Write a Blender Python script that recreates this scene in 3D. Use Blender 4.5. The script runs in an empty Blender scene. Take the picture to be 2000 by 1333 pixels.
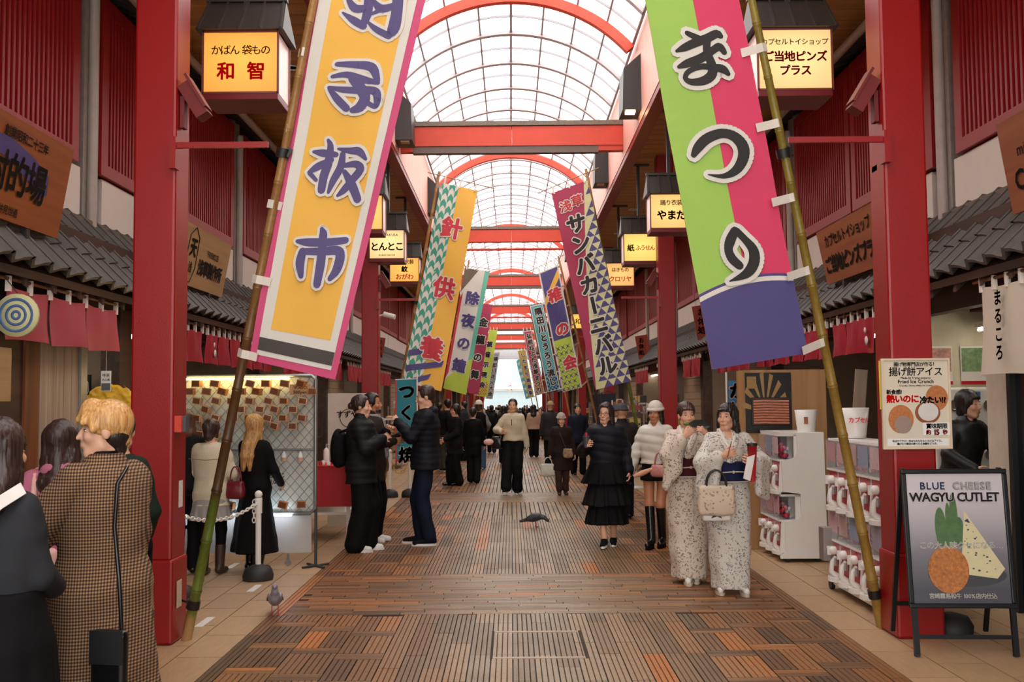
import bpy, bmesh, math, random
import numpy as np
from mathutils import Vector, Matrix, Euler
random.seed(7)
PI = math.pi
R = math.radians
SC = bpy.context.scene
COL = SC.collection

# ---------------------------------------------------------------- camera
CAM_F, CAM_H = 1944.0, 1.6
PITCH, ROLL = math.atan((784 - 666.5) / CAM_F), R(0.5)
cam_d = bpy.data.cameras.new('camera')
cam = bpy.data.objects.new('camera', cam_d)
COL.objects.link(cam)
cam_d.sensor_width = 36.0
cam_d.lens = CAM_F / 2000 * 36
cam_d.clip_end = 600
cam_d.shift_x = 2.5 / 2000
_f = Vector((0, math.cos(PITCH), math.sin(PITCH)))
_u0 = Vector((0, -math.sin(PITCH), math.cos(PITCH)))
_r0 = Vector((1, 0, 0))
_r = _r0 * math.cos(ROLL) - _u0 * math.sin(ROLL)
_u = _u0 * math.cos(ROLL) + _r0 * math.sin(ROLL)
cam.matrix_world = Matrix(((_r.x, _u.x, -_f.x, 0), (_r.y, _u.y, -_f.y, 0), (_r.z, _u.z, -_f.z, CAM_H), (0, 0, 0, 1)))
SC.camera = cam


def ray(px, py):
    return _f * CAM_F + _r * (px - 1000 + 2.5) + _u * (666.5 - py)


def P(px, py, y):
    """world point seen at a pixel of the photograph on the plane Y = y"""
    d = ray(px, py)
    return Vector((0, 0, CAM_H)) + d * (y / d.y)


def PX(px, py, x):
    d = ray(px, py)
    return Vector((0, 0, CAM_H)) + d * (x / d.x)


def G(px, py, z=0):
    d = ray(px, py)
    return Vector((0, 0, CAM_H)) + d * ((z - CAM_H) / d.z)


# ---------------------------------------------------------------- world, light, exposure
SC.view_settings.view_transform = 'Standard'
SC.view_settings.look = 'None'
SC.view_settings.gamma = 1.0
SC.view_settings.use_curve_mapping = False
SC.view_settings.exposure = 0.0
wd = bpy.data.worlds.new('overcast')
SC.world = wd
wd.use_nodes = True
wn = wd.node_tree
bg = wn.nodes['Background']
tc = wn.nodes.new('ShaderNodeTexCoord')
nz = wn.nodes.new('ShaderNodeTexNoise')
nz.inputs['Scale'].default_value = 2.0
cr = wn.nodes.new('ShaderNodeValToRGB')
cr.color_ramp.elements[0].color = (1.0, 0.985, 0.955, 1)
cr.color_ramp.elements[1].color = (1.0, 0.965, 0.91, 1)
wn.links.new(tc.outputs['Generated'], nz.inputs['Vector'])
wn.links.new(nz.outputs['Fac'], cr.inputs['Fac'])
wn.links.new(cr.outputs['Color'], bg.inputs['Color'])
bg.inputs['Strength'].default_value = 3.9
SC.cycles.max_bounces = 8
SC.cycles.diffuse_bounces = 4
SC.cycles.glossy_bounces = 3
SC.cycles.transmission_bounces = 4
SC.cycles.transparent_max_bounces = 12
SC.cycles.sample_clamp_indirect = 4.0


# ---------------------------------------------------------------- materials
def lin(c):
    if isinstance(c, str):
        c = tuple(int(c[i:i + 2], 16) / 255 for i in (0, 2, 4))
    return tuple((v / 12.92 if v <= 0.04045 else ((v + 0.055) / 1.055) ** 2.4) for v in c[:3]) + (1.0,)


MATS = {}


def new_mat(name):
    m = bpy.data.materials.new(name)
    m.use_nodes = True
    nt = m.node_tree
    return m, nt, nt.nodes['Principled BSDF']


def nd(nt, t, **kw):
    n = nt.nodes.new('ShaderNode' + t)
    for k, v in kw.items():
        if k in n.inputs:
            n.inputs[k].default_value = v
        else:
            setattr(n, k, v)
    return n


def mat(name, col, rough=0.6, metal=0.0, var=0.12, vs=8.0, bump=0.0, bs=60.0, spec=0.5, rnd=0.0, emit=None, stretch=None, sheen=0.0, alpha=None):
    """procedural principled: base colour broken by noise, per-object random, noise bump"""
    if name in MATS:
        return MATS[name]
    m, nt, b = new_mat(name)
    L = nt.links
    c = lin(col)
    tcn = nd(nt, 'TexCoord')
    mp = nd(nt, 'Mapping')
    if stretch:
        mp.inputs['Scale'].default_value = stretch
    L.new(tcn.outputs['Object'], mp.inputs['Vector'])
    n1 = nd(nt, 'TexNoise', Scale=vs, Detail=5.0, Roughness=0.6)
    L.new(mp.outputs[0], n1.inputs['Vector'])
    mx = nd(nt, 'MixRGB', blend_type='MIX')
    mx.inputs['Color1'].default_value = tuple(max(0, v * (1 - var * 1.6)) for v in c[:3]) + (1,)
    mx.inputs['Color2'].default_value = tuple(min(1, v * (1 + var * 1.6)) for v in c[:3]) + (1,)
    L.new(n1.outputs['Fac'], mx.inputs['Fac'])
    out = mx.outputs[0]
    if rnd:
        oi = nd(nt, 'ObjectInfo')
        gi = nd(nt, 'NewGeometry')
        ad = nd(nt, 'Math', operation='ADD')
        L.new(oi.outputs['Random'], ad.inputs[0])
        L.new(gi.outputs['Random Per Island'], ad.inputs[1])
        fr = nd(nt, 'Math', operation='FRACT')
        L.new(ad.outputs[0], fr.inputs[0])
        mr = nd(nt, 'MapRange')
        mr.inputs['To Min'].default_value = 1 - rnd
        mr.inputs['To Max'].default_value = 1 + rnd
        L.new(fr.outputs[0], mr.inputs['Value'])
        hs = nd(nt, 'HueSaturation')
        L.new(mr.outputs[0], hs.inputs['Value'])
        L.new(out, hs.inputs['Color'])
        out = hs.outputs[0]
    L.new(out, b.inputs['Base Color'])
    b.inputs['Roughness'].default_value = rough
    b.inputs['Metallic'].default_value = metal
    b.inputs['Specular IOR Level'].default_value = spec
    if sheen:
        b.inputs['Sheen Weight'].default_value = sheen
    if bump:
        n2 = nd(nt, 'TexNoise', Scale=bs, Detail=4.0)
        L.new(mp.outputs[0], n2.inputs['Vector'])
        bp = nd(nt, 'Bump', Strength=bump, Distance=0.01)
        L.new(n2.outputs['Fac'], bp.inputs['Height'])
        L.new(bp.outputs[0], b.inputs['Normal'])
    if emit:
        b.inputs['Emission Color'].default_value = lin(emit[0])
        b.inputs['Emission Strength'].default_value = emit[1]
    if alpha is not None:
        b.inputs['Alpha'].default_value = alpha
    MATS[name] = m
    return m


def wood(name, c1, c2, axis=2, rough=0.55, scale=14.0, rnd=0.1):
    if name in MATS:
        return MATS[name]
    m, nt, b = new_mat(name)
    L = nt.links
    tcn = nd(nt, 'TexCoord')
    mp = nd(nt, 'Mapping')
    s = [scale, scale, scale]
    s[axis] = scale * 0.06
    mp.inputs['Scale'].default_value = s
    L.new(tcn.outputs['Object'], mp.inputs['Vector'])
    n1 = nd(nt, 'TexNoise', Scale=1.0, Detail=6.0, Distortion=0.6)
    L.new(mp.outputs[0], n1.inputs['Vector'])
    cr = nd(nt, 'ValToRGB')
    cr.color_ramp.elements[0].position = 0.35
    cr.color_ramp.elements[1].position = 0.68
    cr.color_ramp.elements[0].color = lin(c1)
    cr.color_ramp.elements[1].color = lin(c2)
    L.new(n1.outputs['Fac'], cr.inputs['Fac'])
    oi = nd(nt, 'ObjectInfo')
    mr = nd(nt, 'MapRange')
    mr.inputs['To Min'].default_value = 1 - rnd
    mr.inputs['To Max'].default_value = 1 + rnd
    L.new(oi.outputs['Random'], mr.inputs['Value'])
    hs = nd(nt, 'HueSaturation')
    L.new(mr.outputs[0], hs.inputs['Value'])
    L.new(cr.outputs[0], hs.inputs['Color'])
    L.new(hs.outputs[0], b.inputs['Base Color'])
    b.inputs['Roughness'].default_value = rough
    bp = nd(nt, 'Bump', Strength=0.25, Distance=0.004)
    L.new(n1.outputs['Fac'], bp.inputs['Height'])
    L.new(bp.outputs[0], b.inputs['Normal'])
    MATS[name] = m
    return m


def glow(name, col, strength):
    if name in MATS:
        return MATS[name]
    m, nt, b = new_mat(name)
    b.inputs['Base Color'].default_value = lin(col)
    b.inputs['Emission Color'].default_value = lin(col)
    b.inputs['Emission Strength'].default_value = strength
    MATS[name] = m
    return m


# ---------------------------------------------------------------- mesh builder
class MB:
    def __init__(s):
        s.v, s.f, s.m, s.sm = [], [], [], []

    def add(s, vs, fs, mi=0, smooth=False):
        o = len(s.v)
        s.v.extend([tuple(v) for v in vs])
        for f in fs:
            s.f.append(tuple(i + o for i in f))
            s.m.append(mi)
            s.sm.append(smooth)
        return s

    def box(s, c, d, rot=None, mi=0, taper=1.0):
        x, y, z = d[0] / 2, d[1] / 2, d[2] / 2
        vs = [Vector((a * x * (taper if e > 0 else 1), b * y * (taper if e > 0 else 1), e * z)) for e in (-1, 1) for b in (-1, 1) for a in (-1, 1)]
        if rot is not None:
            vs = [rot @ v for v in vs]
        c = Vector(c)
        return s.add([v + c for v in vs], [(0, 2, 3, 1), (4, 5, 7, 6), (0, 1, 5, 4), (2, 6, 7, 3), (0, 4, 6, 2), (1, 3, 7, 5)], mi)

    def bx(s, x0, x1, y0, y1, z0, z1, mi=0):
        return s.box(((x0 + x1) / 2, (y0 + y1) / 2, (z0 + z1) / 2), (abs(x1 - x0), abs(y1 - y0), abs(z1 - z0)), None, mi)

    def bevbox(s, x0, x1, y0, y1, z0, z1, b=0.01, mi=0):
        """box with vertical and horizontal edges bevelled (rounded-looking)"""
        bm = bmesh.new()
        bmesh.ops.create_cube(bm, size=1)
        for v in bm.verts:
            v.co = Vector(((x0 + x1) / 2 + v.co.x * (x1 - x0), (y0 + y1) / 2 + v.co.y * (y1 - y0), (z0 + z1) / 2 + v.co.z * (z1 - z0)))
        bmesh.ops.bevel(bm, geom=list(bm.edges), offset=b, segments=2, affect='EDGES', profile=0.5)
        bm.verts.index_update()
        s.add([v.co.copy() for v in bm.verts], [[v.index for v in f.verts] for f in bm.faces], mi)
        bm.free()
        return s

    def prism(s, poly, fr, to, mi=0):
        """poly: list of 3D points, extruded by vector to-fr"""
        n = len(poly)
        d = Vector(to) - Vector(fr)
        a = [Vector(p) for p in poly]
        vs = a + [p + d for p in a]
        fs = [tuple(range(n)), tuple(range(2 * n - 1, n - 1, -1))]
        fs += [(i, i + n, (i + 1) % n + n, (i + 1) % n) for i in range(n)]
        return s.add(vs, fs, mi)

    def tube(s, pts, r, n=8, mi=0, cap=True, smooth=True):
        pts = [Vector(p) for p in pts]
        rs = r if isinstance(r, (list, tuple)) else [r] * len(pts)
        t0 = (pts[1] - pts[0]).normalized()
        up = Vector((0, 0, 1)) if abs(t0.z) < 0.9 else Vector((1, 0, 0))
        a = t0.cross(up).normalized()
        vs = []
        for i, p in enumerate(pts):
            t = (pts[min(i + 1, len(pts) - 1)] - pts[max(i - 1, 0)])
            if t.length < 1e-9:
                t = t0
            t.normalize()
            a = (a - t * a.dot(t)).normalized()
            b = t.cross(a)
            for k in range(n):
                th = 2 * PI * k / n
                vs.append(p + (a * math.cos(th) + b * math.sin(th)) * rs[i])
        fs = []
        for i in range(len(pts) - 1):
            for k in range(n):
                fs.append((i * n + k, i * n + (k + 1) % n, (i + 1) * n + (k + 1) % n, (i + 1) * n + k))
        s.add(vs, fs, mi, smooth)
        if cap:
            s.add(vs[:n][::-1], [tuple(range(n))], mi)
            s.add(vs[-n:], [tuple(range(n))], mi)
        return s

    def lathe(s, prof, c=(0, 0, 0), n=16, mi=0, smooth=True, axis=2, sx=1.0, sy=1.0, cap=True):
        vs = []
        for (r, z) in prof:
            for k in range(n):
                th = 2 * PI * k / n
                p = [r * math.cos(th) * sx, r * math.sin(th) * sy, z]
                if axis == 1:
                    p = [p[0], p[2], p[1]]
                if axis == 0:
                    p = [p[2], p[0], p[1]]
                vs.append(Vector(p) + Vector(c))
        fs = []
        for i in range(len(prof) - 1):
            for k in range(n):
                fs.append((i * n + k, i * n + (k + 1) % n, (i + 1) * n + (k + 1) % n, (i + 1) * n + k))
        s.add(vs, fs, mi, smooth)
        if cap and prof[0][0] > 1e-4:
            s.add(vs[:n][::-1], [tuple(range(n))], mi)
        if cap and prof[-1][0] > 1e-4:
            s.add(vs[-n:], [tuple(range(n))], mi)
        return s

    def ball(s, c, r, n=10, mi=0):
        if not isinstance(r, (tuple, list)):
            r = (r, r, r)
        vs, fs = [], []
        m = n // 2
        for i in range(m + 1):
            ph = PI * i / m
            for k in range(n):
                th = 2 * PI * k / n
                vs.append((c[0] + r[0] * math.sin(ph) * math.cos(th), c[1] + r[1] * math.sin(ph) * math.sin(th), c[2] + r[2] * math.cos(ph)))
        for i in range(m):
            for k in range(n):
                fs.append((i * n + k, (i + 1) * n + k, (i + 1) * n + (k + 1) % n, i * n + (k + 1) % n))
        return s.add(vs, fs, mi, True)

    def grid(s, fn, nu, nv, mi=0, smooth=True, thick=0.0):
        """fn(u,v)->point, u,v in 0..1; thick extrudes a second skin"""
        g = [[Vector(fn(i / nu, j / nv)) for j in range(nv + 1)] for i in range(nu + 1)]
        vs = [g[i][j] for i in range(nu + 1) for j in range(nv + 1)]
        w = nv + 1
        fs = [(i * w + j, (i + 1) * w + j, (i + 1) * w + j + 1, i * w + j + 1) for i in range(nu) for j in range(nv)]
        s.add(vs, fs, mi, smooth)
        if thick:
            nrm = (g[nu][0] - g[0][0]).cross(g[0][nv] - g[0][0]).normalized() * thick
            s.add([v + nrm for v in vs], [f[::-1] for f in fs], mi, smooth)
            rim = [i * w for i in range(nu + 1)] + [nu * w + j for j in range(1, nv + 1)] + [i * w + nv for i in range(nu - 1, -1, -1)] + [j for j in range(nv - 1, 0, -1)]
            n = len(rim)
            s.add([vs[i] for i in rim] + [vs[i] + nrm for i in rim], [(i, (i + 1) % n, (i + 1) % n + n, i + n) for i in range(n)], mi)
        return s

    def mesh(s, name, mats=()):
        me = bpy.data.meshes.new(name)
        me.from_pydata(s.v, [], s.f)
        for m in (mats if isinstance(mats, (list, tuple)) else [mats]):
            me.materials.append(m)
        if s.f:
            me.polygons.foreach_set('material_index', s.m)
            me.polygons.foreach_set('use_smooth', s.sm)
        me.update()
        return me

    def build(s, name, mats, parent=None, **kw):
        return ob(name, s.mesh(name, mats), parent, **kw)


def tag(o, label=None, cat=None, group=None, kind=None):
    if label:
        o['label'] = label
    if cat:
        o['category'] = cat
    if group:
        o['group'] = group
    if kind:
        o['kind'] = kind
    return o


def ob(name, data, parent=None, loc=None, rot=None, **kw):
    o = bpy.data.objects.new(name, data)
    COL.objects.link(o)
    if parent is not None:
        o.parent = parent
    if loc is not None:
        o.location = loc
    if rot is not None:
        o.rotation_euler = rot
    tag(o, **kw)
    return o


def thing(name, label, cat, loc=(0, 0, 0), rz=0.0, group=None, kind=None, rot=None):
    o = bpy.data.objects.new(name, None)
    o.empty_display_size = 0.1
    COL.objects.link(o)
    o.location = loc
    o.rotation_euler = rot if rot is not None else (0, 0, rz)
    return tag(o, label, cat, group, kind)


KIDS = {}


def copy_tree(o, parent=None):
    c = o.copy()
    COL.objects.link(c)
    if parent is not None:
        c.parent = parent
    for ch in list(o.children):
        copy_tree(ch, c)
    return c


# ---------------------------------------------------------------- writing (flat print)
GLY = {}


def glyph(c):
    if c in GLY:
        return GLY[c]
    cu = bpy.data.curves.new('g', 'FONT')
    cu.body = c
    cu.resolution_u = 2
    o = bpy.data.objects.new('g', cu)
    COL.objects.link(o)
    me = o.to_mesh()
    vs = [(v.co.x, v.co.y) for v in me.vertices]
    fs = [tuple(p.vertices) for p in me.polygons]
    o.to_mesh_clear()
    bpy.data.objects.remove(o)
    bpy.data.curves.remove(cu)
    if vs:
        xs = [v[0] for v in vs]
        adv = max(xs) + 0.06 if ord(c) < 0x2000 else 0.94
    else:
        adv = 0.3
    GLY[c] = (vs, fs, adv)
    return GLY[c]


def put(mb, items, fn, bold=0.0, mi=0, n=8):
    """items: (char, cx, cy, size, sx) with centre on a 2-D sheet; fn(u,v)->3-D point"""
    offs = [(0, 0)] if bold <= 0 else [(bold * math.cos(2 * PI * k / n), bold * math.sin(2 * PI * k / n)) for k in range(n)]
    for it in items:
        c, cx, cy, size = it[:4]
        sx = it[4] if len(it) > 4 else 1.0
        rot = it[5] if len(it) > 5 else 0
        vs, fs, adv = glyph(c)
        mx, my = adv / 2, 0.38 if ord(c) >= 0x2000 else 0.36
        for (ox, oy) in offs:
            pts = []
            for (x, y) in vs:
                a, b = (x - mx) * size * sx, (y - my) * size
                if rot:
                    a, b = b, -a
                pts.append(fn(cx + a + ox * size, cy + b + oy * size))
            mb.add(pts, fs, mi)
    return mb


def hline(text, cx, cy, size, sp=1.0, sx=1.0):
    adv = [glyph(c)[2] * sx * sp * size for c in text]
    x = cx - sum(adv) / 2
    r = []
    for c, a in zip(text, adv):
        r.append((c, x + a / 2, cy, size, sx))
        x += a
    return r


def vline(text, cx, top, size, pitch, sx=1.0):
    return [(c, cx, top - pitch * (i + 0.5), size, sx, 1 if c in 'ー〜' else 0) for i, c in enumerate(text)]


def strokes(mb, sts, fn, grow=0.0, mi=0, k=8):
    """brush strokes: each a list of (x, y, w); drawn as a swept variable-width ribbon with round ends"""
    for st in sts:
        # resample smooth
        pts = []
        if len(st) > 2:
            n = len(st)
            for i in range(n - 1):
                p0, p1, p2, p3 = st[max(i - 1, 0)], st[i], st[i + 1], st[min(i + 2, n - 1)]
                for t in (0, .25, .5, .75):
                    pts.append([0.5 * (2 * p1[j] + (p2[j] - p0[j]) * t + (2 * p0[j] - 5 * p1[j] + 4 * p2[j] - p3[j]) * t * t + (3 * p1[j] - p0[j] - 3 * p2[j] + p3[j]) * t ** 3) for j in range(3)])
            pts.append(list(st[-1]))
        else:
            pts = [list(p) for p in st]
        for i, (x, y, w) in enumerate(pts):
            w = max(w, 0.002) + grow
            mb.add([fn(x + w * math.cos(2 * PI * j / k), y + w * math.sin(2 * PI * j / k)) for j in range(k)], [tuple(range(k))], mi)
            if i + 1 < len(pts):
                x2, y2, w2 = pts[i + 1]
                w2 = max(w2, 0.002) + grow
                dx, dy = x2 - x, y2 - y
                l = math.hypot(dx, dy) or 1e-6
                nx, ny = -dy / l, dx / l
                mb.add([fn(x + nx * w, y + ny * w), fn(x - nx * w, y - ny * w), fn(x2 - nx * w2, y2 - ny * w2), fn(x2 + nx * w2, y2 + ny * w2)], [(0, 1, 2, 3)], mi)
    return mb


def plane_fn(o, ux, uy, off=0.0):
    """2-D sheet -> 3-D: origin o, unit axes ux, uy"""
    o, ux, uy = Vector(o), Vector(ux), Vector(uy)
    n = ux.cross(uy).normalized() * off
    return lambda a, b: o + ux * a + uy * b + n

# ================================================================ THE SETTING
RED = mat('red_paint', '930f10', 0.32, spec=0.5, var=0.10, vs=1.5, bump=0.12, bs=160)
RED_D = mat('dark_red_paint', '8c1016', 0.42, var=0.12, vs=3)
RED_B = mat('beam_red_paint', 'd0452f', 0.5, var=0.12, vs=4, bump=0.1, bs=90)
PINK = mat('salmon_panel', 'eaae9e', 0.5, var=0.06, vs=1.2)
GREY = mat('grey_metal', '8a857e', 0.5, var=0.2, vs=20)
DARK = mat('dark_metal', '2a2828', 0.45, var=0.1)
WHITE = mat('white_plaster', 'e6dcd2', 0.7, var=0.05, vs=3, bump=0.1)
WHITEM = mat('white_enamel', 'e9e6e0', 0.3, var=0.03)
KAWARA = mat('roof_tile_grey', '5f5a56', 0.5, var=0.18, vs=9, rnd=0.10, bump=0.15, bs=70)
KAWARA_D = mat('dark_roof_tile', '3a3634', 0.5, var=0.2, vs=9)
DWOOD = wood('dark_old_wood', '2c1a12', '4a2e20', 1)
BWOOD = wood('brown_wood', '6b3f24', '94603a', 2)
PALEW = wood('weathered_wood', '8d7a69', 'b09c88', 2, scale=10)
SOFW = wood('soffit_plank', 'a8743e', 'c68e50', 0, scale=9, rnd=0.14)
PLY = wood('plywood', 'a97b4c', 'c29765', 2, scale=7)

SD = {-1: dict(fas=1.88, p0=2.28, p1=2.57, eave=3.40, rod=3.52, wall=4.05, shop=3.72),
      1: dict(fas=1.98, p0=2.57, p1=2.85, eave=3.52, rod=3.62, wall=4.20, shop=3.85)}
YP = [-3.6, 6.72, 17.1, 27.5, 38.0, 50.0, 61.0, 72.0, 83.0]
YEND = 88.0
PIPES = [-0.8, 4.33, 9.5, 14.7, 19.9, 25.1, 30.3, 35.5]


def floor_mat():
    m, nt, b = new_mat('ribbed_deck_plank')
    L = nt.links
    geo = nd(nt, 'NewGeometry')
    oi = nd(nt, 'ObjectInfo')
    sep = nd(nt, 'SeparateXYZ')
    L.new(geo.outputs['Position'], sep.inputs[0])
    ad = nd(nt, 'Math', operation='ADD')
    L.new(oi.outputs['Random'], ad.inputs[0])
    L.new(geo.outputs['Random Per Island'], ad.inputs[1])
    fr = nd(nt, 'Math', operation='FRACT')
    L.new(ad.outputs[0], fr.inputs[0])
    cr = nd(nt, 'ValToRGB')
    e = cr.color_ramp.elements
    e[0].color = lin('4c3422')
    e[1].color = lin('b06c34')
    e[1].position = 1.0
    for p, c in ((0.3, '6c482c'), (0.6, '80522e'), (0.85, '946034')):
        q = e.new(p)
        q.color = lin(c)
    L.new(fr.outputs[0], cr.inputs['Fac'])
    # trodden grey wear down the middle of the street
    ab = nd(nt, 'Math', operation='SUBTRACT')
    L.new(sep.outputs['X'], ab.inputs[0])
    ab.inputs[1].default_value = 0.2
    ab2 = nd(nt, 'Math', operation='ABSOLUTE')
    L.new(ab.outputs[0], ab2.inputs[0])
    nz1 = nd(nt, 'TexNoise', Scale=1.6, Detail=4.0)
    L.new(geo.outputs['Position'], nz1.inputs['Vector'])
    ad2 = nd(nt, 'Math', operation='MULTIPLY_ADD')
    L.new(nz1.outputs['Fac'], ad2.inputs[0])
    ad2.inputs[1].default_value = 0.9
    L.new(ab2.outputs[0], ad2.inputs[2])
    mr = nd(nt, 'MapRange')
    mr.inputs['From Min'].default_value = 0.75
    mr.inputs['From Max'].default_value = 1.75
    mr.inputs['To Min'].default_value = 0.82
    mr.inputs['To Max'].default_value = 0.08
    L.new(ad2.outputs[0], mr.inputs['Value'])
    mx = nd(nt, 'MixRGB')
    mx.inputs['Color2'].default_value = lin('907a66')
    lt = nd(nt, 'Math', operation='LESS_THAN')
    L.new(fr.outputs[0], lt.inputs[0])
    lt.inputs[1].default_value = 0.94
    mlt = nd(nt, 'Math', operation='MULTIPLY')
    L.new(mr.outputs[0], mlt.inputs[0])
    L.new(lt.outputs[0], mlt.inputs[1])
    vr = nd(nt, 'MixRGB')
    vr.inputs['Color1'].default_value = lin('77664f')
    vr.inputs['Color2'].default_value = lin('a38f74')
    oi2 = nd(nt, 'Math', operation='FRACT')
    m7 = nd(nt, 'Math', operation='MULTIPLY')
    m7.inputs[1].default_value = 7.3
    L.new(fr.outputs[0], m7.inputs[0])
    L.new(m7.outputs[0], oi2.inputs[0])
    L.new(oi2.outputs[0], vr.inputs['Fac'])
    L.new(vr.outputs[0], mx.inputs['Color2'])
    L.new(mlt.outputs[0], mx.inputs['Fac'])
    L.new(cr.outputs[0], mx.inputs['Color1'])
    nz2 = nd(nt, 'TexNoise', Scale=45.0, Detail=5.0)
    L.new(geo.outputs['Position'], nz2.inputs['Vector'])
    m2 = nd(nt, 'MixRGB', blend_type='OVERLAY')
    m2.inputs['Fac'].default_value = 0.5
    L.new(mx.outputs[0], m2.inputs['Color1'])
    L.new(nz2.outputs['Fac'], m2.inputs['Color2'])
    # groove and joint shade painted in: colour darkens with depth
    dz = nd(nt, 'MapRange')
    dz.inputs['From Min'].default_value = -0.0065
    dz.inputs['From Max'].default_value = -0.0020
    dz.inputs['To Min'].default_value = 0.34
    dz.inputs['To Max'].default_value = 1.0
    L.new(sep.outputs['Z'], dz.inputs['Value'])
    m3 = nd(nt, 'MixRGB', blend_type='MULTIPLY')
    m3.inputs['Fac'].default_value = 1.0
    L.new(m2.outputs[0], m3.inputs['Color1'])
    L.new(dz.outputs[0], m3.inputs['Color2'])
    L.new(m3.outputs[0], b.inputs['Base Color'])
    rr = nd(nt, 'MapRange')
    rr.inputs['To Min'].default_value = 0.28
    rr.inputs['To Max'].default_value = 0.6
    L.new(nz1.outputs['Fac'], rr.inputs['Value'])
    L.new(rr.outputs[0], b.inputs['Roughness'])
    bp = nd(nt, 'Bump', Strength=0.2, Distance=0.004)
    L.new(nz2.outputs['Fac'], bp.inputs['Height'])
    L.new(bp.outputs[0], b.inputs['Normal'])
    return m


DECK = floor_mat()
TILE = mat('tan_floor_tile', 'b08f6c', 0.42, var=0.16, vs=5, rnd=0.07, bump=0.35, bs=26, stretch=(6, 0.8, 1))
GROUT = mat('dark_joint', '2b211b', 0.8)

floor = thing('floor', None, None, kind='structure')
MB().bx(-7, 7, -5, YEND + 40, -0.3, -0.014).build('slab', GROUT, floor)


def plank_mb(mb, cx, cy, w, l, along_y=True, ribs=4, z=0.0):
    """one ribbed plank: grooved profile swept along its length"""
    prof = [(-w / 2 + 0.003, -0.016)]
    p = w / ribs
    for i in range(ribs):
        a = -w / 2 + i * p
        prof += [(a + p * 0.12, z - 0.001), (a + p * 0.88, z - 0.001)]
        if i < ribs - 1:
            prof += [(a + p, z - 0.008)]
    prof += [(w / 2 - 0.003, -0.016)]
    n = len(prof)
    vs = []
    for e in (-l / 2 + 0.003, l / 2 - 0.003):
        for (a, h) in prof:
            vs.append((cx + a, cy + e, h) if along_y else (cx + e, cy + a, h))
    fs = [((i + 1), i, i + n, i + 1 + n) for i in range(n - 1)]
    fs += [tuple(range(n)), tuple(range(2 * n - 1, n - 1, -1))]
    if not along_y:
        fs = [f[::-1] for f in fs]
    mb.add(vs, fs)


PW = 0.136
planks = []          # (cx, cy, w, l, along, ribs)
FX0, FX1 = -1.84, 2.25
NEARY = 5.0


def zone_band(y0, y1):
    n = max(1, round((y1 - y0) / 0.068))
    h = (y1 - y0) / n
    for r in range(n):
        x = FX0 + 0.1 - random.random() * 0.5
        while x < FX1 - 0.1:
            l = 0.55
            a, b2 = max(x, FX0 + 0.1), min(x + l, FX1 - 0.1)
            if b2 - a > 0.08:
                planks.append(((a + b2) / 2, y0 + (r + 0.5) * h, h, b2 - a, False, 2))
            x += l


def zone_mid(y0, y1):
    nx = 15
    xs0 = 0.2 - nx * PW / 2
    for i in range(nx):
        y = y0 - random.choice((0.0, 0.3, 0.6))
        while y < y1:
            l = 0.9
            a, b2 = max(y, y0), min(y + l, y1)
            if b2 - a > 0.06:
                planks.append((xs0 + (i + 0.5) * PW, (a + b2) / 2, PW, b2 - a, True, 4))
            y += l
    # side herringbone steps
    for sgn in (-1, 1):
        lim = (xs0 - (FX0 + 0.1)) if sgn < 0 else (FX1 - 0.1 - (xs0 + nx * PW))
        k = int(round(lim / (2 * PW)))
        w2 = lim / k / 2
        for j in range(k):
            base = xs0 if sgn < 0 else xs0 + nx * PW
            cx = base + sgn * (2 * j + 1) * w2
            y = y0 - 0.62 + (j % 4) * 0.155
            while y < y1:
                for q in (-0.5, 0.5):
                    a, b2 = max(y, y0), min(y + 0.48, y1)
                    if b2 - a > 0.05:
                        planks.append((cx + q * w2, (a + b2) / 2, w2, b2 - a, True, 4))
                for q in (0, 1):
                    a = y + 0.48 + q * 0.07
                    if a >= y0 and a + 0.07 <= y1 + 0.001:
                        planks.append((cx, a + 0.035, 0.07, 2 * w2, False, 2))
                y += 0.62


def zone_edges(y0, y1):
    for x in (FX0 + 0.05, FX1 - 0.05):
        y = y0
        while y < y1:
            l = min(1.2, y1 - y)
            planks.append((x, y + l / 2, 0.1, l, True, 3))
            y += 1.2


yy = NEARY - 0.4
segs = [('m', 4.6, 7.62), ('b', 7.62, 9.35), ('m', 9.35, 15.9), ('b', 15.9, 17.6), ('m', 17.6, 26.4), ('b', 26.4, 28.2), ('m', 28.2, 36.8), ('b', 36.8, 38.6), ('m', 38.6, 50)]
for k, a, b2 in segs:
    (zone_mid if k == 'm' else zone_band)(a, b2)
    zone_edges(a, b2)
vis = [p for p in planks if p[1] > 5.3]
vis.sort(key=lambda p: (p[1]))
near, far = vis[:296], vis[296:] + [p for p in planks if p[1] <= 5.3]
PM = {}
for (cx, cy, w, l, al, rb) in near:
    key = (round(w, 3), round(l, 2), al, rb)
    if key not in PM:
        q = MB()
        plank_mb(q, 0, 0, w, key[1], al, rb)
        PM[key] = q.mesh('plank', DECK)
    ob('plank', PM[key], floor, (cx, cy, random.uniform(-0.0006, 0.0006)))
q = MB()
for (cx, cy, w, l, al, rb) in far:
    if cy < 30:
        plank_mb(q, cx, cy, w, l, al, rb if cy < 14 else max(1, rb // 2))
    else:
        q.bx(cx - (w if al else l) / 2 + .004, cx + (w if al else l) / 2 - .004, cy - (l if al else w) / 2 + .004, cy + (l if al else w) / 2 - .004, -.016, -.001)
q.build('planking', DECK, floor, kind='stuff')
MB().bx(FX0, FX1, 50, YEND + 25, -.014, -.001).bx(FX0, FX1, -5, 4.6, -.014, -.001).build('far_deck', DECK, floor)
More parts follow.
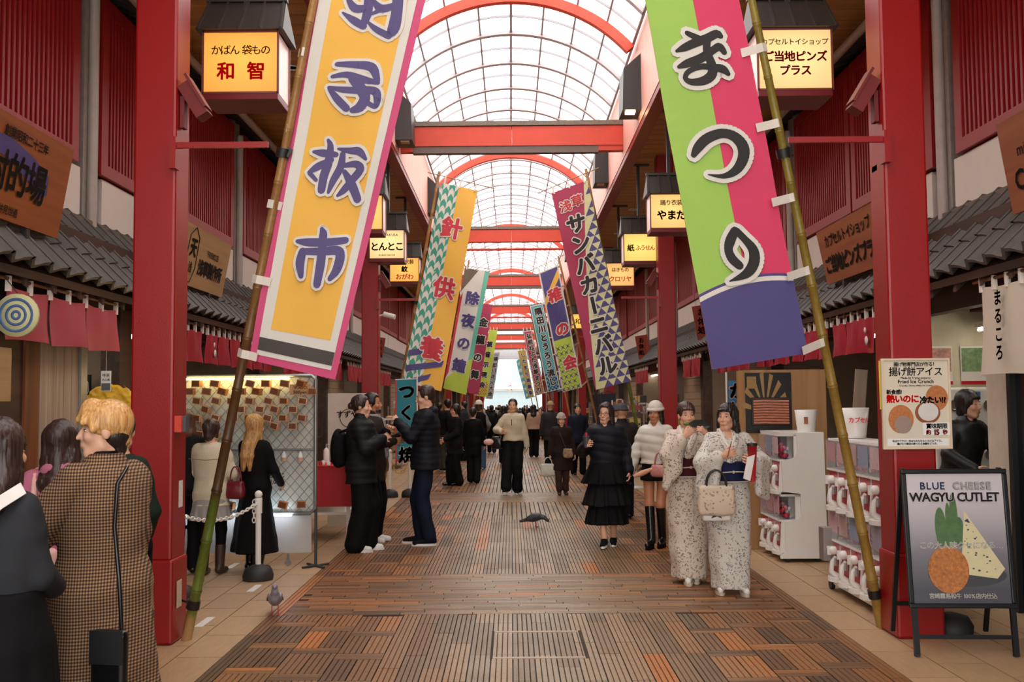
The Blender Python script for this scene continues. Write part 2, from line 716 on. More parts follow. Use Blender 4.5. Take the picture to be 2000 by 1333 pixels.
# access hatch in the planking
q = MB()
for y in (6.32, 7.02):
    q.bx(-0.13, 0.45, y - 0.018, y + 0.018, -0.01, 0.0015)
q.build('hatch_strip', mat('worn_strip', 'a38b72', 0.4), floor)
MB().bx(-0.147, -0.13, 6.3, 7.04, -0.01, 0.0012).bx(0.45, 0.467, 6.3, 7.04, -0.01, 0.0012).build('hatch_slot', GROUT, floor)
# side tiles
tm = MB().bx(-0.146, 0.146, -0.296, 0.296, -0.02, -0.001).mesh('tile', TILE)
cnt = 0
q = MB()
for s in (-1, 1):
    edge = FX0 if s < 0 else FX1
    for i in range(9):
        for j in range(0, 150):
            cx, cy = edge + s * (0.15 + 0.3 * i), 4.9 + 0.6 * (j + 0.5 * (i % 2))
            lim = 3.72 if s < 0 else 3.86
            if cy < 14.5 and abs(cx) < lim:
                ob('tile', tm, floor, (cx, cy, 0))
                cnt += 1
            elif cy < 50:
                q.bx(cx - .147, cx + .147, cy - .297, cy + .297, -.02, -.001)
q.build('tiling', TILE, floor, kind='stuff')
# paler strip markers on the left paving
q = MB()
for px, py in ((455, 1106), (400, 1216), (497, 1150)):
    g = G(px, py)
    q.bx(g.x - 0.03, g.x + 0.03, g.y - 0.16, g.y + 0.16, 0, 0.003)
q.build('paving_marker', WHITEM, floor)

# ---------------------------------------------------------------- pillars
def pillar(s, y, n):
    d = SD[s]
    o = thing('pillar', None, None, (s * (d['p0'] + d['p1']) / 2, y + 0.145, 0), kind='structure')
    w = 0.145
    q = MB().bevbox(-w, w, -w, w, 0.55, 5.9, 0.018)
    q.build('shaft', RED, o)
    MB().bevbox(-w - .014, w + .014, -w - .014, w + .014, 0, 0.56, 0.018).build('base_sleeve', RED, o)
    if n < 4:
        # arm that holds the festival pole
        q = MB().bx(-s * w, -s * (0.78 if s < 0 else 0.80), -0.17, -0.145, 3.345, 3.385)
        q.bx(-s * (w - .03), -s * (w + .015), -0.2, -0.11, 3.2, 3.42)
        q.build('bracket_arm', RED, o)
        q = MB().box((-s * (w + .02), -0.05, 3.62), (.03, .07, .22)).box((-s * (w + .1), -0.06, 3.70), (.09, .13, .26), Euler((0, -s * -0.55, 0)).to_matrix())
        q.box((-s * (w + .12), -0.06, 3.76), (.02, .15, .27), Euler((0, -s * -0.55, 0)).to_matrix())
        q.build('floodlight', mat('floodlight_red', '6e1614', .5), o)
    return o


PIL = {}
for s in (-1, 1):
    for n, y in enumerate(YP):
        if n >= 1:
            PIL[(s, n)] = pillar(s, y, n)

# ---------------------------------------------------------------- fascia, soffit, beams
for s in (-1, 1):
    d = SD[s]
    fx = s * d['fas']
    o = thing('wall_%s_fascia' % ('left' if s < 0 else 'right'), None, None, kind='structure')
    q = MB()
    y = -4.0
    while y < YEND:
        q.bx(fx, fx + s * 0.06, y + .004, y + .296, 5.79, 7.1)
        y += 0.3
    q.build('fascia_panels', PINK, o, kind='stuff')
    MB().bx(fx + s * .01, fx + s * .2, -4, YEND, 5.70, 5.79).build('bottom_rail', RED_D, o)
    MB().bx(fx + s * .01, fx + s * .1, -4, YEND, 7.1, 7.16).bx(fx + s * .07, fx + s * .2, -4, YEND, 5.79, 7.15).build('top_rail', GREY, o)
    c = thing('ceiling_%s' % ('left' if s < 0 else 'right'), None, None, kind='structure')
    pm = MB().bx(0, s * (d['wall'] + 0.1 - d['fas'] - .2), .010, .290, 0, .02).mesh('plank', SOFW)
    q = MB()
    for i in range(310):
        y = -4 + i * .3
        if 7 < y < 38:
            ob('plank', pm, c, (fx + s * .2, y, 5.86))
        else:
            q.bx(fx + s * .2, s * (d['wall'] + .1), y + .006, y + .294, 5.86, 5.88)
    q.build('soffit_boards', SOFW, c, kind='stuff')
    MB().bx(fx + s * .1, s * (d['wall'] + 1.0), -4, YEND, 5.89, 5.95).build('backing', DWOOD, c)
    for k, y in enumerate([9.2, 12.4, 15.6, 18.8, 22.0, 25.2, 31, 37]):
        dl = thing('downlight', None, 'light', (s * 2.75, y, 5.855))
        on = (s > 0 and k % 3 == 0)
        tag(dl, ('recessed downlight glowing warm in the %s soffit' if on else 'pale round recessed downlight, unlit, in the %s soffit') % ('left' if s < 0 else 'right'), group='downlights in the soffit')
        dl['label'] += ['', ' second along', ' third along', ' fourth along', ' fifth along', ' sixth along', ' seventh along', ' farthest away'][k] if k else ', nearest one'
        MB().lathe([(.1, 0), (.1, -.012), (.075, -.012), (.07, 0)], n=20).build('rim', WHITEM, dl)
        MB().lathe([(.07, .0), (.001, .0)], n=20).build('lens', glow('lamp_warm', 'ffd9a0', 14) if on else mat('lens_off', 'b89f86', 0.3), dl)

for n, y in enumerate(YP[2:]):
    b = thing('beam', None, None, (0.05, y, 0), kind='structure')
    z0 = 6.02
    MB().bx(-1.93, -0.004, -.1, .1, z0, z0 + .34).bx(.004, 1.93, -.1, .1, z0, z0 + .34).build('beam_panel', RED_B, b)
    MB().bx(-1.93, 1.93, -.13, .12, z0 + .35, z0 + .43).build('cap_flashing', mat('mossy_zinc', '75695c', 0.6, var=0.45, vs=30), b)
    if n % 2 == 0:
        MB().bx(-1.72, 1.5, -.08, .06, z0 - .12, z0 - .002).build('blind_box', mat('blind_box_grey', '6c5a52', 0.5), b)
        MB().bx(-1.93, -1.72, -.08, .08, z0 - .09, z0 - .002).bx(1.5, 1.93, -.08, .08, z0 - .09, z0 - .002).build('bracket', RED_B, b)
    else:
        MB().tube([(-1.93, 0, z0 - .2), (1.93, 0, z0 - .2)], .035).build('tie_rod', RED_B, b)

# ---------------------------------------------------------------- glazed arch roof
AR, AZ, AX = 2.56, 5.38, 0.05
A0 = math.asin(1.90 / AR)


def arc(a, r=AR):
    return (AX + r * math.sin(a), AZ + r * math.cos(a))


roof = thing('ceiling_glazing', None, None, kind='structure')
gm, nt, b_ = new_mat('frosted_glazing')
nt.nodes.remove(b_)
tr = nd(nt, 'BsdfTransparent')
tr.inputs[0].default_value = (1, 1, 1, 1)
tl = nd(nt, 'BsdfTranslucent')
tl.inputs[0].default_value = (0.95, 0.95, 0.95, 1)
mx = nd(nt, 'MixShader')
mx.inputs[0].default_value = 0.25
nt.links.new(tr.outputs[0], mx.inputs[1])
nt.links.new(tl.outputs[0], mx.inputs[2])
nt.links.new(mx.outputs[0], nt.nodes['Material Output'].inputs['Surface'])
BAR = mat('glazing_bar', '9a9498', 0.4, 0.2)
NS = 8
RP = 0.74
pmesh = {}
far = MB()
bars = MB()
ribs = MB()
y = -4.0
k = 0
ys = []
while y < 86:
    ys.append(y)
    y += RP
for j, y in enumerate(ys):
    for i in range(NS):
        a, b2 = -A0 + 2 * A0 * i / NS, -A0 + 2 * A0 * (i + 1) / NS
        (x0, z0), (x1, z1) = arc(a), arc(b2)
        vs = [(x0, 0.01, z0), (x1, 0.01, z1), (x1, RP - .01, z1), (x0, RP - .01, z0)]
        if 13 < y < 31.5:
            if i not in pmesh:
                pmesh[i] = MB().add(vs, [(0, 1, 2, 3)]).mesh('pane', gm)
            ob('pane', pmesh[i], roof, (0, y, 0))
        else:
            far.add([(v[0], v[1] + y, v[2]) for v in vs], [(0, 1, 2, 3)])
    # transverse members
    w, t = (0.11, 0.06) if j % 2 == 0 else (0.02, 0.035)
    pr = []
    M_ = 24
    for i in range(M_ + 1):
        a = -A0 + 2 * A0 * i / M_
        x0, z0 = arc(a, AR - .01)
        x1, z1 = arc(a, AR - .01 - t)
        pr.append([(x0, y - w / 2, z0), (x0, y + w / 2, z0), (x1, y + w / 2, z1), (x1, y - w / 2, z1)])
    vs = [v for p in pr for v in p]
    fs = [(4 * i + e, 4 * i + (e + 1) % 4, 4 * i + 4 + (e + 1) % 4, 4 * i + 4 + e) for i in range(M_) for e in range(4)]
    (ribs if j % 2 == 0 else bars).add(vs, fs)
far.build('glazing', gm, roof, kind='stuff')
bars.build('muntins', BAR, roof, kind='stuff')
ribs.build('white_ribs', mat('white_rib', 'b5adb0', 0.4), roof, kind='stuff')
for i in range(NS + 1):
    a = -A0 + 2 * A0 * i / NS
    x0, z0 = arc(a, AR - .03)
    MB().tube([(x0, -4, z0), (x0, 86, z0)], 0.019 if i % 4 else 0.026, 6).build('purlin', BAR, roof)
for n, y in enumerate(YP[1:]):
    ya = y - (1.72, 2.1, 2.7, 3.0, 3, 3, 3, 3)[n]
    M_ = 32
    vs = []
    for i in range(M_ + 1):
        a = -A0 * 1.02 + 2.04 * A0 * i / M_
        for (r, e) in ((AR - .06, -.06), (AR - .06, .06), (AR - .21, .06), (AR - .21, -.06)):
            x0, z0 = arc(a, r)
            vs.append((x0, ya + e, z0))
    fs = [(4 * i + e, 4 * i + (e + 1) % 4, 4 * i + 4 + (e + 1) % 4, 4 * i + 4 + e) for i in range(M_) for e in range(4)]
    MB().add(vs, fs).build('red_arch', RED_B, roof)

# ---------------------------------------------------------------- side buildings
def s_tile(w=0.285, l=0.36, t=0.016, n=8):
    """one S-profile roof tile: width along +Y, slope along +X (up), lying flat"""
    mb = MB()
    prof = []
    for i in range(n + 1):
        u = i / n
        prof.append((u * (w + .03), 0.034 * math.cos(2 * PI * (u * 0.93 + 0.10)) + 0.012 * math.sin(4 * PI * u)))
    vs = []
    for x, lift in ((0, .024), (l, 0)):
        for (a, h) in prof:
            vs.append((x, a, h + lift))
    for x, lift in ((0, .024), (l, 0)):
        for (a, h) in prof:
            vs.append((x, a, h + lift - t - (0.018 if x == 0 else 0)))
    m = n + 1
    fs = [(i, i + m, i + 1 + m, i + 1) for i in range(n)]
    fs += [(2 * m + i, 2 * m + i + 1, 3 * m + i + 1, 3 * m + i) for i in range(n)]
    fs += [(i, i + 1, 2 * m + i + 1, 2 * m + i) for i in range(n)]
    mb.add(vs, fs, 0, False)
    return mb


for s in (-1, 1):
    d = SD[s]
    nm = 'left' if s < 0 else 'right'
    W = d['wall']
    wall = thing('wall_' + nm, None, None, kind='structure')
    # upper wall behind the lattice, white band, trims
    MB().bx(s * (W + .12), s * (W + .3), -4, YEND, 2.4, 5.9).build('upper_wall', mat('maroon_wall', '5a1614', 0.5), wall)
    q = MB()
    for y in PIPES[:-1]:
        q.bx(s * W, s * (W + .12), y + .28, y + 2.55, 3.30, 3.84).bx(s * W, s * (W + .12), y + 2.62, y + 4.95, 3.30, 3.84)
    q.bx(s * (W + .03), s * (W + .13), 35, YEND, 3.3, 3.84)
    q.build('plaster_band', WHITE, wall)
    MB().bx(s * (W - .05), s * (W + .12), -4, YEND, 3.30, 3.36).bx(s * (W - .09), s * (W + .1), -4, YEND, 3.22, 3.28).build('ridge_trim', mat('brown_trim', '6f6156', 0.6), wall)
    for y in PIPES[:-1]:
        MB().tube([(s * (W - .02), y, 3.3), (s * (W - .02), y, 5.6)], .05, 10).build('downpipe', mat('grey_pipe', 'b4aaa2', 0.4), wall)
        MB().bx(s * (W + .02), s * (W + .13), y - .12, y + .12, 3.3, 5.9).build('concrete_pier', mat('rough_concrete', '9b948c', 0.8, var=0.2, vs=14, bump=0.4, bs=20), wall)
    # lattice panels
    LRED = mat('lattice_red', '98161a', 0.4, var=0.1, vs=6)
    slat = MB().bx(-.02, .02, -.018, .018, 3.98, 5.52).mesh('slat', LRED)
    for i, y0 in enumerate(PIPES):
        for h in (0, 1):
            a = y0 + .15 + h * 2.36
            if a < -2 or a > 37:
                continue
            L_ = 2.3
            if h == 1:
                L_ = 2.3
            q = MB()
            X0, X1 = s * (W - .045), s * (W + .03)
            q.bx(X0, X1, a, a + L_, 3.86, 3.98).bx(X0, X1, a, a + L_, 5.52, 5.66)
            q.bx(X0, X1, a, a + .14, 3.98, 5.52).bx(X0, X1, a + L_ - .14, a + L_, 3.98, 5.52)
            pn = q.build('lattice_panel', LRED, wall)
            MB().bx(s * (W + .06), s * (W + .08), a, a + L_, 3.95, 5.55).build('lattice_backing', mat('lattice_backing', '3a0d0e', 0.25), pn)
            nsl = 24
            q = MB()
            for k in range(nsl):
                yy = a + .14 + (L_ - .28) * (k + .5) / nsl
                if 4.4 < a < 12.5:
                    ob('slat', slat, pn, (s * (W - .01), yy, 0))
                else:
                    q.bx(s * (W - .03), s * (W + .01), yy - .018, yy + .018, 3.98, 5.52)
            if q.v:
                q.build('slats', LRED, pn, kind='stuff')
    # far lattice beyond the individually built bays
    q = MB()
    y = 38.0
    while y < YEND:
        q.bx(s * (W - .04), s * (W + .03), y, y + 2.2, 3.86, 5.66)
        y += 2.4
    q.build('far_lattice', RED_D, wall, kind='stuff')
    # upper eave with gutter
    MB().tube([(s * (W - .36), -4, 5.60), (s * (W - .36), YEND, 5.60)], .05, 8).build('gutter', mat('pale_gutter', 'a89888', 0.5), wall)
    q = MB()
    y = -1.0
    while y < 40:
        q.tube([(s * (W - .32), y, 5.66), (s * (W + .1), y, 5.86)], .05, 6)
        y += .22
    q.build('upper_tiles', KAWARA_D, wall, kind='stuff')
    # kawara eave roof
    rf = thing('roof_' + nm, None, None, kind='structure')
    E_, Z0_ = d['eave'], 2.60
    dx, dz = W - .02 - E_, 3.30 - Z0_ + .02
    sl = math.hypot(dx, dz)
    th = math.atan2(dz, dx)
    nc = 3
    ex = sl / nc
    tmesh = s_tile(l=ex + .05).mesh('tile', KAWARA)
    if s > 0:
        pass
    q = MB()
    tv = [v.co.copy() for v in tmesh.vertices]
    tf = [tuple(p.vertices) for p in tmesh.polygons]
    cnt = 0
    M0 = Matrix.Rotation(-th, 4, 'Y')
    for c in range(nc):
        for j in range(300):
            y = 1.0 + j * .285
            if y > YEND - 1:
                break
            Mx = Matrix.Translation((E_ + math.cos(th) * ex * c, y, Z0_ + math.sin(th) * ex * c + .02)) @ M0
            if s < 0:
                Mx = Matrix.Scale(-1, 4, (1, 0, 0)) @ Mx
            if 4.3 < y < 30 and cnt < 298:
                o = ob('tile', tmesh, rf)
                o.matrix_basis = Mx
                cnt += 1
            else:
                q.add([Mx @ v for v in tv], tf)
    q.build('far_tiles', KAWARA, rf, kind='stuff')
    MB().prism([(s * (E_ + .05), -4, Z0_ - .03), (s * (W + .1), -4, 3.2), (s * (W + .1), -4, 3.12), (s * (E_ + .06), -4, Z0_ - .09)], (0, -4, 0), (0, YEND, 0)).build('eave_boarding', DWOOD, rf)
    q = MB()
    y = -1
    while y < 40:
        q.prism([(s * (E_ + .08), y, Z0_ - .08), (s * (W), y, 3.1), (s * (W), y, 3.0), (s * (E_ + .08), y, Z0_ - .15)], (0, 0, 0), (0, .05, 0))
        y += .45
    q.build('rafters', DWOOD, rf, kind='stuff')

    # shop shells
    S_ = d['shop']
    sh = thing('wall_%s_shops' % nm, None, None, kind='structure')
    MB().bx(s * S_, s * (S_ + .12), -4, YEND, 2.36, 3.1).build('lintel', DWOOD, sh)
    MB().bx(s * 6.6, s * 6.7, -4, YEND, 0, 3).build('back_wall', mat('shop_back_wall', 'b3a693', 0.7), sh)
    MB().bx(s * S_, s * 6.7, -4, YEND, 2.62, 2.7).build('shop_ceiling', mat('shop_ceiling', 'c9c0b2', 0.7), sh)
    for y in PIPES + [40.7, 46, 51, 56.5, 61.5, 67, 72, 77.5, 83]:
        MB().bx(s * S_, s * 6.6, y - .06, y + .06, 0, 2.62).build('party_wall', mat('party_wall', '8d8072', 0.7), sh)
        MB().bx(s * (S_ - .04), s * (S_ + .14), y - .14, y + .14, 0, 2.5).build('post', DWOOD, sh)

# ---------------------------------------------------------------- beyond the far end of the arcade
fb = thing('office_building', 'white office building in daylight beyond the arcade end', 'building', (0, 108, 0))
MB().bx(-14, 16, 0, 8, 0, 16).build('facade', mat('white_facade', 'e4e8ee', 0.6, var=0.03), fb)
q = MB()
wm = MB().bx(-.55, .55, -.05, .05, 0, 1.9).mesh('window', mat('far_window', '9fb0c0', 0.2))
for i in range(-5, 6):
    for z in (3.6, 6.6, 9.6):
        ob('window', wm, fb, (i * 2.3 + .6, 0, z))
MB().bx(-14, 16, -.5, 0, 2.9, 3.2).bx(-14, 16, -.6, 0, 12.8, 13.1).build('ledge', WHITE, fb)
MB().bx(-3, 3, -.04, 0, 0, 2.7).build('shop_window', mat('shop_glass', 'a8b8bc', 0.15), fb)
sg = MB()
c0 = P(996, 758, 107.92)
sg.lathe([(.001, 0), (.42, 0), (.42, .08), (.001, .08)], (0, 0, 0), 20, axis=1)
o = sg.build('round_sign', WHITEM, None, label='round white sign with a red swirl on the far building', cat='sign')
o.location = c0
q = MB()
q.tube([(-.26, -.03, -.1), (-.2, -.03, .18), (.1, -.03, .26), (.28, -.03, .05), (.1, -.03, -.05), (.2, -.03, -.25)], .06, 6)
q.build('swirl', glow('sign_red', 'd0202a', 0.4), o)
# end portal
pt = thing('wall_end_portal', None, None, kind='structure')
MB().bx(-7, -2.6, 88, 88.4, 0, 8).bx(2.9, 7, 88, 88.4, 0, 8).build('portal_wall', mat('portal_grey', '8a7a74', 0.7), pt)
MB().bx(-2.6, 2.9, 88, 88.4, 5.3, 9).build('portal_header', mat('portal_light', 'c8ccd2', 0.6), pt)

# ================================================================ PEOPLE: smooth-union field meshing
def rotm(yaw=0, pitch=0, roll=0):
    return np.array((Matrix.Rotation(yaw, 3, 'Z') @ Matrix.Rotation(pitch, 3, 'X') @ Matrix.Rotation(roll, 3, 'Y')))


class Field:
    """collects rounded primitives, blends them smoothly and meshes the surface"""

    def __init__(s, res=0.012):
        s.p, s.res, s.fine, s.disp = [], res, [], None

    def _add(s, lo, hi, fn, k, sub):
        m = k + s.res * 3 + 0.006
        s.p.append((np.array(lo) - m, np.array(hi) + m, fn, k, sub))
        return s

    def seg(s, a, b, ra, rb=None, k=0.012, flat=None, sub=False):
        a, b = np.array(a, float), np.array(b, float)
        rb = ra if rb is None else rb
        d = b - a
        l2 = max(float(d @ d), 1e-9)
        mr = max(ra, rb)

        def fn(x, y, z):
            t = np.clip(((x - a[0]) * d[0] + (y - a[1]) * d[1] + (z - a[2]) * d[2]) / l2, 0, 1)
            return np.sqrt((x - a[0] - t * d[0]) ** 2 + (y - a[1] - t * d[1]) ** 2 + (z - a[2] - t * d[2]) ** 2) - (ra + (rb - ra) * t)
        return s._add(np.minimum(a, b) - mr, np.maximum(a, b) + mr, fn, k, sub)

    def chain(s, pts, rs, k=0.012):
        for i in range(len(pts) - 1):
            s.seg(pts[i], pts[i + 1], rs[i], rs[i + 1], k)
        return s

    def ell(s, c, r, M=None, k=0.012, sub=False):
        c, r = np.array(c, float), np.array(r, float)
        mr = max(r)

        def fn(x, y, z):
            x, y, z = x - c[0], y - c[1], z - c[2]
            if M is not None:
                x, y, z = M[0][0] * x + M[1][0] * y + M[2][0] * z, M[0][1] * x + M[1][1] * y + M[2][1] * z, M[0][2] * x + M[1][2] * y + M[2][2] * z
            q = np.sqrt((x / r[0]) ** 2 + (y / r[1]) ** 2 + (z / r[2]) ** 2) + 1e-9
            g = np.sqrt((x / r[0] ** 2) ** 2 + (y / r[1] ** 2) ** 2 + (z / r[2] ** 2) ** 2) + 1e-9
            return q * (q - 1) / g
        return s._add(c - mr, c + mr, fn, k, sub)

    def box(s, c, h, M=None, rd=0.01, k=0.01, sub=False):
        c, h = np.array(c, float), np.array(h, float)
        mr = float(np.linalg.norm(h))

        def fn(x, y, z):
            x, y, z = x - c[0], y - c[1], z - c[2]
            if M is not None:
                x, y, z = M[0][0] * x + M[1][0] * y + M[2][0] * z, M[0][1] * x + M[1][1] * y + M[2][1] * z, M[0][2] * x + M[1][2] * y + M[2][2] * z
            qx, qy, qz = np.abs(x) - h[0] + rd, np.abs(y) - h[1] + rd, np.abs(z) - h[2] + rd
            return np.sqrt(np.maximum(qx, 0) ** 2 + np.maximum(qy, 0) ** 2 + np.maximum(qz, 0) ** 2) + np.minimum(np.maximum(qx, np.maximum(qy, qz)), 0) - rd
        return s._add(c - mr, c + mr, fn, k, sub)

    def loft(s, keys, k=0.015, folds=None, sub=False):
        """keys: (z, cx, cy, rx, ry) bottom to top; folds: (n, amp, phase, zfull, znone)"""
        K = np.array(sorted(keys), float)
        z0, z1 = K[0, 0], K[-1, 0]

        def fn(x, y, z):
            zz = np.clip(z, z0, z1)
            cx, cy, rx, ry = [np.interp(zz, K[:, 0], K[:, i]) for i in (1, 2, 3, 4)]
            dx, dy = x - cx, y - cy
            q = np.sqrt((dx / rx) ** 2 + (dy / ry) ** 2) + 1e-6
            g = np.sqrt((dx / rx ** 2) ** 2 + (dy / ry ** 2) ** 2) + 1e-6
            d = q * (q - 1) / np.maximum(g, 1e-4)
            d = np.where(q < 0.4, -np.minimum(rx, ry) * 0.6, d)
            if folds:
                n, amp, ph, zf, zn = folds
                w = np.clip((zn - z) / (zn - zf + 1e-6), 0, 1)
                th = np.arctan2(dy / ry, dx / rx)
                d = d + amp * w * (np.cos(n * th + ph) + 0.5 * np.cos((n * 1.7 // 1) * th + 1.3 + 3 * z))
            return np.maximum(d, np.maximum(z0 - z, z - z1))
        lo = [min(K[:, 1] - K[:, 3]), min(K[:, 2] - K[:, 4]), z0]
        hi = [max(K[:, 1] + K[:, 3]), max(K[:, 2] + K[:, 4]), z1]
        e = (folds[1] * 1.5 if folds else 0)
        return s._add(np.array(lo) - e, np.array(hi) + e, fn, k, sub)

    def axes(s):
        lo = np.min([p[0] for p in s.p if not p[4]], axis=0)
        hi = np.max([p[1] for p in s.p if not p[4]], axis=0)
        out = []
        for a in range(3):
            v, x = [], lo[a]
            iv = [(f[0][a] - f[1], f[0][a] + f[1], f[2]) for f in s.fine]
            while x < hi[a] + s.res:
                v.append(x)
                st = s.res
                for (p, q, r) in iv:
                    if p <= x <= q:
                        st = min(st, r)
                    elif x < p < x + st:
                        st = max(p - x + 1e-4, r)
                x += st
            out.append(np.array(v))
        return out

    def mesh(s, name, mats):
        ax = s.axes()
        D = np.full([len(a) for a in ax], 0.5, np.float32)
        for (lo, hi, fn, k, sub) in s.p:
            i = [(max(int(np.searchsorted(ax[a], lo[a])) - 1, 0), min(int(np.searchsorted(ax[a], hi[a])) + 1, len(ax[a]))) for a in range(3)]
            if any(b - a < 1 for a, b in i):
                continue
            sl = tuple(slice(a, b) for a, b in i)
            x, y, z = ax[0][sl[0]][:, None, None], ax[1][sl[1]][None, :, None], ax[2][sl[2]][None, None, :]
            d = fn(x, y, z)
            c = D[sl]
            if sub:
                d = -d
                h = np.clip(0.5 - 0.5 * (d - c) / max(k, 1e-5) * -1, 0, 1)
                # smooth max of c and d
                h = np.clip(0.5 + 0.5 * (d - c) / max(k, 1e-5), 0, 1)
                D[sl] = c * (1 - h) + d * h + k * h * (1 - h)
            else:
                h = np.clip(0.5 + 0.5 * (c - d) / max(k, 1e-5), 0, 1)
                D[sl] = c * (1 - h) + d * h - k * h * (1 - h)
        if s.disp:
            D = D + s.disp(ax[0][:, None, None], ax[1][None, :, None], ax[2][None, None, :])
        D[0], D[-1], D[:, 0], D[:, -1], D[:, :, 0], D[:, :, -1] = .5, .5, .5, .5, .5, .5
        v, f = surface_nets(D, ax)
        me = bpy.data.meshes.new(name)
        me.vertices.add(len(v))
        me.vertices.foreach_set('co', v.ravel())
        n = len(f)
        me.loops.add(n * 4)
        me.loops.foreach_set('vertex_index', f.ravel())
        me.polygons.add(n)
        me.polygons.foreach_set('loop_start', np.arange(n) * 4)
        me.polygons.foreach_set('use_smooth', np.ones(n, bool))
        for m in (mats if isinstance(mats, (list, tuple)) else [mats]):
            me.materials.append(m)
        me.update(calc_edges=True)
        return me

    def build(s, name, mats, parent=None, **kw):
        return ob(name, s.mesh(name, mats), parent, **kw)


def surface_nets(D, ax):
    I = D < 0
    n = np.array(D.shape)
    c = [slice(0, -1), slice(1, None)]
    acc = np.zeros(tuple(n - 1) + (3,))
    cnt = np.zeros(tuple(n - 1))
    A = [a.astype(float) for a in ax]
    for axis in range(3):
        o1, o2 = [a for a in range(3) if a != axis]
        s0, s1 = [slice(None)] * 3, [slice(None)] * 3
        s0[axis], s1[axis] = c[0], c[1]
        d0, d1 = D[tuple(s0)], D[tuple(s1)]
        ch = (d0 < 0) != (d1 < 0)
        ii = np.nonzero(ch)
        t = d0[ii] / (d0[ii] - d1[ii])
        pos = np.empty((len(t), 3))
        for a in range(3):
            pos[:, a] = A[a][ii[a]]
        pos[:, axis] += t * (A[axis][ii[axis] + 1] - A[axis][ii[axis]])
        for e1 in (0, -1):
            for e2 in (0, -1):
                j = [ii[0], ii[1], ii[2]]
                j[o1] = ii[o1] + e1
                j[o2] = ii[o2] + e2
                ok = (j[o1] >= 0) & (j[o2] >= 0) & (j[o1] < n[o1] - 1) & (j[o2] < n[o2] - 1)
                jj = tuple(q[ok] for q in j)
                np.add.at(cnt, jj, 1)
                np.add.at(acc, jj, pos[ok])
    has = cnt > 0
    idx = np.full(cnt.shape, -1, np.int64)
    idx[has] = np.arange(has.sum())
    verts = acc[has] / cnt[has][:, None]
    faces = []
    for axis in range(3):
        o1, o2 = [(1, 2), (2, 0), (0, 1)][axis]
        s0, s1 = [slice(None)] * 3, [slice(None)] * 3
        s0[axis], s1[axis] = c[0], c[1]
        a, b = I[tuple(s0)], I[tuple(s1)]
        for flip in (0, 1):
            ii = np.nonzero((a & ~b) if not flip else (~a & b))
            q = []
            for (e1, e2) in ((-1, -1), (0, -1), (0, 0), (-1, 0)):
                j = [ii[0], ii[1], ii[2]]
                j[o1] = ii[o1] + e1
                j[o2] = ii[o2] + e2
                q.append(idx[j[0], j[1], j[2]])
            q = np.stack(q, 1)
            if flip:
                q = q[:, ::-1]
            faces.append(q)
    return verts.astype(np.float32), np.concatenate(faces).astype(np.int32)


SKIN = {
    'fair': mat('skin_fair', 'd9a78c', 0.45, var=0.05, vs=20, spec=0.35),
    'light': mat('skin_light', 'd8a688', 0.45, var=0.05, vs=20, spec=0.35),
    'tan': mat('skin_tan', 'b57a58', 0.42, var=0.06, vs=20, spec=0.4),
}
HAIRM = {}


def hairm(name, c1, c2, top=None):
    if name in HAIRM:
        return HAIRM[name]
    m, nt, b = new_mat('hair_' + name)
    L = nt.links
    tcn = nd(nt, 'TexCoord')
    mp = nd(nt, 'Mapping')
    mp.inputs['Scale'].default_value = (110, 110, 6)
    L.new(tcn.outputs['Object'], mp.inputs[0])
    n1 = nd(nt, 'TexNoise', Scale=1.0, Detail=4.0, Distortion=0.4)
    L.new(mp.outputs[0], n1.inputs['Vector'])
    cr = nd(nt, 'ValToRGB')
    cr.color_ramp.elements[0].position, cr.color_ramp.elements[1].position = 0.3, 0.7
    cr.color_ramp.elements[0].color, cr.color_ramp.elements[1].color = lin(c1), lin(c2)
    L.new(n1.outputs['Fac'], cr.inputs[0])
    out = cr.outputs[0]
    if top:
        sp = nd(nt, 'SeparateXYZ')
        L.new(tcn.outputs['Object'], sp.inputs[0])
        mr = nd(nt, 'MapRange')
        mr.inputs['From Min'].default_value, mr.inputs['From Max'].default_value = top[1], top[1] + 0.03
        L.new(sp.outputs['Z'], mr.inputs[0])
        mx = nd(nt, 'MixRGB')
        mx.inputs[2].default_value = lin(top[0])
        L.new(mr.outputs[0], mx.inputs[0])
        L.new(out, mx.inputs[1])
        out = mx.outputs[0]
    L.new(out, b.inputs['Base Color'])
    b.inputs['Roughness'].default_value = 0.42
    bp = nd(nt, 'Bump', Strength=0.5, Distance=0.004)
    L.new(n1.outputs['Fac'], bp.inputs['Height'])
    L.new(bp.outputs[0], b.inputs['Normal'])
    HAIRM[name] = m
    return m


BLK = hairm('black', '0c0909', '2a211e')
DBR = hairm('dark_brown', '1c100c', '46302a')
BRN = hairm('brown', '2e1a12', '6b4730')
EYEW = mat('eye_white', 'e8e0da', 0.25, var=0.02)
EYEI = mat('eye_iris', '140d0a', 0.15, var=0.02)
LIP = mat('lips', 'a8504c', 0.4, var=0.05)
BROW = mat('eyebrow', '2a1a14', 0.8)


def norm(v):
    v = np.array(v, float)
    return v / (np.linalg.norm(v) + 1e-9)


def ik(a, b, l1, l2, hint):
    a, b = np.array(a, float), np.array(b, float)
    d = np.linalg.norm(b - a)
    u = (b - a) / (d + 1e-9)
    if d > (l1 + l2) * .999:
        b = a + u * (l1 + l2) * .999
        d = (l1 + l2) * .999
    x = (l1 * l1 - l2 * l2 + d * d) / (2 * d)
    h = math.sqrt(max(l1 * l1 - x * x, 0))
    hv = np.array(hint, float)
    hv = hv - u * (hv @ u)
    return a + u * x + norm(hv) * h, b


